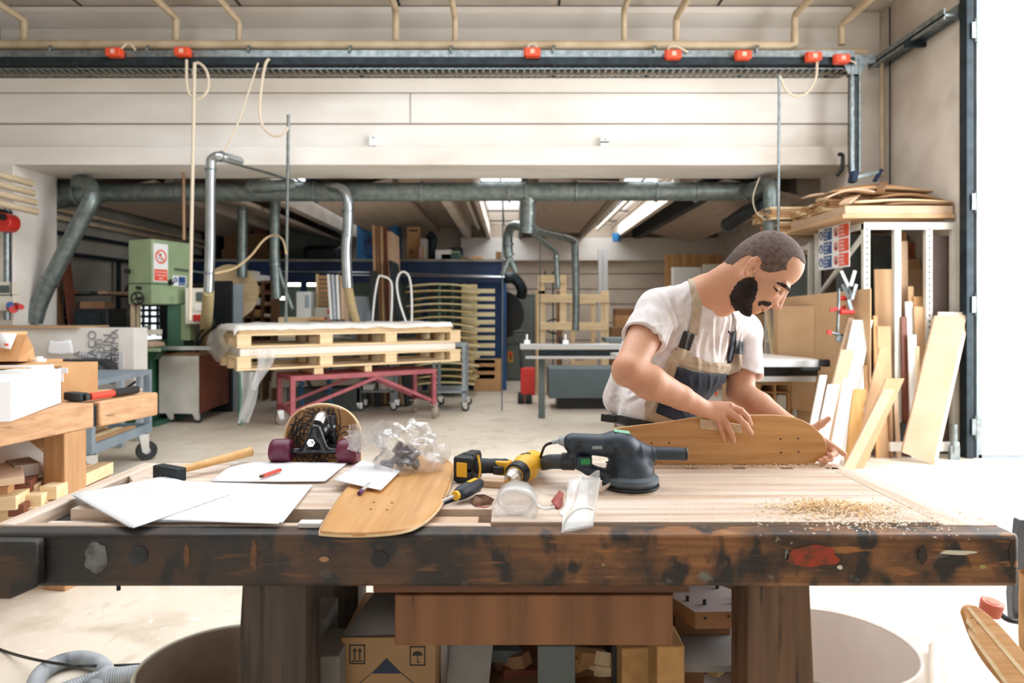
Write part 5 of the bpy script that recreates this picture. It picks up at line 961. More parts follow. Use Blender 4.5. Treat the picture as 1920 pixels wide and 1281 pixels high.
# ================================================================ signed distance modelling for soft shapes
class SDF:
    def __init__(s,lo=None,hi=None,h=.004,axes=None):   # axes: own spacing along x, y and z
        s.h=h
        s.ax=[np.asarray(a,np.float32) for a in axes] if axes else [np.arange(lo[i],hi[i]+h,h,dtype=np.float32) for i in range(3)]
        s.n=[len(a) for a in s.ax]; s.d=np.full(tuple(s.n),.5,np.float32)
    def reg(s,lo,hi):
        sl=[]
        for i in range(3):
            a=max(0,int(np.searchsorted(s.ax[i],lo[i]))-1); b=min(s.n[i],int(np.searchsorted(s.ax[i],hi[i]))+1)
            if b<=a: return None,None
            sl.append(slice(a,b))
        return tuple(sl),(s.ax[0][sl[0]][:,None,None],s.ax[1][sl[1]][None,:,None],s.ax[2][sl[2]][None,None,:])
    def ap(s,f,lo,hi,k,op='u'):
        m=k+3*s.h; sl,g=s.reg([v-m for v in lo],[v+m for v in hi])
        if sl is None: return s
        v=f(*g); d=s.d[sl]; k=max(k,1e-5)
        if op=='u': h=np.clip(.5+.5*(d-v)/k,0,1); s.d[sl]=d*(1-h)+v*h-k*h*(1-h)
        elif op=='s': h=np.clip(.5-.5*(d+v)/k,0,1); s.d[sl]=d*(1-h)-v*h+k*h*(1-h)
        return s
    def cone(s,a,b,ra,rb=None,k=.01,op='u'):
        rb=ra if rb is None else rb; a=np.array(a,float); b=np.array(b,float); ba=b-a; L2=float(ba@ba)+1e-12
        def f(x,y,z):
            px,py,pz=x-a[0],y-a[1],z-a[2]; t=np.clip((px*ba[0]+py*ba[1]+pz*ba[2])/L2,0,1)
            return np.sqrt((px-t*ba[0])**2+(py-t*ba[1])**2+(pz-t*ba[2])**2)-(ra+(rb-ra)*t)
        r=max(ra,rb); return s.ap(f,np.minimum(a,b)-r,np.maximum(a,b)+r,k,op)
    def chain(s,pts,rs,k=.01,op='u'):
        for i in range(len(pts)-1): s.cone(pts[i],pts[i+1],rs[i],rs[i+1],k if i==0 else min(k,.006),op)
        return s
    def ell(s,c,r,M=None,k=.01,op='u'):
        c=np.array(c,float); r=np.array(r,float); A=np.eye(3) if M is None else np.array(M,float)  # columns: local axes
        def f(x,y,z):
            px,py,pz=x-c[0],y-c[1],z-c[2]
            u=[(px*A[0,i]+py*A[1,i]+pz*A[2,i]) for i in range(3)]
            k0=np.sqrt(sum((u[i]/r[i])**2 for i in range(3))); k1=np.sqrt(sum((u[i]/r[i]**2)**2 for i in range(3)))+1e-6
            return k0*(k0-1)/k1
        e=np.abs(A)@r; return s.ap(f,c-e,c+e,k,op)
    def box(s,c,hf,M=None,rad=.003,k=.002,op='u'):
        c=np.array(c,float); A=np.eye(3) if M is None else np.array(M,float)
        def f(x,y,z):
            px,py,pz=x-c[0],y-c[1],z-c[2]
            q=[np.abs(px*A[0,i]+py*A[1,i]+pz*A[2,i])-(hf[i]-rad) for i in range(3)]
            return np.sqrt(sum(np.maximum(v,0)**2 for v in q))+np.minimum(np.maximum(np.maximum(q[0],q[1]),q[2]),0)-rad
        e=np.abs(A)@np.array(hf,float); return s.ap(f,c-e,c+e,k,op)
    def grid(s): return s.ax[0][:,None,None],s.ax[1][None,:,None],s.ax[2][None,None,:]
    def mesh(s,d=None):
        d=s.d if d is None else d; n=d.shape; neg=d<0
        c=np.zeros((n[0]-1,n[1]-1,n[2]-1),np.uint8)
        for i in (0,1):
            for j in (0,1):
                for k in (0,1): c+=neg[i:n[0]-1+i,j:n[1]-1+j,k:n[2]-1+k]
        I=np.argwhere((c>0)&(c<8)); idx=-np.ones(c.shape,np.int32); idx[tuple(I.T)]=np.arange(len(I))
        co=[(i,j,k) for i in (0,1) for j in (0,1) for k in (0,1)]
        val={q:d[I[:,0]+q[0],I[:,1]+q[1],I[:,2]+q[2]] for q in co}
        acc=np.zeros((len(I),3)); cnt=np.zeros(len(I))
        for a in co:
            for ax in range(3):
                if a[ax]==1: continue
                b=list(a); b[ax]=1; b=tuple(b); va,vb=val[a],val[b]; m=(va<0)!=(vb<0)
                t=np.where(m,va/(va-vb+1e-12),0); p=np.zeros((len(I),3)); p+=a; p[:,ax]+=t
                acc[m]+=p[m]; cnt[m]+=1
        q=I+acc/cnt[:,None]; vs=np.stack([np.interp(q[:,i],np.arange(n[i]),s.ax[i]) for i in range(3)],1); F=[]
        for ax in range(3):
            o=[0,1,2]; o.remove(ax); A=np.take(neg,range(0,n[ax]-1),ax); B=np.take(neg,range(1,n[ax]),ax)
            E=np.argwhere(A!=B); E=E[(E[:,o[0]]>0)&(E[:,o[1]]>0)&(E[:,o[0]]<n[o[0]]-1)&(E[:,o[1]]<n[o[1]]-1)]
            q=[]
            for du,dv in ((-1,-1),(0,-1),(0,0),(-1,0)):
                e=E.copy(); e[:,o[0]]+=du; e[:,o[1]]+=dv; q.append(idx[tuple(e.T)])
            Q=np.stack(q,1); fl=A[tuple(E.T)]; 
            if ax==1: fl=~fl
            Q[~fl]=Q[~fl][:,::-1]; Q=Q[(Q>=0).all(1)]; F.append(Q)
        return vs,np.concatenate(F)
def relax(vs,fs,it=1,lam=.5):
    e=np.concatenate([fs[:,[0,1]],fs[:,[1,2]],fs[:,[2,3]],fs[:,[3,0]]]); e=np.concatenate([e,e[:,::-1]])
    for _ in range(it):
        a=np.zeros_like(vs); np.add.at(a,e[:,0],vs[e[:,1]]); c=np.bincount(e[:,0],minlength=len(vs))[:,None]; vs=vs+lam*(a/np.maximum(c,1)-vs)
    return vs
def spart(name,sd,m,parent,d=None,it=1,label=None):
    vs,fs=sd.mesh(d) if not isinstance(sd,tuple) else sd
    if it: vs=relax(vs,fs,it)
    M=np.array(WM[parent].inverted()) if parent in WM else np.eye(4); vs=vs@M[:3,:3].T+M[:3,3]
    me=bpy.data.meshes.new(name); me.vertices.add(len(vs)); me.vertices.foreach_set('co',vs.astype(np.float32).ravel())
    me.loops.add(fs.size); me.loops.foreach_set('vertex_index',fs.astype(np.int32).ravel()); me.polygons.add(len(fs)); me.polygons.foreach_set('loop_start',np.arange(0,fs.size,4,dtype=np.int32))
    me.update(calc_edges=True); me.validate(); me.materials.append(m); me.shade_smooth()
    o=bpy.data.objects.new(name,me); col.objects.link(o); o.parent=parent; WM[o]=WM[parent]; return setp(o,label)
# ================================================================ main workbench
TZ=.85
def TP(px,py,z=TZ): Y=(CH-z)*FPX/(py-582); return V(((px-960)*Y/FPX,Y,z))
topm=wood('worn_bench_top','DED0C3','C2A78F','X',9,.5,.3,c3='8F7566',s3=2.2,lo3=.6,hi3=.8)
def apron():
    m=bpy.data.materials.new('stained_bench_front'); m.use_nodes=True; nt=m.node_tree; N=nt.nodes; L=nt.links; b=N['Principled BSDF']; b.inputs['Roughness'].default_value=.5
    tc=N.new('ShaderNodeTexCoord')
    def nz(sc,st,d=8,off=0):
        mp=N.new('ShaderNodeMapping'); L.new(tc.outputs['Object'],mp.inputs[0]); mp.inputs['Scale'].default_value=st; mp.inputs['Location'].default_value=(off,off,0)
        n=N.new('ShaderNodeTexNoise'); n.inputs['Scale'].default_value=sc; n.inputs['Detail'].default_value=d; L.new(mp.outputs[0],n.inputs[0]); return n.outputs[0]
    def mr(s_,a,c,lo=0,hi=1):
        r=N.new('ShaderNodeMapRange'); r.inputs[1].default_value=a; r.inputs[2].default_value=c; r.inputs[3].default_value=lo; r.inputs[4].default_value=hi; L.new(s_,r.inputs[0]); return r.outputs[0]
    cur=None
    layers=[(mr(nz(9,(.5,8,12)),.35,.65),'744A28'),(mr(nz(5,(1,1,1.3),9,3),.42,.58),'3A2A1F'),(mr(nz(11,(1.6,1,1),9,7),.5,.6),'231F1D'),(mr(nz(28,(.3,1,2.2),7,1),.6,.68),'A06B3A'),(mr(nz(17,(1,1,1.2),5,11),.66,.73),'6F6E66'),(mr(nz(40,(1,1,1),3,15),.72,.76),'B9A888')]
    for f,c in layers:
        mx=N.new('ShaderNodeMix'); mx.data_type='RGBA'; L.new(f,mx.inputs[0]); mx.inputs[7].default_value=lin(c)
        if cur: L.new(cur,mx.inputs[6])
        else: mx.inputs[6].default_value=lin('94663C')
        cur=mx.outputs[2]
    # grease worn into the left half of the old front board
    sp=N.new('ShaderNodeSeparateXYZ'); L.new(tc.outputs['Object'],sp.inputs[0]); ad=N.new('ShaderNodeMath'); ad.operation='MULTIPLY_ADD'; L.new(nz(3,(1,1,1),5,5),ad.inputs[0]); ad.inputs[1].default_value=-.9; L.new(sp.outputs[0],ad.inputs[2])
    mx=N.new('ShaderNodeMix'); mx.data_type='RGBA'; L.new(mr(ad.outputs[0],-.15,-.95,0,.8),mx.inputs[0]); L.new(cur,mx.inputs[6]); mx.inputs[7].default_value=lin('1F2020'); 
    L.new(mx.outputs[2],b.inputs['Base Color'])
    bp=N.new('ShaderNodeBump'); bp.inputs['Strength'].default_value=.5; bp.inputs['Distance'].default_value=.004; L.new(nz(12,(.6,5,6)),bp.inputs['Height']); L.new(bp.outputs[0],b.inputs['Normal'])
    return m
ap_m=apron()
bench=thing('workbench','big old wooden workbench with a dark stained front edge in the foreground','workbench',(0,1.37,0))
Z0=.742
part('front_board',MB().box(-1.07,1.022,1.372,1.43,Z0,TZ),ap_m,bench,bv=.010)
part('vise_jaw',MB().prism([(-1.12,.73),(-.99,.73),(-.935,Z0+.012),(-.935,TZ-.004),(-1.12,TZ-.004)],.032,TR(0,1.372,0)@XZ),ap_m,bench,bv=.008)
part('rim_strip',MB().box(-1.06,-.045,1.431,1.452,TZ-.05,TZ-.001),topm,bench,bv=.004)
YT=[1.452,1.545,1.66,1.78,1.885,2.01]
# right hand planks with dog holes near the back
dog=[FX(x,1.97) for x in (1291,1380,1468,1552)]
for i in range(5):
    x0=-.045 if i==0 else -1.0; x1=.905
    if i<4: part('plank',MB().box(x0,x1,YT[i]+.0008,YT[i+1]-.0008,TZ-.05,TZ),topm,bench,bv=.0015)
    else:
        m_=MB(); y0,y1=YT[4]+.0008,2.01; ya,yb=1.935,1.955; xs=[x0]+[v for d_ in dog for v in (d_-.018,d_+.018)]+[x1]
        m_.box(x0,x1,y0,ya,TZ-.05,TZ).box(x0,x1,yb,y1,TZ-.05,TZ)
        for k in range(0,len(xs),2): m_.box(xs[k],xs[k+1],ya,yb,TZ-.05,TZ)
        part('plank',m_,topm,bench)
part('end_batten',MB().add([(.9065,1.431,TZ-.05),(1.02,1.431,TZ-.05),(.952,2.01,TZ-.05),(.9065,2.01,TZ-.05),(.9065,1.431,TZ),(1.02,1.431,TZ),(.952,2.01,TZ),(.9065,2.01,TZ)],[(0,3,2,1),(4,5,6,7),(0,1,5,4),(1,2,6,5),(2,3,7,6),(3,0,4,7)]),wood('worn_bench_top_end','DED0C3','C2A78F','Y',9,.55,.3),bench,bv=.003)
part('end_batten',MB().box(-1.085,-1.045,1.432,2.01,TZ-.05,TZ+.001),MC['worn_bench_top_end'],bench,bv=.004)
part('slot_wall',MB().box(-1.044,-1.001,1.56,2.01,TZ-.05,TZ-.03),ap_m,bench)
part('slot_block',MB().prism([(-1.044,1.86),(-1.0,1.80),(-1.0,2.01),(-1.044,2.01)],.03,TR(0,0,TZ-.0305)),MC['worn_bench_top_end'],bench,bv=.002)
part('tray_floor',MB().box(-1.04,-.046,1.453,1.5445,TZ-.1,TZ-.075),ap_m,bench)
part('tray_back',MB().box(-.99,-.046,1.5446,1.56,TZ-.075,TZ-.05),ap_m,bench)
part('tray_corner',MB().prism([(-1.04,1.455),(-.80,1.455),(-.93,1.54),(-1.04,1.54)],.05,TR(0,0,TZ-.074)),topm,bench,bv=.003)
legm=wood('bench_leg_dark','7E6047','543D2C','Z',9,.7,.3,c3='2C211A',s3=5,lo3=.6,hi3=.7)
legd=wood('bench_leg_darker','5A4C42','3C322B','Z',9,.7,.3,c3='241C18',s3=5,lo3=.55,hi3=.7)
def taper(xa0,xa1,xb0,xb1,y0,y1,z0,z1): return MB().add([(xb0,y0,z0),(xb1,y0,z0),(xb1,y1,z0),(xb0,y1,z0),(xa0,y0,z1),(xa1,y0,z1),(xa1,y1,z1),(xa0,y1,z1)],[(0,3,2,1),(4,5,6,7),(0,1,5,4),(1,2,6,5),(2,3,7,6),(3,0,4,7)])
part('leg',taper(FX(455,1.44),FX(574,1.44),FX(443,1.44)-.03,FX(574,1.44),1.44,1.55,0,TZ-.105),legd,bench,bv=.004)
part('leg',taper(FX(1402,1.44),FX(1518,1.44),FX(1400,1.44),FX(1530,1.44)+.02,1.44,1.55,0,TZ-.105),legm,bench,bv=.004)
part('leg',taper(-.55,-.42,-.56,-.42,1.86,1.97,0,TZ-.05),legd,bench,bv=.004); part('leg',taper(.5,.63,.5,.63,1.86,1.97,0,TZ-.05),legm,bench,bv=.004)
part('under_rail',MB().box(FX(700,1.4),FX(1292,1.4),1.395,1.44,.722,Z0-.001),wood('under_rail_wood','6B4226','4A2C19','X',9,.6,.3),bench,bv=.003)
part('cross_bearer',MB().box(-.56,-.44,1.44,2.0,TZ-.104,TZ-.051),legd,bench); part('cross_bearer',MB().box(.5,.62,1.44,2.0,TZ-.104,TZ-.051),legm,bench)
dr=part('drawer',MB().box(FX(740,1.41),FX(1262,1.41),1.41,1.43,ZZ(1211,1.41),ZZ(1116,1.41)).box(FX(745,1.41),FX(1256,1.41),1.43,1.8,ZZ(1205,1.41),ZZ(1150,1.41)),wood('drawer_front_wood','8D5F3B','6E4729','Z',6,.6,.3,c3='4A2E1C',s3=8,lo3=.66,hi3=.72),bench,bv=.003)
part('back_panel',MB().box(-.33,.47,1.975,1.995,.05,TZ-.052),legd,bench)  # added dark board, keeps light from behind out of the underside
part('tie_rod',MB().cyl((FX(217,1.38),1.39,Z0+.0),(FX(217,1.38),1.39,Z0-.012),.004),dark_st,bench)
# bolts and paint marks that belong to the front board
def blob(px,py,w_,h_,m,name='paint_stain',seed=1,Y=1.3712):
    rr=random.Random(seed); pts=[]
    for k in range(26):
        a=2*PI*k/26; q=1+.28*mn.noise(V((math.cos(a)*1.5+seed,math.sin(a)*1.5,seed)))+.1*(rr.random()-.5)
        pts.append((FX(px+w_*q*math.cos(a),Y),ZZ(py+h_*q*math.sin(a),Y)))
    return part(name,MB().prism(pts,.0006,TR(0,Y,0)@XZ),m,bench)
red_t=mat('worn_red_paint','A23A20','6B3A22',.6,scale=30,lo=.45,hi=.6); gry_t=mat('worn_grey_paint','74797A','4C463F',.6,scale=26,lo=.42,hi=.6)
blob(1525,1044,52,20,red_t,seed=3)
for i,(x,y,a,b,m) in enumerate(((1794,1036,34,4,cream),(1575,1064,5,4,cream),(1842,1063,7,4,mat('ochre_spot','A89A5C',None,.6)),(1475,1040,4,10,gry_t),(180,1045,22,30,gry_t),(66,1052,9,8,cream),(608,1049,9,5,mat('tan_spot','A9825F',None,.6)),(350,1044,5,26,mat('orange_wood_scar','7E5431','523825',.6,scale=40)),(476,1042,6,28,MC['orange_wood_scar']),(15,1080,8,7,cream),(1730,1040,8,16,mat('tar_spot','26221F','3A2F27',.6,scale=40)),(1898,1040,6,24,MC['tar_spot']))):
    blob(x,y,a,b,m,seed=10+i)
part('screw_plug',MB().cyl((FX(259,1.37),1.372,ZZ(1042,1.37)),(FX(259,1.37),1.3695,ZZ(1042,1.37)),.019,n=24),mat('dark_plug','34383A','22262A',.6,scale=40),bench)
part('screw_plug',MB().cyl((FX(712,1.37),1.372,ZZ(1049,1.37)),(FX(712,1.37),1.3695,ZZ(1049,1.37)),.017,n=24),blk,bench)
top('pale_offcut',MB().box(FX(762,1.48),FX(896,1.48),1.46,1.53,TZ-.0748,TZ-.012),mdf_l,'pale board lying in the bench tray beside the deck','offcut',bv=.002)
top('pale_offcut',MB().box(FX(430,1.455),FX(570,1.455),1.457,1.50,TZ-.0745,TZ-.03),pine,'pale strip lying in the bench tray left of the deck','offcut',bv=.002)
top('pale_offcut',MB().bar((-.78,1.475,TZ-.055),(-.62,1.51,TZ-.055),.05,.035),mahog,'reddish offcut in the tray under the paper corner','offcut',bv=.002)
top('eraser',MB().box(FX(562,1.42),FX(604,1.42),1.405,1.43,TZ+.001,TZ+.012),white_p,'small white block beside the front left corner of the deck','block',bv=.002)
# ---- papers
ink=mat('faint_pencil_ink','A9AEBB',None,.8)
def sheets(label,c,z,n=3,grp=None,lines=True,mm=None):
    t=thing('paper_stack',label,'paper',TP(*c[3],z=z)); 
    for k in range(n):
        q=[TP(x+rnd.uniform(-3,3)*k,y+rnd.uniform(-1,1)*k,z+.0012*(n-k)) for x,y in c]
        def fn(u,v,q=q,k=k): 
            p=(q[0]*(1-u)+q[1]*u)*(1-v)+(q[3]*(1-u)+q[2]*u)*v
            return p+V((0,0,.003*math.sin(3*u+2*v+k)*(.4 if k==0 else .2)+.003))
        part('sheet',MB().grid(fn,8,8),mm or paper,t,sol=.0006)
    if lines:
        lm=MB()
        for k in range(9):
            v=.15+.08*k
            a=(q[0]*(1-v)+q[3]*v); b=(q[1]*(1-v)+q[2]*v); A=a*(.85)+b*.15; B=a.lerp(b,.5+.3*rnd.random()); lm.bar(A+V((0,0,.0085)),B+V((0,0,.0085)),.0006,.0003)
        part('faint_drawing_lines',lm,ink,t)
    return t
sheets('stack of white drawing sheets nearest the left front corner of the bench',[(310,896),(432,928),(250,992),(136,931)],TZ+.008,4)
sheets('white sheets lying under the left stack, fanned to the right',[(330,906),(578,913),(522,984),(280,978)],TZ+.003,4)
sheets('white sheet with a faint plan and a red pencil on it',[(440,869),(650,870),(610,904),(394,906)],TZ+.001,3)
top('notepad_edge',MB().grid(lambda u,v:TP(338+u*98,983+v*7+(2 if int(u*28)%2 else 0)*v,TZ-.004+.002*math.sin(u*20)),28,2),paper,'torn edge of a spiral note sheet poking from under the papers','paper',sol=.0006)
t=thing('carpenter_pencil','flat red carpenter pencil lying on the drawing sheet','pencil',TP(508,887,TZ+.01))
a=TP(492,893,TZ+.016); b=TP(526,881,TZ+.016); part('barrel',MB().bar(a,b,.011,.008),mat('pencil_red','C9462F',None,.5),t,bv=.002); part('tip',MB().bar(a-(b-a).normalized()*.006,a,.010,.007),mat('pencil_wood','6A4A3A',None,.7),t)
# ---- hammer
t=thing('club_hammer','hammer with a dark steel head and pale handle, lying on the bench','hammer',TP(320,885,TZ))
z=TZ+.022
a=TP(296,883,z-.0);b=TP(340,891,z-.0); part('head',MB().bar(a,b,.032,.036),dark_st,t,bv=.004)
mid=(a+b)/2; hn=V(((470-960)*2.0/1280,2.0,TZ+.036)); part('handle',MB().tube([mid+(hn-mid)*u for u in (.06,.2,.5,.75,.93,1)],.011,12,4,rs=lambda u:.009+.006*u),wood('hickory','E2B476','CF9A58','X',8,.4),t)
part('wedge_eye',MB().box(a.x*.5+b.x*.5-.009,a.x*.5+b.x*.5+.009,a.y-.016+.0,a.y-.012,z-.008,z+.009),card,t)
# ---- deck lying on the bench
def deck_mesh(outline,z,th,nose=0):
    import bmesh
    return MB().prism(outline,th,TR(0,0,z))
def smooth2(pts,n=6): return [(p.x,p.y) for p in smooth_path([V((x,y,0)) for x,y in pts+[pts[0]]],n)][:-1]
bamb=wood('bamboo_deck_lengthwise','D6A468','BE8748','Y',14,.38,.03,coat=.2); bambx=wood('bamboo_deck','D2A067','B98246','X',16,.4,.03,coat=.2)
dk=[(-.379,1.345),(-.388,1.40),(-.405,1.6),(-.405,1.8),(-.39,1.93),(-.34,2.02),(-.27,2.045),(-.21,2.02),(-.172,1.95),(-.158,1.83),(-.157,1.62),(-.165,1.5),(-.185,1.41),(-.215,1.36),(-.27,1.338),(-.33,1.335)]
t=thing('skateboard_deck','bare bamboo skateboard deck lying flat on the bench beside the drill','skateboard deck',(-.28,1.7,TZ))
part('deck',MB().prism(smooth2(dk),.012,TR(0,0,TZ+.004)),bamb,t,bv=.004)
part('edge_ply',MB().prism([(x*1.0+(-.002 if x<-.28 else .002),y) for x,y in smooth2(dk)],.005,TR(0,0,TZ+.006)),pine,t)
for x,y in ((690,925),(721,926),(696,912),(730,913)): c=TP(x+5,y+30,TZ+.0165); part('bolt_hole',MB().cyl(c,c+V((0,0,.0004)),.0028,n=10),blackink,t)
sheets('small white sheet on the bare deck under the plastic bag',[(680,866),(750,886),(714,921),(626,903)],TZ+.02,2,lines=False)
t=thing('marker_pen','purple tipped clear pen sticking out from the small white sheet','pen',TP(682,915,TZ+.02)); a=TP(675,924,TZ+.022); b=TP(692,908,TZ+.026)
part('barrel',MB().cyl(a,b,.005,n=12),glassy,t); part('cap',MB().cyl(a-(b-a).normalized()*.006,a+(b-a)*.2,.0052,n=12),mat('purple_plastic','5C2A66',None,.4),t)
# ---- plastic bag
BC=P(752,846,1.86)
t=thing('plastic_bag','crumpled clear plastic bag with metal hardware inside, on the bare deck','plastic bag',(BC.x,BC.y,TZ+.017))
def lump(c,r,am,fr,seed,nu=44,nv=30,zmin=None):
    def f(u,v):
        th=2*PI*u; ph=PI*v; d=V((math.sin(ph)*math.cos(th),math.sin(ph)*math.sin(th),math.cos(ph)))
        q=1+am*mn.noise(d*fr+V((seed,0,0)))+am*.6*abs(mn.noise(d*fr*2.5+V((0,seed,0))))-am*.2; p=V((c[0]+d.x*r[0]*q,c[1]+d.y*r[1]*q,c[2]+d.z*r[2]*q))
        if zmin: p.z=max(p.z,zmin)
        return p
    return MB().grid(f,nu,nv)
clearbag=mat('clear_bag_film','F4F5F8',None,.18,trans=.75,alpha=.42,bump=1.0,bscale=55)
part('bag',lump(BC+V((.012,0,-.002)),(.10,.065,.072),.55,1.6,3,60,40,TZ+.0175),clearbag,t,ang=180)
part('bag_neck',MB().grid(lambda u,v:P(648+u*72+(6*math.sin(v*9))*(1-u),806+v*58*(.55+.45*u)+ -14*u+6*math.sin(v*7+u*4),1.84+.035*math.sin(u*7+v*6)),22,22),clearbag,t,ang=180,sol=.0008)
part('bag_neck',MB().grid(lambda u,v:P(660+u*90,800+v*26+(1-u)*18-12*math.sin(u*2)+5*math.sin(v*6+u*7),1.86-.02*math.sin(u*9)),18,14),clearbag,t,ang=180)
part('bag_flap',MB().grid(lambda u,v:P(654+u*22,787+(1-u)*10+v*26+u*6,1.86+.01*math.sin(9*u)),5,6),clearbag,t,ang=180)
hwm=mat('dull_metal_hardware','6F6A70','4B474D',.35,.8,scale=40)
for i in range(16):
    a=rnd.uniform(0,2*PI); r_=rnd.uniform(.008,.05); c=BC+V((.012+r_*math.cos(a)*1.1,r_*math.sin(a)*.6,rnd.uniform(-.05,.012)))
    c.z=max(c.z,TZ+.032); d_=V((rnd.uniform(-1,1),rnd.uniform(-1,1),rnd.uniform(-.6,.6))).normalized()*.017
    part('hardware',MB().cyl(c-d_,c+d_,.008,.011,n=10),hwm,t)
t=thing('clear_cup','clear ribbed plastic cup lying beside the bag','cup',P(822,850,1.95)); c0=P(806,848,1.93); c1=P(831,849,1.98)
m_=MB(); m_.tube([c0,c0+(c1-c0)*.5,c1],.026,24,cap=False,rs=lambda u:.022+.006*u); part('wall',m_,clearbag,t,sol=.0012); part('rim',MB().tube([c1+V((0,.028*math.cos(a*PI/12)*.6,.028*math.sin(a*PI/12))) for a in range(25)],.0015,6,cap=False),glassy,t)
# ---- longboard leaning on the back edge
GY=2.035
t=thing('longboard','patterned longboard with purple wheels leaning against the back of the bench','longboard',(FX(603,GY),GY+.05,0))
cx_=FX(604,GY+.03); zt_=ZZ(757,GY+.03); hw_=.118
def lb(z): return GY+.03-(z-TZ)*.02
pts=[]
for k in range(25): a=PI*k/24; pts.append((hw_*math.cos(a)*(1),zt_-.105+.105*math.sin(a)**.9))
pts+= [(-hw_,.9),(-hw_*.97,.5),(-hw_*.8,.16),(-hw_*.3,.01),(hw_*.3,.01),(hw_*.8,.16),(hw_*.97,.5),(hw_,.9)]
part('deck',MB().prism([(cx_+x,z) for x,z in pts],.012,TR(0,GY+.045,0)@XZ),pine,t,bv=.002)
part('deck_graphic_panel',MB().prism([(cx_+x*.94,z-.006 if z>1 else z) for x,z in pts],.001,TR(0,GY+.0325,0)@XZ),wood('graphic_tan','A87A45','8E6537','Z',8,.5),t)
gm_=MB(); r2=random.Random(4)
for k in range(34):   # interlaced ribbon pattern
    ccx,ccz=cx_+r2.uniform(-.09,.09),r2.uniform(.88,zt_-.05); r0_=r2.uniform(.03,.075); a0=r2.uniform(0,6)
    for off in (0,.013):
        q=[]
        for j in range(20):
            a=a0+j*.13; x=ccx+(r0_+off)*math.cos(a); z=ccz+(r0_+off)*math.sin(a)*1.3
            e=math.sqrt(max(0,1-max(0,(z-(zt_-.105))/.105)**2))*hw_*.9
            if abs(x-cx_)<e and z<zt_-.012: q.append((x,GY+.0310,z))
            else:
                if len(q)>2: gm_.tube(q,.0014,5)
                q=[]
        if len(q)>2: gm_.tube(q,.0014,5)
part('ribbon_pattern',gm_,blackink,t)
def truck(cz):
    c=V((cx_-.004,GY+.0,cz)); tk=part('truck',MB().bar((c.x-.042,GY+.004,cz+.0),(c.x+.055,GY+.004,cz+.0),.03,.001),blk,t); 
    sd=SDF((c.x-.16,GY-.1,cz-.05),(c.x+.16,GY+.035,cz+.11),.0022)
    sd.box((c.x+.012,GY+.024,cz+.035),(.036,.006,.052),None,.004,.002)
    sd.cone((c.x-.075,GY-.03,cz-.01),(c.x+.075,GY-.03,cz-.01),.0085,.0085,.003)
    sd.cone((c.x-.03,GY-.03,cz-.008),(c.x-.002,GY-.03,cz+.055),.011,.012,.012).cone((c.x+.03,GY-.03,cz-.008),(c.x+.006,GY-.03,cz+.055),.011,.012,.012)
    sd.cone((c.x+.004,GY-.028,cz+.03),(c.x+.016,GY+.02,cz+.045),.017,.02,.01).cone((c.x,GY-.03,cz+.05),(c.x+.01,GY+.02,cz+.075),.012,.018,.01)
    spart('hanger',sd,mat('black_enamel','181B20',None,.25,.3,coat=.4),t,it=2)
    part('pivot_cap',MB().tube([(c.x+.004,GY-.02,cz+.066),(c.x+.006,GY+.0,cz+.079),(c.x+.008,GY+.02,cz+.083)],.019,18,3),mat('brushed_steel','A9A4A0',None,.25,.9),t)
    part('kingpin_nut',MB().cyl((c.x-.006,GY-.04,cz+.017),(c.x-.006,GY-.052,cz+.018),.014,.012,n=6).cyl((c.x-.006,GY-.052,cz+.018),(c.x-.006,GY-.06,cz+.018),.006),chrome,t)
    for sx_ in (-1,1):
        wx=c.x+sx_*.098
        w_=part('wheel',MB(TR(wx,GY-.03,cz-.01,0,0,90)).lathe([(.0,-.03),(.022,-.03),(.028,-.031),(.034,-.026),(.036,-.012),(.036,.012),(.034,.026),(.028,.031),(.022,.03),(0,.03)],None,36),mat('purple_urethane','6E2340','5C1C36',.4,scale=6),t,ang=50)
        sub('axle_nut',MB().cyl((wx-.034,GY-.03,cz-.01),(wx+.034,GY-.03,cz-.01),.008),steel,w_,t)
    for dx,dz in ((-.02,.055),(.04,.055)): part('bolt',MB().cyl((c.x+dx+.005,GY+.02,cz+dz),(c.x+dx+.005,GY+.012,cz+dz),.005,n=6),steel,t)
truck(ZZ(842,GY)+.01); 
# ---- cordless drill
t=thing('cordless_drill','yellow and black cordless drill lying on its side on the bench','drill',TP(930,905,TZ))
D=lambda px,py,Y:P(px,py,Y)
bc=P(877,882,1.80); Mx=np.array([[.93,.35,0],[-.35,.93,0],[0,0,1]])
sd=SDF((-.19,1.70,TZ),(.11,1.96,TZ+.11),.0022)
s1=SDF((-.19,1.70,TZ),(.0,1.96,TZ+.11),.0022); s1.box((bc.x,bc.y,TZ+.036),(.027,.036,.034),Mx,.008,.002).box((bc.x+.012,bc.y+.002,TZ+.068),(.016,.025,.010),Mx,.006,.006); s1.box((bc.x,bc.y-.04,TZ+.036),(.03,.012,.003),Mx,.001,.004,'s')
spart('battery',s1,blk,t,it=1)
p0=P(899,890,1.80)+V((0,0,-.002)); p1=P(938,897,1.81); p2=P(948,896,1.82)
s2=SDF((-.12,1.72,TZ+.0),(.02,1.9,TZ+.1),.0022); s2.cone((bc.x+.026,bc.y,TZ+.04),(-.045,1.815,TZ+.036),.021,.018,.01).cone((-.045,1.815,TZ+.036),(-.02,1.81,TZ+.036),.018,.021,.008)
spart('grip',s2,mat('black_rubber_grip','22262A','2C3034',.6,scale=20),t,it=1)
yel=mat('yellow_tool_plastic','EDB52A',None,.4)
s3=SDF((-.05,1.70,TZ),(.09,1.95,TZ+.1),.0022)
h0=P(985,893,1.78); ax_=V((-.45,-.88,-.12)).normalized(); rr_=V((h0.x,h0.y,TZ+.04))
e0_=rr_-ax_*.05; e1_=rr_+ax_*.045
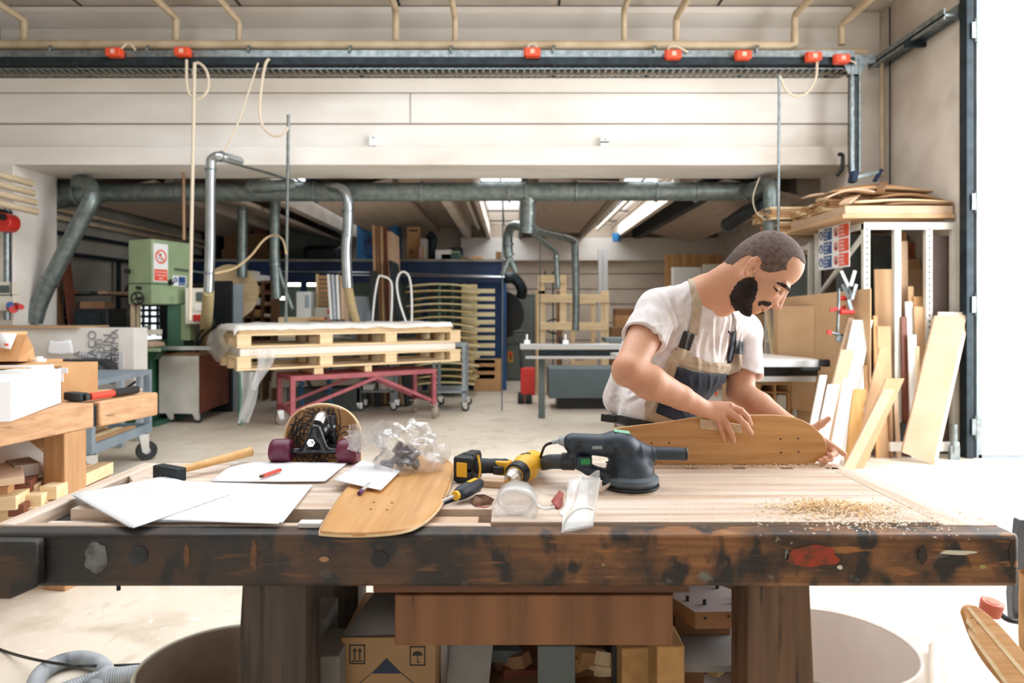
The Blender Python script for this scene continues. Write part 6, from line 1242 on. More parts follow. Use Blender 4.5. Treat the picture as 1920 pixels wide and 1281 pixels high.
s3.cone(e0_,rr_,.030,.033,.01).cone(rr_,e1_,.033,.028,.01).box((-.022,1.808,TZ+.034),(.02,.018,.019),Mx,.006,.01)
spart('housing',s3,yel,t,it=1)
part('trigger',MB().box(-.05,-.022,1.775,1.79,TZ+.022,TZ+.042),blk,t,bv=.003)
part('clutch_ring',MB().cyl(e1_-ax_*.012,e1_+ax_*.016,.031,.029,n=30),blk,t,bv=.002)
part('speed_switch',MB().bar(rr_+V((-.01,.0,.032)),rr_+V((.012,.012,.034)),.014,.006),blk,t,bv=.002)
ck=part('chuck',MB().cyl(e1_+ax_*.015,e1_+ax_*.03,.022,.021,n=28).cyl(e1_+ax_*.03,e1_+ax_*.052,.020,.012,n=28),mat('chuck_steel','C3B9AE',None,.3,.9),t,bv=.001)
part('bit_tip',MB().cyl(e1_+ax_*.05,e1_+ax_*.066,.005,.004,n=6),brass,t)
part('battery_release',MB(TR(bc.x,bc.y,TZ+.036,-20)).box(-.016,.014,-.0385,-.034,-.018,.02),yel,t,bv=.003)
part('battery_trim',MB().tube([V((bc.x+.030,bc.y-.03,TZ+.008)),V((bc.x+.034,bc.y-.032,TZ+.04)),V((bc.x+.028,bc.y-.02,TZ+.072))],.003,8,4),yel,t)
top('sanding_block_wood',MB(TR(TP(928,915,TZ).x,TP(928,912,TZ).y,TZ,-14)).box(-.045,.045,-.018,.018,.0005,.017),mdf_l,'pale wood block under the screwdriver and drill','block',bv=.001)
# ---- screwdrivers
t=thing('screwdriver','screwdriver with a black and yellow grip leaning on the wood block','screwdriver',TP(870,925,TZ))
a=P(905,903,1.70); b=P(858,926,1.64); c=P(820,944,1.60); a.z=TZ+.034; b.z=TZ+.024; c.z=TZ+.008
a=TP(902,905,TZ+.03); b=TP(857,928,TZ+.022); c=TP(812,948,TZ+.006)
part('handle',MB().tube([b,b+(a-b)*.15,b+(a-b)*.5,b+(a-b)*.85,a],.014,14,4,rs=lambda u:.009+.009*math.sin(PI*min(u*.9+.1,1))),mat('dark_navy_grip','1A2530',None,.5),t)
part('yellow_collar',MB().cyl(b-(a-b)*.08,b+(a-b)*.06,.0105,.011),yel,t); part('yellow_inlay',MB().bar(b+(a-b)*.45+V((0,-.004,.0175)),b+(a-b)*.8+V((0,-.004,.0165)),.010,.003),yel,t,bv=.001); part('shaft',MB().cyl(c,b,.0032,n=10),chrome,t)
top('blue_steel_rod',MB().bar(TP(808,952,TZ+.004),TP(900,918,TZ+.004),.006,.006),navy,'thin dark blue steel rod beside the screwdriver','rod',bv=.001)
# ---- goggles / clear discs
gf=mat('goggle_plastic','F2F4F4',None,.12,trans=.5,alpha=.42)
t=thing('safety_goggles','clear safety goggles lying in front of the drill and sander','goggles',TP(985,965,TZ))
def lens(px,py,Y,rx,rz,tilt,nm='lens_rim'):
    c=P(px,py,Y); M=Matrix.Translation(c)@Matrix.Rotation(R(tilt),4,'Z')@Matrix.Rotation(R(-18),4,'X')
    ringp=[M@V((rx*math.cos(a*PI/18),0,rz*math.sin(a*PI/18))) for a in range(37)]
    part(nm,MB().tube(ringp,.0042,8,cap=False),gf,t)
    part('lens_skirt',MB().add([M@V((rx*math.cos(a*PI/18)*(1+.12*k),-.012*k+0,rz*math.sin(a*PI/18)*(1+.0*k)-.012*k)) for k in (0,1,2) for a in range(36)],[(k*36+a,k*36+(a+1)%36,(k+1)*36+(a+1)%36,(k+1)*36+a) for k in (0,1) for a in range(36)]),gf,t,sol=.0015)
    part('lens',MB().add([M@V((rx*.97*math.cos(a*PI/18),.001,rz*.97*math.sin(a*PI/18))) for a in range(36)],[tuple(range(36))]),gf,t,sol=.001)
lens(969,934,1.512,.041,.034,-8); 
part('nose_bridge',MB().tube([P(1003,945,1.49),P(1020,955,1.47),P(1040,952,1.47)],.004,8,4),gf,t)
t=thing('clear_plastic_shield','clear curved plastic shield standing near the sander','shield',TP(1080,990,TZ))
part('shield',MB().grid(lambda u,v:P(1052+u*60+(1-v)*14,896+v*104*(1-.12*u)+0,1.50-.115*v+.05*math.sin(u*PI)*(1-v)),16,16),gf,t,sol=.0015)
part('shield_edge',MB().tube([P(1054,1000,1.38),P(1060,978,1.388),P(1078,958,1.40),P(1098,952,1.41),P(1112,956,1.415)],.0025,8,5),mat('milky_edge','E9ECEC',None,.2,trans=.3),t)
part('shield_top',MB().grid(lambda u,v:P(1088+u*36,888+v*34+6*math.sin(u*5),1.52-.02*v),10,10),gf,t,sol=.001)
# ---- sandpaper scraps
def scrap(label,pts,m,lift=.004,th=.0008): top('sandpaper_scrap',MB().add([tuple(TP(x,y,TZ+.001+l*lift)) for x,y,l in pts],[tuple(range(len(pts)))]),m,label,'sandpaper',sol=th)
sand=mat('red_sandpaper','A3584E','8F4B42',.9,scale=60); sandb=mat('sandpaper_back','D9C6B4',None,.8)
scrap('folded brown sandpaper scrap left of the goggles',[(881,938,1),(892,928,3),(908,927,5),(927,936,4),(922,946,0),(890,950,0)],mat('dull_sandpaper','A9806B','96705D',.9,scale=50))
scrap('dark underside of the folded sandpaper scrap',[(884,942,0),(905,950,0),(920,949,0),(910,952,0),(890,950,0)],sand,0)
scrap('white torn sheet under the goggles and scrap',[(990,925,0),(1010,918,0),(1045,940,0),(1050,952,0),(1030,956,0),(1000,950,0)],sandb,0)
scrap('deep red sandpaper piece right of the goggles',[(1049,919,7),(1057,926,6),(1055,948,1),(1046,956,0),(1033,940,3)],sand,.003)
scrap('small folded beige scrap leaning on the sander',[(1108,908,6),(1125,915,8),(1146,904,12),(1147,908,9),(1128,925,2),(1112,922,0)],sandb,.002)
scrap('white scrap at the foot of the clear shield',[(1048,962,0),(1058,952,0),(1062,960,0),(1056,970,0)],paper,0)
top('black_clip',MB().tube([TP(1013,872,TZ+.004),TP(1022,878,TZ+.004),TP(1034,876,TZ+.004)],.003,8,4),blk,'small black curved clip behind the drill','clip'); top('black_clip',MB().tube([TP(846,880,TZ+.004),TP(854,878,TZ+.004)],.003,8),blk,'tiny dark peg beside the deck tail','clip')
# ---- random orbital sander
t=thing('orbital_sander','dark blue grey rotary sander with a side handle, standing on the bench','sander',(.30,1.73,TZ))
sb=mat('sander_body','273340','434F58',.45,scale=5,lo=.45,hi=.8,bump=.05); sc=V((.300,1.73,TZ))
o_=lambda x,y,z:(sc.x+x,sc.y+y,sc.z+z)
sd=SDF(o_(-.20,-.09,0),o_(.10,.10,.17),.0022)
sd.ell(o_(0,0,.045),(.060,.060,.050),None,.004).cone(o_(0,0,.025),o_(0,0,.034),.060,.058,.006).cone(o_(-.005,0,.06),o_(-.012,0,.09),.050,.040,.012)
sd.ell(o_(-.026,-.005,.112),(.048,.042,.033),[[.97,0,.24],[0,1,0],[-.24,0,.97]],.010)
sd.cone(o_(-.05,0,.106),o_(-.145,.01,.112),.029,.025,.012)
sd.cone(o_(-.15,.01,.066),o_(-.105,.008,.045),.014,.014,.006).cone(o_(-.105,.008,.045),o_(-.05,0,.028),.014,.017,.008).cone(o_(-.14,.01,.095),o_(-.15,.01,.066),.014,.016,.008).box(o_(-.118,0,.068),(.020,.014,.014),None,.004,.004)
sd.cone(o_(.025,0,.085),o_(.05,0,.085),.034,.022,.01)
sd.cone(o_(-.062,-.06,.115),o_(-.062,.06,.115),.001,.001,.001)
spart('body',sd,sb,t,it=2)
part('skirt',MB(TR(*o_(0,0,0))).lathe([(.0,.012),(.066,.012),(.072,.020),(.070,.030),(.062,.036),(.058,.040)],None,48),mat('sander_skirt','3E4A52','5A646A',.6,scale=12),t,bv=0)
part('pad',MB(TR(*o_(0,0,0))).lathe([(0,.001),(.066,.001),(.072,.006),(.072,.012),(0,.012)],None,48),blk,t); part('abrasive_disc',MB(TR(*o_(0,0,0))).lathe([(0,.0002),(.0725,.0002),(.0735,.002),(.066,.0025)],None,48),sandb,t)
part('side_handle',MB().tube([o_(.045,0,.088),o_(.06,-.002,.088),o_(.075,-.003,.088),o_(.128,-.006,.087),o_(.136,-.006,.087)],.016,20,4,rs=lambda u:.0125+.004*min(1,max(0,(u-.15)*4))),mat('handle_rubber','2A353F','3A4650',.55,scale=30),t)
part('handle_end',MB().cyl(o_(.134,-.0063,.087),o_(.142,-.0066,.087),.0175,.016,n=24),blk,t,bv=.002)
vt=MB()
for k in range(4): vt.bar(o_(-.145+.0,-.0255,.122-k*.008),o_(-.125,-.0275,.122-k*.008),.003,.0035)
part('vent_slots',vt,blackink,t); vt=MB()
for k in range(6): vt.bar(o_(-.066+k*.0015,-.030,.072-k*.0075),o_(-.046+k*.001,-.047,.070-k*.0075),.003,.0035)
part('vent_slots',vt,blackink,t)
part('green_switch',MB().box(sc.x-.128,sc.x-.103,sc.y-.0185,sc.y-.012,sc.z+.062,sc.z+.078),mat('green_plastic','1E8A4C',None,.4),t,bv=.002)
part('green_badge',MB(TR(*o_(-.022,-.012,.1435),0,12,8)).box(-.022,.018,-.010,.010,0,.002),mat('pale_green_badge','7FB79A',None,.4),t,bv=.001)
for dx,dz in ((-.045,.105),(.003,.055),(.0,.038)): part('screw',MB().cyl(o_(dx,-.047 if dz>.1 else -.058,dz),o_(dx,-.040,dz),.004,n=12),blackink,t)
part('cable_gland',MB().cyl(o_(-.168,.012,.116),o_(-.180,.012,.116),.014,.009).cyl(o_(-.18,.012,.116),o_(-.198,.014,.112),.006,.005),grey_p,t)
part('power_cable',MB().tube([o_(-.195,.014,.112),o_(-.215,.03,.10),o_(-.225,.08,.06),o_(-.235,.16,.012),o_(-.24,.27,.0),o_(-.245,.32,-.1)],.0035,8,6),blk,t)
part('dust_hose',MB().tube([o_(-.145,.012,.062),o_(-.175,.02,.062),o_(-.2,.05,.055),o_(-.22,.11,.038),o_(-.24,.2,.028)],.019,20,5),mat('grey_hose','3E464C','2F363B',.6,scale=6,stretch=(40,1,1)),t); part('hose_cuff',MB().cyl(o_(-.140,.011,.064),o_(-.172,.019,.063),.022,n=24),blk,t,bv=.002)
part('side_logo_plate',MB().box(sc.x-.10,sc.x-.075,sc.y-.0295,sc.y-.029,sc.z+.104,sc.z+.112),grey_p,t)
# ---- shavings
sh=mat('wood_shavings','F3DDB8','E2B980',.7,scale=30); shp=mat('pale_shavings','F6EBDA','EBD6BC',.7,scale=30)
def shavings(label,n,fn,m,sz):
    mb=MB()
    for k in range(n):
        x,y,z=fn(); a=rnd.uniform(0,6.3); s_=rnd.uniform(.4,1)*sz; c=rnd.uniform(.3,1); zt=rnd.uniform(.0003,.0016)
        T=TR(x,y,z,math.degrees(a),rnd.uniform(-35,35),rnd.uniform(-25,25))
        mb.add([(-s_,-s_*.3,0),(-s_*.3,-s_*.3,s_*c*.6),(s_*.4,-s_*.3,s_*c*.5),(s_,-s_*.3,0),(-s_,s_*.3,.0),(-s_*.3,s_*.3,s_*c*.6),(s_*.4,s_*.3,s_*c*.5),(s_,s_*.3,0)],[(0,1,5,4),(1,2,6,5),(2,3,7,6)],T)
    return top('wood_shavings',mb,m,label,'shavings',kind='stuff')
def pile(px,py,sx_,sy_,hh):
    def f():
        a,b=rnd.gauss(0,1),rnd.gauss(0,1); c=TP(px,py); h_=hh*math.exp(-(a*a+b*b)/1.6)
        return (c.x+a*sx_,min(c.y+b*sy_,1.995),TZ+.001+h_*rnd.random())
    return f
shavings('heap of curled orange shavings on the right of the bench',1500,pile(1560,956,.065,.036,.018),sh,.0055)
shavings('thin trail of pale shavings spreading right of the heap',1100,pile(1600,966,.10,.05,.007),shp,.0045)
def line():
    return (rnd.uniform(.36,.92),rnd.choice((1.968,1.962,1.955))+rnd.gauss(0,.010),TZ+.001+abs(rnd.gauss(0,.003)))
shavings('fine shavings along the foot of the deck being sanded',650,line,sh,.0036)
shavings('scattered pale crumbs of wood over the right half of the bench',750,lambda:(rnd.uniform(-.02,.93),rnd.uniform(1.44,2.0),TZ+.0008),shp,.0028)
# ================================================================ below the bench
# cardboard box with handling marks
t=thing('cardboard_box','shadowed cardboard box with arrow and umbrella marks under the bench','box',(-.33,1.6,0))
bY=1.62; xa,xb=FX(640,bY),FX(816,bY); zb2=ZZ(1196,bY)
part('carton',MB().box(xa,xb,bY,bY+.26,.0,zb2),mat('shaded_cardboard','A5835E','977753',.85,scale=6),t)  # card colour darkened to stand for the shade under the bench
part('flap',MB().add([(xa,bY+.005,zb2),(xb,bY+.005,zb2+.01),(FX(740,bY)+.03,bY+.12,ZZ(1108,bY+.1)),(FX(668,bY)+.03,bY+.12,ZZ(1108,bY+.1))],[(0,1,2,3)]),mat('dark_flap_card','75706C','635E5A',.7,scale=5),t,sol=.004)
mk=MB(face_cam(V((FX(670,bY),bY-.001,ZZ(1227,bY)))))
def frame_(mb,w_,h_,e): mb.box(-w_,w_,h_-e,h_,0,.0006).box(-w_,w_,-h_,-h_+e,0,.0006).box(-w_,-w_+e,-h_,h_,0,.0006).box(w_-e,w_,-h_,h_,0,.0006)
frame_(mk,.0185,.023,.0025)
for s_ in (-.006,.006): mk.box(s_-.0015,s_+.0015,-.012,.008,0,.0006).prism([(s_-.005,.007),(s_+.005,.007),(s_,.016)],.0006)
mk.box(-.013,.013,-.017,-.015,0,.0006); part('this_way_up_mark',mk,blackink,t)
mk=MB(face_cam(V((FX(783,bY),bY-.001,ZZ(1230,bY))))); frame_(mk,.0185,.023,.0025); mk.prism([(.012*math.cos(R(a)),.001+.010*math.sin(R(a))) for a in range(0,181,20)],.0006).box(-.001,.001,-.015,.002,0,.0006).box(-.001,.005,-.016,-.014,0,.0006); part('keep_dry_mark',mk,blackink,t)
mk=MB(face_cam(V((FX(725,bY),bY-.001,ZZ(1250,bY))))); mk.prism([(-.036,-.016),(.036,-.016),(0,.02)],.0006).bar((-.036,-.016,.0003),(-.07,-.045,.0003),.0012,.001).bar((.036,-.016,.0003),(.07,-.045,.0003),.0012,.001); part('triangle_print',mk,mat('dark_blue_print','16283C',None,.6),t)
def ub(name,label,x0,x1,ytop,Y,dep,m,z0=0,rot=0,cat='offcut'):
    return top(name,MB(TR((FX(x0,Y)+FX(x1,Y))/2,Y+dep/2,z0,rot)).box(-(FX(x1,Y)-FX(x0,Y))/2,(FX(x1,Y)-FX(x0,Y))/2,-dep/2,dep/2,0,ZZ(ytop,Y)-z0),m,label,cat,bv=.003)
gb=mat('dusty_grey_board','8D8A86','77736F',.8,scale=5)
top('grey_board',MB().bar((FX(598,1.7),1.72,.02),P(600,1140,1.72),.06,.13),gb,'grey board standing between the bench leg and the cardboard box','board',bv=.003)
top('black_case',MB().box(FX(580,1.98),FX(668,1.98),1.98,2.1,.0,ZZ(1095,1.98)),blk,'black case standing behind the left bench leg','case')
top('grey_block',MB().box(FX(578,1.55),FX(634,1.55),1.56,1.7,.0,ZZ(1235,1.55)),gb,'low grey block beside the left bench leg','block',bv=.003)
top('pale_strip',MB().box(FX(816,1.75),FX(838,1.75),1.75,1.9,.0,ZZ(1195,1.75)),mel,'narrow pale panel right of the cardboard box','board')
slab('grey sloping board under the drawer, right of the box',845,925,1205,1.6,1.72,gb,.015,-.05,name='board',cat='board')
slab('dark grey board under the middle of the drawer',1008,1078,1212,1.58,1.62,grey_d,.015,0,name='board',cat='board')
for i,(x,y,a,m) in enumerate(((1110,1232,30,card),(1122,1252,-20,pine),(1095,1262,10,card_d),(960,1240,-35,card_d),(975,1262,20,mahog),(940,1225,15,grey_d),(1135,1245,70,pine),(1070,1250,-50,card))):
    p=P(x,y,1.8); top('wood_offcut',MB(TR(p.x,p.y,p.z,a,0,a*.6)).box(-.05,.05,-.02,.02,-.016,.016),m,['tan offcut high in the pile under the drawer','pale offcut in the pile under the drawer','brown offcut low in the pile under the drawer','brown stick in the dark left part of the pile','reddish offcut in the dark left part of the pile','grey offcut in the dark left part of the pile','upright pale offcut at the right of the pile','tan stick near the dark grey board'][i],'offcut','offcuts heaped under the drawer',bv=.002)
top('offcut_crate',MB().box(-.12,.26,1.7,1.96,0,ZZ(1262,1.8)),card_d,'dark crate full of offcuts under the drawer','crate')
top('black_panel_piece',MB().box(FX(1148,1.7),FX(1165,1.7),1.7,1.72,0,ZZ(1208,1.7)),blk,'narrow black piece left of the chipboard blocks','board')
chf=mat('chipboard_face','B98F5A','A77E4B',.8,scale=30)
for i,(x0,x1,y,Y) in enumerate(((1166,1218,1216,1.62),(1232,1284,1212,1.50))): ub('chipboard_block',('left chipboard block standing under the drawer','right chipboard block standing under the drawer')[i],x0,x1,y,Y,.10,chf,0,0,'block')
def plate(label,pts,z,th,mt,me_,cat='panel'):
    t=thing('coated_chipboard',label,cat,(pts[0][0],pts[0][1],z)); part('core',MB().prism(pts,th,TR(0,0,z)),me_,t); part('white_face',MB().prism([(x,y) for x,y in pts],.0015,TR(0,0,z+th)),mt,t); return t
cz=.44
def TPz(px,py,z): return tuple(TP(px,py,z)[:2])
whf=mat('coated_white_face','C9C2C2','B9B1B2',.35,scale=6)
z1_=ZZ(1255,1.66)
plate('white faced chipboard corner jutting out under the bench at the right',[TPz(1252,1214,z1_+.02),TPz(1345,1256,z1_+.02),TPz(1405,1212,z1_+.02),TPz(1400,1178,z1_+.02),TPz(1262,1180,z1_+.02)],z1_,.02,whf,chip)
plate('lower white faced board at the right under the bench',[TPz(1290,1290,z1_-.12),TPz(1345,1300,z1_-.12),TPz(1410,1262,z1_-.12),TPz(1395,1232,z1_-.12),TPz(1300,1240,z1_-.12)],z1_-.14,.02,whf,chip)
top('support_stack',MB().box(.42,.52,1.68,1.86,0,z1_-.145),card_d,'brown support stack under the white faced boards','block'); top('support_stack',MB().box(.44,.5,1.78,1.9,z1_-.118,z1_-.001),card_d,'short brown spacer between the two white faced boards','block')
# jig with black pegs
zj=.66
t=thing('drilling_jig','white topped wooden jig with black pegs on a shelf under the bench','jig',(.45,1.75,zj-.04))
jp=[TPz(1252,1120,zj),TPz(1290,1147,zj),TPz(1400,1146,zj),TPz(1400,1125,zj),TPz(1370,1100,zj),TPz(1262,1098,zj)]
zj=ZZ(1148,1.66); jp=[TPz(1262,1122,zj),TPz(1303,1148,zj),TPz(1412,1146,zj),TPz(1410,1122,zj),TPz(1350,1098,zj),TPz(1262,1099,zj)]
part('block',MB().prism(jp,.042,TR(0,0,zj-.042)),wood('jig_wood','A87A52','8E633F','X',8),t,bv=.002); part('white_top',MB().prism(jp,.001,TR(0,0,zj+.0)),whf,t)
for x,y in ((1289,1127),(1321,1134),(1375,1132),(1381,1122),(1345,1103)): c=TP(x,y,zj+.001); part('peg',MB().cyl(c,c+V((0,0,.012)),.0045,n=12),blk,t)
for x,y in ((1322,1160),(1366,1156)): c=P(x,y,jp[1][1]-.0006); part('bore',MB().cyl(c,c+V((0,.0006,0)),.0035,n=12),blackink,t)
top('shelf_board',MB().box(.36,.60,1.6,1.98,z1_+.024,z1_+.04),gb,'grey board carrying the drilling jig under the bench','board')
top('spacer_block',MB().box(.42,.56,1.75,1.9,z1_+.041,zj-.0425),card_d,'dark spacer under the drilling jig','block')
# floor things at left
t=thing('waste_bin','round fibre waste bin with stained inside under the left of the bench','bin',(-.745,1.77,0)); BS=Matrix.Diagonal((.81,.81,1,1))
bm=mat('stained_bin_inside','A08D7E','84705F',.7,scale=6,c3='4A4642',s3=7,lo3=.64,hi3=.7); 
part('shell',MB(TR(-.745,1.77,0)@BS).lathe([(.0,.004),(.19,.004),(.22,.05),(.248,.385),(.256,.39),(.262,.385),(.262,.365),(.252,.36),(.226,.02),(.20,0),(0,0)],None,56),bm,t,ang=60)
part('rim',MB(TR(-.745,1.77,.386)@BS).tube([(.257*math.cos(a*PI/28),.257*math.sin(a*PI/28),0) for a in range(57)],.007,8,cap=False),cream,t)
t=thing('crumpled_paper','crumpled brown paper in the stained waste bin','paper',(-.5,1.75,.2)); part('paper_ball',lump(V((-.62,1.75,.30)),(.045,.045,.08),.9,2.6,9,40,26),mat('crumpled_kraft','D9C0A2','C7AC8C',.8,scale=6),t,ang=180)
top('paper_filler',lump(V((-.745,1.77,.12)),(.13,.13,.11),.4,2.2,5,40,26,.01),MC['crumpled_kraft'],'heap of brown paper at the bottom of the stained bin','paper',ang=180)
t=thing('waste_bin','white round waste bin standing right of the bench leg','bin',(.86,1.86,0))
part('shell',MB(TR(.86,1.86,0)@BS).lathe([(.0,.004),(.20,.004),(.235,.05),(.262,.385),(.270,.392),(.278,.385),(.278,.365),(.268,.36),(.24,.02),(.21,0),(0,0)],None,56),mat('white_bin','EDE6E0','DDD2CA',.6,scale=3),t,ang=60)
part('rim',MB(TR(.86,1.86,.388)@BS).tube([(.272*math.cos(a*PI/28),.272*math.sin(a*PI/28),0) for a in range(57)],.007,8,cap=False),MC['white_bin'],t)
def FP(px,py,z=0): return TP(px,py,z)
hz=.03
hpts=[FP(60,1300,hz),FP(78,1262,hz),FP(120,1240,hz),FP(155,1236,hz),FP(185,1245,hz),FP(198,1262,hz),FP(180,1285,hz),FP(150,1300,hz)]
hm=mat('corrugated_grey_hose','A4A9AE','8A8F95',.5,scale=5); 
def corr(pts,r,n=8): q=smooth_path(pts,n*6); L=len(q); return MB().tube(q,r,14,rs=lambda u:r*(1+.07*math.sin(u*L*1.6)))
top('corrugated_hose',corr(hpts,.027),hm,'looped grey corrugated hose on the floor at the lower left','hose',ang=80)
top('corrugated_hose',corr([FP(110,1300,hz),FP(170,1278,hz),FP(230,1266,hz),FP(275,1262,hz)],.027),hm,'straight run of grey corrugated hose beside the stained bin','hose',ang=80)
top('power_cord',MB().tube([FP(-30,1205,.006),FP(10,1222,.006),FP(70,1238,.06),FP(140,1248,.075),FP(210,1248,.02),FP(272,1246,.01)],.005,8,6),blk,'thin dark cord crossing the corrugated hose on the floor','cable')
top('dowel',MB().cyl(FP(1753,1215,.02),FP(1756,1310,.02),.021,n=24),mat('pale_dowel','DCCFC4','CDBEB1',.6,scale=6),'pale grey round pole lying on the floor at the lower right','pole')
# bottom right: skateboard on its side, grey bin leg, paper sack
t=thing('striped_skateboard','striped wooden skateboard with an orange wheel standing at the lower right','skateboard',FP(1900,1260,0))
SBY=1.62
o2=[(1808,1150),(1812,1140),(1822,1136),(1836,1140),(1870,1168),(1910,1212),(1950,1262),(1990,1330),(1960,1350),(1900,1300),(1870,1268),(1842,1230),(1822,1190)]
def s3p(px,py,Y=SBY): p=P(px,py,Y); return p
def plane(px,py): Y=SBY+ (py-1140)*-.0008; return P(px,py,Y)
q=[plane(*p) for p in o2]; q=[V(p) for p in smooth_path(q+[q[0]],4)][:-1]; nn=V((.25,-1,.2)).normalized()
def slabq(q,th): n=len(q); vs=[p for p in q]+[p-nn*th for p in q]; return MB().add(vs,[tuple(range(n)),tuple(range(2*n-1,n-1,-1))]+[(i,n+i,n+(i+1)%n,(i+1)%n) for i in range(n)])
part('deck',slabq(q,.012),wood('striped_deck_wood','D9A874','C99059','X',10,.4),t,bv=.001)
for l in (((1812,1158),(1930,1290),(1922,1296),(1811,1168)),((1814,1178),(1905,1298),(1898,1304),(1816,1190)),((1812,1141),(1818,1138),(1975,1322),(1968,1326))):
    part('pale_stripe',slabq([plane(*p)+nn*.0008 for p in l],.0006),pine,t)
for x,y in ((1821,1159),(1832,1170),(1823,1178),(1834,1190),(1917,1256)): p=plane(x,y)+nn*.0012; part('bolt_hole',MB().cyl(p,p-nn*.001,.0022,n=8),blackink,t)
wc=P(1858,1140,1.72); ax2=V((.12,-.18,1)).normalized()
part('wheel',MB().cyl(wc-ax2*.018,wc+ax2*.018,.024,.026,n=32),mat('orange_wheel','D9705A','C86450',.45,scale=6),t,bv=.004); part('wheel_core',MB().cyl(wc+ax2*.0181,wc+ax2*.0192,.015,n=24),mat('bright_orange_core','E8623C',None,.5),t); part('axle',MB().cyl(wc-ax2*.02,wc-ax2*.07,.008,n=12),blk,t)
t=thing('steel_post','grey folded steel upright with a foot at the right edge','post',P(1905,1165,2.1))
part('upright',MB().prism([(FX(1899,2.1),ZZ(970,2.1)),(FX(1934,2.1),ZZ(972,2.1)),(FX(1934,2.1),ZZ(1160,2.1)),(FX(1888,2.1),ZZ(1160,2.1)),(FX(1885,2.1),ZZ(1110,2.1))],.03,TR(0,2.1,0)@XZ),mat('smooth_grey_steel','6C7179','585D66',.35,.5,scale=3),t,bv=.004)
part('foot',MB().tube([P(1876,1152,2.08),P(1890,1162,2.05),P(1912,1166,2.05),P(1935,1166,2.05)],.008,8,5),blk,t)
top('paper_sack',MB().grid(lambda u,v:V((FX(1952,1.8)+(.055+.012*mn.noise(V((u*8,v*7,0))))*math.cos(2*PI*u)*(1.1-.3*v if v>.6 else .9+.1*math.sin(v*4)),1.8+.05*math.sin(2*PI*u)*(1+.2*mn.noise(V((u*6,v*6,2)))),v*.60)),40,24),mat('kraft_sack','C79A66','A97C4A',.8,scale=9,bump=.4,bscale=30),'tall crumpled brown paper sack at the right edge','sack',ang=180)
# ================================================================ the worker
man=thing('person','bearded person with cropped hair in white T-shirt and beige navy bib overalls, sanding a deck','person',(.49,2.25,0))
sk=mat('skin','D6A285','CB9273',.5,scale=7,sss=.1,bump=.08,bscale=120,c3='CC8568',s3=9,lo3=.55,hi3=.78)
nrm=lambda v:V(v).normalized()
a_=R(10); F0=V((.69,0,-.72)); Uh=V((.72,0,.69)).normalized(); F0.normalize()
Fh=(F0*math.cos(a_)+V((0,-1,0))*math.sin(a_)).normalized(); Sh=Fh.cross(Uh).normalized(); HM=np.array([[Fh[i],Sh[i],Uh[i]] for i in range(3)])
E_=P(1408,508,1.909)
def hp_(f,s_,u): return E_+Fh*(f/1000)+Sh*(s_/1000)+Uh*(u/1000)
def head(sd):
    e=lambda c,r,k=.012,op='u',M=HM: sd.ell(hp_(*c),[v/1000 for v in r],M,k,op)
    def c(a,b,ra,rb,k=.01,op='u'): sd.cone(hp_(*a),hp_(*b),ra/1000,rb/1000,k,op)
    e((12,0,53),(81,73,86),.01); e((39,0,68),(67,64,66),.02); e((-30,0,14),(38,50,42),.03)
    e((58,0,-12),(46,52,52),.02); e((44,0,-48),(40,42,36),.02)
    for s_ in (-1,1):
        c((4,52*s_,-34),(70,20*s_,-68),15,12,.02); e((74,42*s_,-4),(17,15,13),.018)
        c((101,9*s_,31),(89,40*s_,24),7,7,.012); 
    e((80,0,-73),(14,21,14),.014); e((90,0,-50),(13,25,22),.014); e((95,0,-34),(10,23,15),.012); e((93,0,-10),(17,17,26),.014)
    for s_ in (-1,1):
        e((98,31*s_,5),(13,13,8),.010,'s'); e((77,32*s_,5),(13,14,12),.002); c((86,22*s_,-7),(80,42*s_,-6),3,2.5,.006); c((97,9*s_,10),(101,13*s_,-20),7,9,.012)
    c((106,0,24),(121,0,-17),6.5,8,.010); e((121,0,-23),(9,9,8),.006); e((112,10*1,-26),(9,6,7),.005); e((112,-10,-26),(9,6,7),.005)
    for s_ in (-1,1): e((115,6*s_,-33),(5,3,3),.002,'s')
    e((101,0,-44),(7,21,4.5),.004); e((99,0,-53.5),(7,18,5.5),.004); e((108,0,-48.5),(9,24,1.2),.002,'s'); e((92,0,-60),(8,20,5),.006,'s')
    # ears
    for s_ in (-1,1):
        A=Sh*s_; f2=(Fh*.93-A*.36).normalized(); a2=(A*.93+Fh*.36).normalized(); Me=np.array([[f2[i],a2[i],Uh[i]] for i in range(3)])
        e((-8,73*s_,-12),(15,7,27),.006,'u',Me)
        e((-3,84*s_,-11),(8,10,14),.004,'s',Me)
        q=[(8,74,14),(7,79,24),(-2,83,30),(-13,86,26),(-19,88,12),(-19,87,-2),(-13,83,-15),(-6,79,-24),(2,75,-26),(5,73,-18)]
        q=[(a*.85-5,b*s_,c2*.96-12) for a,b,c2 in q]; rr=[2.4,3,3.4,3.6,3.6,3.4,3.6,5,4.2,2.5]
        sd.chain([hp_(*v) for v in q],[v/1000 for v in rr],.004)
        sd.chain([hp_(v[0]*.85-5,v[1],v[2]-12) for v in ((-10,84*s_,20),(-11,84*s_,4),(-7,82*s_,-8),(3,78*s_,-12))],[.0025,.003,.003,.003],.003); c((4,75*s_,-10),(4,76*s_,-18),3.5,3.5,.004)
NB=P(1322,556,2.03); C7=P(1318,545,2.05)
Sd=nrm((.74,.67,0)); Fd=nrm((.64,-.70,-.30)); Ud=Sd.cross(Fd).normalized()
if Ud.z<0: Ud=-Ud
TM=np.array([[Sd[i],Fd[i],Ud[i]] for i in range(3)])
PC=V((.483,2.25,.875)); WC=V((.488,2.225,.98)); CC=V((.548,2.155,1.165)); UC=V((.578,2.115,1.27))
SR=P(1233,582,2.03); ER=P(1177,694,1.865); WR=P(1318,766,1.945)
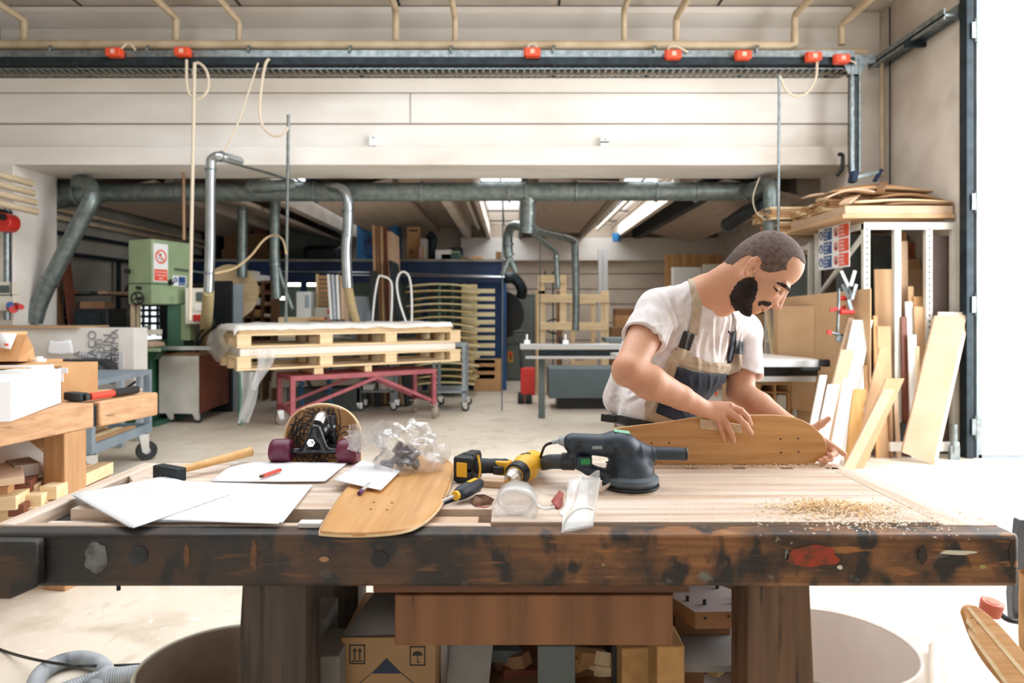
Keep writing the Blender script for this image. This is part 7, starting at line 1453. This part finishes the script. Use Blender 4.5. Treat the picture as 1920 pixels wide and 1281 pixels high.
SL=P(1392,622,2.27); EL=P(1388,738,2.20); WL=P(1508,820,2.035)
fr={'k':[(1345,784,1.955),(1352,777,1.952),(1361,769,1.952),(1368,762,1.955)],
 'f':[[(1350,800,1.955),(1355,812,1.957),(1357,823,1.963)],[(1363,797,1.949),(1371,812,1.951),(1375,826,1.960)],[(1384,783,1.947),(1398,797,1.949),(1408,812,1.958)],[(1389,770,1.953),(1401,782,1.954),(1407,795,1.961)]],
 'r':[(.0092,.0084,.0080,.0072),(.0104,.0096,.0090,.0080),(.0108,.0098,.0091,.0081),(.0104,.0093,.0087,.0077)]}
def body(sd):
    head(sd)
    sd.cone(hp_(-16,0,-24),NB,.050,.055,.025); sd.cone(hp_(20,0,-38),P(1352,566,2.0),.040,.045,.02)
    sd.cone(NB,SR,.055,.05,.03); sd.cone(NB,SL,.05,.05,.03)
    for c,r in ((UC,(.145,.085,.09)),(CC,(.148,.095,.15)),(WC,(.13,.09,.13)),(PC,(.14,.10,.11))): sd.ell(c,r,TM,.03)
    # right arm
    m1=SR.lerp(ER,.45); sd.cone(SR,m1,.050,.047,.02); sd.cone(m1,ER,.047,.041,.01)
    m2=ER.lerp(WR,.28)+V((0,0,-.003)); m3=ER.lerp(WR,.7); sd.cone(ER,m2,.042,.0475,.012); sd.cone(m2,m3,.047,.034,.012); sd.cone(m3,WR,.034,.026,.01)
    sd.ell(ER+V((-.012,0,-.018)),(.02,.022,.02),None,.02)
    ks=[P(*k) for k in fr['k']]
    for k,r in zip(ks,(.0125,.0135,.014,.0135)): sd.cone(WR,k,.021,r,.006)
    sd.ell(WR.lerp(ks[2],.55)+V((0,.003,0)),(.026,.013,.020),None,.012)
    for k,r in zip(ks,fr['r']): sd.ell(k+V((0,-.002,.001)),(.0105,.0105,.0105),None,.004)
    for k,f,r in zip(ks,fr['f'],fr['r']):
        sd.chain([k]+[P(*q) for q in f],[r[0]+.001]+list(r[1:]) ,.0025)
        for q in f[:1]: sd.ell(P(*q),(r[1]+.0006,)*3,None,.002)
    sd.chain([WR+V((.01,.012,.0)),P(1342,768,1.99),P(1362,775,2.018),P(1380,789,2.016)],[.016,.013,.010,.008],.008)
    # left arm and hand
    m1=SL.lerp(EL,.5); sd.cone(SL,m1,.052,.048,.02); sd.cone(m1,EL,.048,.043,.01); m2=EL.lerp(WL,.3); m3=EL.lerp(WL,.75); sd.cone(EL,m2,.043,.044,.012); sd.cone(m2,m3,.044,.032,.01); sd.cone(m3,WL,.032,.025,.01)
    lk=[(1538,822,2.03),(1540,832,2.03),(1538,842,2.03),(1534,851,2.028)]
    lf=[[(1560,836,2.010),(1573,845,1.995),(1583,852,1.985)],[(1560,842,2.008),(1566,851,1.988),(1557,855,1.970)],[(1554,853,2.005),(1557,861,1.982),(1546,861,1.968)],[(1546,860,2.0),(1547,866,1.981),(1538,864,1.968)]]
    lr=[(.0105,.0092,.0085,.0074),(.0105,.0092,.0088,.0082),(.0105,.009,.0085,.0082),(.0095,.0082,.0078,.0075)]
    for k,f,r in zip(lk,lf,lr):
        sd.cone(WL,P(*k),.019,.0125,.008); sd.chain([P(*k)]+[P(*q) for q in f],list(r),.0025)
    sd.chain([WL,P(1524,806,2.022),P(1540,795,2.010),P(1554,785,2.002)],[.02,.0125,.0105,.0075],.006)
    # legs inside the overalls
    for s_ in (-1,1):
        hpj=PC+Sd*(.085*s_)-V((0,0,.03)); kn=V((.47+.14*s_*.74,2.26+.12*s_*.67-.02,.48)); an_=V((.46+.16*s_*.74,2.30+.16*s_*.67,.09))
        sd.cone(hpj,kn,.075,.05,.02); sd.cone(kn,an_,.05,.036,.01); sd.cone(an_,an_+Fd.cross(V((0,0,0)))+V((Fd.x*.12,Fd.y*.12,-.045)),.035,.028,.01)
xs=np.concatenate([np.arange(.20,.52,.004),np.arange(.52,.99,.0021)]); ys=np.concatenate([np.arange(1.77,2.045,.0021),np.arange(2.045,2.5,.0045)]); zs_=np.concatenate([np.arange(.0,.86,.009),np.arange(.86,1.50,.0021)])
sd=SDF(axes=(xs,ys,zs_),h=.004); body(sd); spart('body',sd,sk,man,it=1)
# ---- a finer head grid for hair, beard and brows
def hgrid(h=.0019):
    b=SDF((E_.x-.14,E_.y-.09,E_.z-.15),(E_.x+.16,E_.y+.09,E_.z+.16),h); head(b); b.cone(hp_(-16,0,-24),NB,.050,.055,.025); b.cone(hp_(20,0,-38),P(1352,566,2.0),.040,.045,.02); return b
hg=hgrid(); gx_,gy_,gz_=hg.grid(); dx_,dy_,dz_=gx_-E_.x,gy_-E_.y,gz_-E_.z
Lf=dx_*Fh.x+dy_*Fh.y+dz_*Fh.z; Ls=dx_*Sh.x+dy_*Sh.y+dz_*Sh.z; Lu=dx_*Uh.x+dy_*Uh.y+dz_*Uh.z
def poly_sd(pts,x,y):
    d=np.full(np.broadcast(x,y).shape,1e9,np.float32); s_=np.ones(d.shape,np.float32); n=len(pts)
    for i in range(n):
        ax_,ay=pts[i]; bx,by=pts[(i+1)%n]; ex,ey=bx-ax_,by-ay; wx,wy=x-ax_,y-ay; t=np.clip((wx*ex+wy*ey)/(ex*ex+ey*ey+1e-12),0,1)
        d=np.minimum(d,(wx-ex*t)**2+(wy-ey*t)**2); c1=y>=ay; c2=y<by; c3=ex*wy>ey*wx
        flip=(c1&c2&c3)|(~c1&~c2&~c3); s_=np.where(flip,-s_,s_)
    return s_*np.sqrt(d)
def loc(cx,cy):   # side view outline of the head, in its own frame
    dx=(1280+cx/5.822-1408)*.00149; dy=(420+cy/5.822-508)*.00149; return (.69*dx+.72*dy,.72*dx-.69*dy)
def nse(x,y,z,f,seed=0): return (np.sin(x*f+seed)*np.sin(y*f*1.13+1+seed)+np.sin(y*f*1.7+z*f*.9+seed)*np.sin(z*f*1.3+x*f*.7+2))*.5
hair=[loc(*p) for p in ((480,420),(545,447),(610,405),(655,365),(720,338),(800,365),(835,430),(850,505),(920,535),(1060,520),(1110,505),(1128,430),(1170,365),(1240,385),(1300,450),(1420,430),(1500,250),(1300,-60),(900,-100),(500,50),(380,300))]
n1=nse(Lf,Ls,Lu,260); Pf=Lf+.024*np.abs(Ls); Pu=Lu+.29*np.abs(Ls)   # the outline shifts with the width of the head
earcut=.9*(np.sqrt(((Lf+.013)/.85)**2+(Lu+.015)**2)-.031)+.05*(np.abs(Ls)<.055)
reg=poly_sd(hair,Pf,Pu)+.0022*n1+.0015*nse(Lf,Ls,Lu,700,3); reg=np.maximum(reg,-earcut)
hm_=mat('cropped_hair','54423C','7C665D',.75,scale=90,lo=.35,hi=.7,bump=.5,bscale=400,c3='55423B',s3=8)
spart('hair',hg,hm_,man,np.maximum(hg.d-.0014-.0004*n1,reg).astype(np.float32),it=1)
bd=hgrid(); 
for c,r in (((72,0,-82),(20,24,18)),((50,0,-70),(30,36,22)),((28,34,-52),(22,16,20)),((28,-34,-52),(22,16,20))): bd.ell(hp_(*c),[v/1000 for v in r],HM,.015)
beard=[loc(*p) for p in ((690,585),(775,570),(795,620),(815,690),(800,760),(768,830),(748,880),(738,935),(728,1000),(715,1060),(600,1050),(540,900),(500,800),(500,730),(580,650),(650,600))]
PXh=960+gx_*1280/gy_; PYh=582-(gz_-CH)*1280/gy_; bound=poly_sd([(1398,512),(1385,527),(1374,542),(1368,556),(1370,570),(1379,584),(1392,593),(1410,595),(1440,602),(1440,512)],PXh,PYh)*.0015
reg=np.maximum(poly_sd(beard,Pf,Pu),bound)+.003*nse(Lf,Ls,Lu,300,1)+.002*nse(Lf,Ls,Lu,800,2)
th_=.0045+.0022*nse(Lf,Ls,Lu,420,5)+.0012*nse(Lf,Ls,Lu,1000,1)
bdm=mat('dark_beard','1C1310','3E2B21',.85,scale=45,bump=.9,bscale=500)
th_=np.minimum(th_,np.maximum(-reg*.55,.0006)); bvs=bd.mesh(np.maximum(bd.d-th_,reg).astype(np.float32)); spart('beard',bvs,bdm,man,it=1)
mo=[loc(*p) for p in ((812,850),(850,842),(905,848),(945,858),(948,885),(915,905),(880,900),(862,885),(840,880),(825,900),(808,885))]
mvs=hg.mesh(np.maximum(hg.d-.0028-.0012*n1,poly_sd(mo,Pf,Pu)+.0012*n1).astype(np.float32)); spart('moustache',mvs,bdm,man,it=1)
br=[loc(*p) for p in ((1003,632),(1050,640),(1100,665),(1140,705),(1165,742),(1140,748),(1115,728),(1080,700),(1040,672),(1008,655))]
spart('eyebrows',hg,bdm,man,np.maximum(np.maximum(hg.d-.0024-.0006*n1,poly_sd(br,Pf,Pu)+.0008*n1),.006-np.abs(Ls)).astype(np.float32),it=1)
# strands along the beard and its edges
rs=random.Random(11); stm=MB(); bv=bvs[0]
ctr=np.array(hp_(35,0,-30))
for k in range(3000):
    p=V(bv[rs.randrange(len(bv))]); n=(p-V(ctr)); 
    f_=(p-E_).dot(Fh); u_=(p-E_).dot(Uh)
    n.normalize(); d_=(n*.55+Fh*.25-Uh*.55+V((rs.uniform(-.35,.35),rs.uniform(-.35,.35),rs.uniform(-.35,.35)))).normalized()
    L_=rs.uniform(.003,.0075); sdv=d_.cross(V((rs.random(),rs.random(),rs.random()))).normalized()*.00028; s2_=d_.cross(sdv).normalized()*.00028
    stm.add([p+sdv,p-sdv,p+s2_,p+d_*L_],[(0,1,3),(1,2,3),(2,0,3)])
part('beard_strands',stm,mat('beard_strand','241A15',None,.7),man,kind='stuff')
# eyes and lashes
for s_ in (1,-1):
    part('eye',MB(Matrix.Translation(hp_(75.5,32*s_,3.5))).lathe([(.0115*math.sin(a*PI/10),-.0115*math.cos(a*PI/10)) for a in range(11)],None,20),mat('eye_white','D8CEC4',None,.2),man)
def surf(px,py,off=0.,src=hg):   # point of the face met by a line of sight
    d_=V(((px-960)/1280,1,(582-py)/1280)); y=E_.y-.12
    while y<E_.y+.05:
        p=V((0,0,CH))+d_*y; q=[int(round((p[i]-float(src.ax[i][0]))/.0019)) for i in range(3)]
        if all(0<=q[i]<src.n[i] for i in range(3)) and src.d[q[0],q[1],q[2]]<off: return p
        y+=.0006
    return V((0,0,CH))+d_*(E_.y-.03)
lash=[surf(*p) for p in ((1450.5,536.5),(1453,540.5),(1456,543.5),(1459.5,545.6),(1463,546))]; crs=[surf(*p) for p in ((1453,534),(1457,536),(1461,538.5),(1465,541.5))]; und=[surf(*p) for p in ((1451.5,540),(1454,544.5),(1458,547.5),(1462,548))]
mir=lambda p,s_:p if s_>0 else p-Sh*(2*(p-E_).dot(Sh))
for s_ in (1,-1):
    L_=[mir(p,s_) for p in lash]; fan=MB().tube(L_,.0015,6,4,rs=lambda u:.0009+.0009*math.sin(PI*u))
    for k in range(14):
        u=k/13*3.99; a=L_[int(u)].lerp(L_[int(u)+1],u%1); fan.cyl(a,a+Fh*.004-Uh*.0045+Sh*(s_*.001),.0004,.0001,n=4)
    part('eyelashes',fan,bdm,man)
    part('eyelid_crease',MB().tube([mir(p,s_) for p in crs],.0006,6,4),mat('skin_crease_shade','8E5A44',None,.6),man)
    part('lower_lid_shade',MB().tube([mir(p,s_) for p in und],.0009,6,4),MC['skin_crease_shade'],man)  # darker skin lines paint the shade in and below the lids
part('lips',MB().tube([hp_(106.6,0,-45.2),hp_(105.4,8,-45.8),hp_(101,16,-47.2),hp_(96,21,-48.6)],.0024,8,4).tube([hp_(105,0,-52.5),hp_(104,8,-52),hp_(100,15,-50.8),hp_(96,21,-49)],.0028,8,4),mat('lip_skin','B9655A',None,.4,sss=.1),man)
# fingernails
for f,r in zip(fr['f'],fr['r']):
    t_=P(*f[2]); q=P(*f[1]); d_=(t_-q).normalized(); up=V((0,-1,.25)).normalized(); c=t_+d_*(r[3]*.35)+up*(r[3]*.80)
    Mn=np.array([[d_[i],d_.cross(up).normalized()[i],up[i]] for i in range(3)]); nd=SDF(c-V((.01,.01,.01)),c+V((.01,.01,.01)),.0008); nd.ell(c,(r[3]*.62,r[3]*.55,.0013),Mn,.0005); spart('fingernail',nd,mat('nail','E3B7A0',None,.3),man,it=1)
# ---- T-shirt
def FLD(x,z,segs,w_=.007):   # soft folds running along lines of the cloth
    o=0
    for ax_,ay,bx,by,am in segs:
        a=P(ax_,ay,2.08); b=P(bx,by,2.08); ex,ez=b.x-a.x,b.z-a.z; t=np.clip(((x-a.x)*ex+(z-a.z)*ez)/(ex*ex+ez*ez),0,1)
        o=o+am*.001*np.exp(-(((x-a.x-ex*t)**2+(z-a.z-ez*t)**2)/w_**2))*np.sin(np.pi*(.12+.76*t))
    return o
sh_=SDF((.22,1.88,.88),(.92,2.46,1.44),.0032)
def sleeve(S,E2,t1,r0,r1,wob=0,cut=.012):
    e=S.lerp(E2,t1); d_=(E2-S).normalized(); sh_.cone(S,e+d_*.03,r0,r1,.001)
    g=sh_.grid(); pl=(g[0]-e.x)*d_.x+(g[1]-e.y)*d_.y+(g[2]-e.z)*d_.z+.004*np.sin(g[0]*70+g[1]*50); near=(g[0]-e.x)**2+(g[1]-e.y)**2+(g[2]-e.z)**2<.16**2
    sh_.d=np.where(near,np.maximum(sh_.d,pl),sh_.d).astype(np.float32)
    sh_.cone(e-d_*.02,e+d_*.06,r1-.015,r1-.008,.002,'s')
sleeve(SR,ER,.52,.058,.067); sleeve(SL,EL,.72,.062,.073)
sh_.cone(NB+V((-.012,.0,-.004)),SR+V((0,0,.004)),.056,.055,.03); sh_.cone(NB+V((.01,.01,-.035)),SL,.055,.056,.03)
for c,r in ((UC,(.160,.098,.095)),(CC,(.166,.115,.17)),(WC,(.158,.118,.14)),(PC+V((0,0,.03)),(.162,.122,.09))): sh_.ell(c,r,TM,.035)
sh_.cone(P(1158,748,2.32),P(1200,650,2.25),.05,.06,.05)
g=sh_.grid()
segs=[(1272,600,1268,660,5),(1262,590,1240,640,4),(1250,600,1225,645,4),(1240,650,1262,690,4),(1230,560,1260,620,3),(1205,590,1200,640,3),(1320,600,1335,680,4),(1345,600,1340,680,3.5),(1358,585,1362,660,4),(1375,600,1366,660,3),(1215,700,1180,745,5),(1225,720,1170,765,4),(1240,690,1200,730,4),(1165,740,1160,770,3),(1310,560,1350,600,3),(1290,640,1300,690,4),(1396,610,1404,690,4),(1408,630,1398,690,3),(1315,570,1325,640,3),(1280,540,1255,575,3)]
segs=[(a*1.0,b,c,d,e*1.7) for a,b,c,d,e in segs]+[(1228,548,1262,640,4),(1285,600,1262,672,5),(1190,612,1232,606,4),(1205,640,1240,600,5),(1250,530,1232,600,4),(1225,690,1262,640,6),(1180,745,1240,705,5),(1160,760,1215,735,5),(1300,610,1296,660,5),(1318,600,1312,655,4),(1332,610,1345,668,5)]
dd=sh_.d-FLD(g[0],g[2],segs,.0062)*.8+FLD(g[0],g[2],[(a+9,b+2,c+9,d+2,e) for a,b,c,d,e in segs],.0062)*.5-.0022*nse(g[0],g[1],g[2],38,2)
shirt_d=dd.astype(np.float32)
tee=mat('grey_white_jersey','E6E0E0','D8D0D1',.85,scale=40,bump=.12,bscale=220,sheen=.2)
neckhole=SDF((.22,1.88,.88),(.92,2.46,1.44),.0032); neckhole.cone(NB+(NB-hp_(-16,0,-24)).normalized()*.005,hp_(-16,0,-24),.0575,.068,.001)
sdv=np.maximum(shirt_d,-neckhole.d).astype(np.float32)
spart('t_shirt',sh_,tee,man,sdv,it=2)
# ribbed collar: shell band round the neck opening
colr_=np.maximum(np.maximum(shirt_d-.0032,neckhole.d-.019),-neckhole.d-.001).astype(np.float32); spart('collar',sh_,tee,man,colr_,it=1)
# ---- overalls over the shirt
front=-( (g[0]-CC.x)*Fd.x+(g[1]-CC.y)*Fd.y )-.045
PXg=960+g[0]*1280/g[1]; PYg=582-(g[2]-CH)*1280/g[1]
def region(pts): return poly_sd(pts,PXg,PYg)*(2.1/1280)
def shell(reg,off=.005,extra=0): return np.maximum(np.maximum(shirt_d-off-extra,front),reg).astype(np.float32)
tan=mat('beige_work_cloth','C2B09A','AE9C86',.85,scale=30,bump=.25,bscale=200); nv=mat('navy_work_cloth','1C2536','273247',.75,scale=24,bump=.3,bscale=120)
bibp=[(1238,705),(1262,654),(1288,662),(1332,679),(1368,682),(1384,662),(1394,676),(1378,722),(1350,748),(1345,790),(1352,850),(1128,850),(1150,795),(1180,772),(1212,735)]
fb=FLD(g[0],g[2],[(1265,672,1380,690,3),(1250,700,1230,760,3.5),(1215,745,1195,785,4),(1235,745,1215,785,4),(1300,665,1305,685,2),(1320,672,1325,692,2),(1340,678,1345,695,2),(1355,680,1362,695,2),(1200,760,1180,790,3),(1385,690,1360,725,3)],.005)
bib_r=region(bibp); spart('bib',sh_,tan,man,shell(bib_r,.006,fb),it=1)
hemband=[(1240,702),(1262,654),(1288,662),(1332,679),(1368,682),(1384,662),(1393,676),(1386,700),(1368,704),(1330,700),(1285,688),(1262,680),(1248,706)]
spart('bib_top_band',sh_,tan,man,shell(region(hemband),.009,fb),it=1)
fp=FLD(g[0],g[2],[(1300,700,1305,735,4),(1325,702,1330,740,4),(1345,705,1340,730,4),(1280,700,1290,730,3),(1300,735,1340,740,3),(1270,760,1290,785,3)],.005)
pk=[(1270,687),(1300,697),(1345,703),(1363,701),(1361,716),(1342,738),(1334,766),(1318,760),(1290,738),(1262,716)]
spart('chest_pocket',sh_,nv,man,shell(region(pk),.012,fp),it=1)
flap=[(1270,687),(1300,697),(1345,703),(1363,701),(1360,718),(1340,732),(1300,728),(1266,710)]
spart('pocket_flap',sh_,nv,man,shell(region(flap),.016,fp),it=1)
lp=[(1236,752),(1262,763),(1300,772),(1318,775),(1312,792),(1286,795),(1256,785),(1229,774)]
spart('lower_pocket',sh_,nv,man,shell(region(lp),.011,fp),it=1)
part('pocket_label',MB().bar(P(1345,735,2.02),P(1341,742,2.02),.004,.006),redink,man)
anyf=((g[0]-CC.x)*Fd.x+(g[1]-CC.y)*Fd.y)
def strap(name,pts,wd,off,m):
    q=[(a,b) for a,b in pts]; n=len(q); left=[];right=[]
    for i,(a,b) in enumerate(q):
        p0=q[max(i-1,0)];p1=q[min(i+1,n-1)]; dx=p1[0]-p0[0];dy=p1[1]-p0[1];L=math.hypot(dx,dy); left.append((a-dy/L*wd/2,b+dx/L*wd/2)); right.append((a+dy/L*wd/2,b-dx/L*wd/2))
    r_=region(left+right[::-1]); d_=np.maximum(np.maximum(shirt_d-off,r_),g[1]-2.22+(0*g[0])); d_=np.maximum(d_,-(shirt_d+.004)); spart(name,sh_,m,man,d_.astype(np.float32),it=1)
strap('strap',[(1297,516),(1303,540),(1307,565),(1306,590),(1300,628)],19,.007,tan)
strap('strap_buckle',[(1293,624),(1287,640),(1282,655)],23,.011,blk)
strap('strap',[(1284,648),(1278,664)],24,.009,tan)
strap('strap',[(1377,576),(1384,600),(1386,625),(1386,642)],13,.007,tee)
strap('strap_buckle',[(1387,640),(1385,664)],16,.012,mat('grey_blue_buckle','4D5A63',None,.35))
strap('strap',[(1376,622),(1374,645),(1368,678)],7,.009,nv)
strap('strap',[(1385,662),(1380,682),(1372,712)],17,.010,tan)
part('seam_line',MB().tube([P(1366,621,2.0),P(1370,628,1.99),P(1376,622,1.99)],.003,6),nv,man)
# trousers, belt and shoes
tr_=SDF((.2,1.98,.05),(.82,2.55,.97),.006)
tr_.ell(PC+V((0,0,.0)),(.176,.138,.125),TM,.03)
for s_ in (-1,1):
    hpj=PC+Sd*(.088*s_)-V((0,0,.03)); kn=V((.47+.14*s_*.74,2.26+.12*s_*.67-.02,.48)); an_=V((.46+.16*s_*.74,2.30+.16*s_*.67,.11))
    tr_.cone(hpj,kn,.10,.075,.03); tr_.cone(kn,an_,.075,.062,.01)
gg=tr_.grid(); spart('trousers',tr_,tan,man,(tr_.d-.004*nse(gg[0],gg[1],gg[2],34,1)).astype(np.float32),it=2)
belt=region([(1138,776),(1165,779),(1200,786),(1240,795),(1290,808),(1350,815),(1350,832),(1290,822),(1240,812),(1195,806),(1160,795),(1138,791)])
spart('belt',sh_,blk,man,np.maximum(np.maximum(shirt_d-.013,belt),-(shirt_d+.004)).astype(np.float32),it=1)
part('belt_tail',MB().bar(P(1127,783,2.2),P(1172,789,2.17),.004,.024,(0,0,1)),blk,man,bv=.001)
for s_ in (-1,1):
    an_=V((.46+.16*s_*.74,2.30+.16*s_*.67,.09)); f3=V((Fd.x,Fd.y,0)).normalized(); so=SDF(an_-V((.16,.22,.092)),an_+V((.22,.16,.08)),.005)
    so.cone(an_,an_-V((0,0,.035)),.045,.046,.01).ell(an_+f3*.07-V((0,0,.045)),(.125,.045,.042),[[f3.x,-f3.y,0],[f3.y,f3.x,0],[0,0,1]],.02); g4=so.grid(); spart('shoe',so,mat('work_shoe','3A332E',None,.6),man,np.maximum(so.d,.003-g4[2]+0*g4[0]+0*g4[1]).astype(np.float32),it=1)
# ---- deck he is sanding, and the sanding block
t=thing('skateboard_deck','bamboo skateboard deck standing on edge, held and sanded by the worker','skateboard deck',P(1360,868,1.985))
od_=[(1148,812),(1152,806),(1165,803),(1200,799),(1250,793),(1310,784),(1360,781),(1410,780),(1455,780),(1490,784),(1515,793),(1535,808),(1548,824),(1552,838),(1549,850),(1542,859),(1528,869),(1505,871.4),(1170,871.4),(1154,865),(1146,846),(1144,828)]
q=smooth_path([V((FX(a,1.985),ZZ(b,1.985),0)) for a,b in od_[:17]],5); pl_=[(p.x,p.y) for p in q]+[(FX(a,1.985),ZZ(b,1.985)) for a,b in od_[17:]]
DT=TR(0,0,0)
mdk=MB().prism(pl_,.011,TR(0,1.996,0)@XZ); mdk.v=[(x,y+(z-.85)*.08,z) for x,y,z in mdk.v]
part('deck',mdk,bambx,t,bv=.002)
inner=MB().prism([((x-.55)*1.001+.55,(z-.85)*1.003+.8503) for x,z in pl_],.004,TR(0,1.9925,0)@XZ); inner.v=[(x,y+(z-.85)*.08,z) for x,y,z in inner.v]; part('core_ply',inner,pine,t)
for x,y in ((1465,824),(1498,823),(1465,849),(1498,848),(1222,832),(1255,831)): c=P(x,y,1.985); c.y+=(c.z-.85)*.08; part('bolt_hole',MB().cyl(c+V((0,.002,0)),c-V((0,.0006,0)),.0026,n=12),blackink,t)
bq=[P(1314,786,1.972),P(1392,797,1.972),P(1391,813,1.972),P(1314,804,1.972)]; nb=V((0,.0125,0))
top('sanding_block',MB().add([tuple(p) for p in bq]+[tuple(p+nb) for p in bq],[(0,3,2,1),(4,5,6,7),(0,1,5,4),(1,2,6,5),(2,3,7,6),(3,0,4,7)]),mat('cork_sanding_block','D9C3A3','C9B08C',.9,scale=40),'pale sanding block pressed on the deck by the fingers of the worker','sanding block',bv=.001)
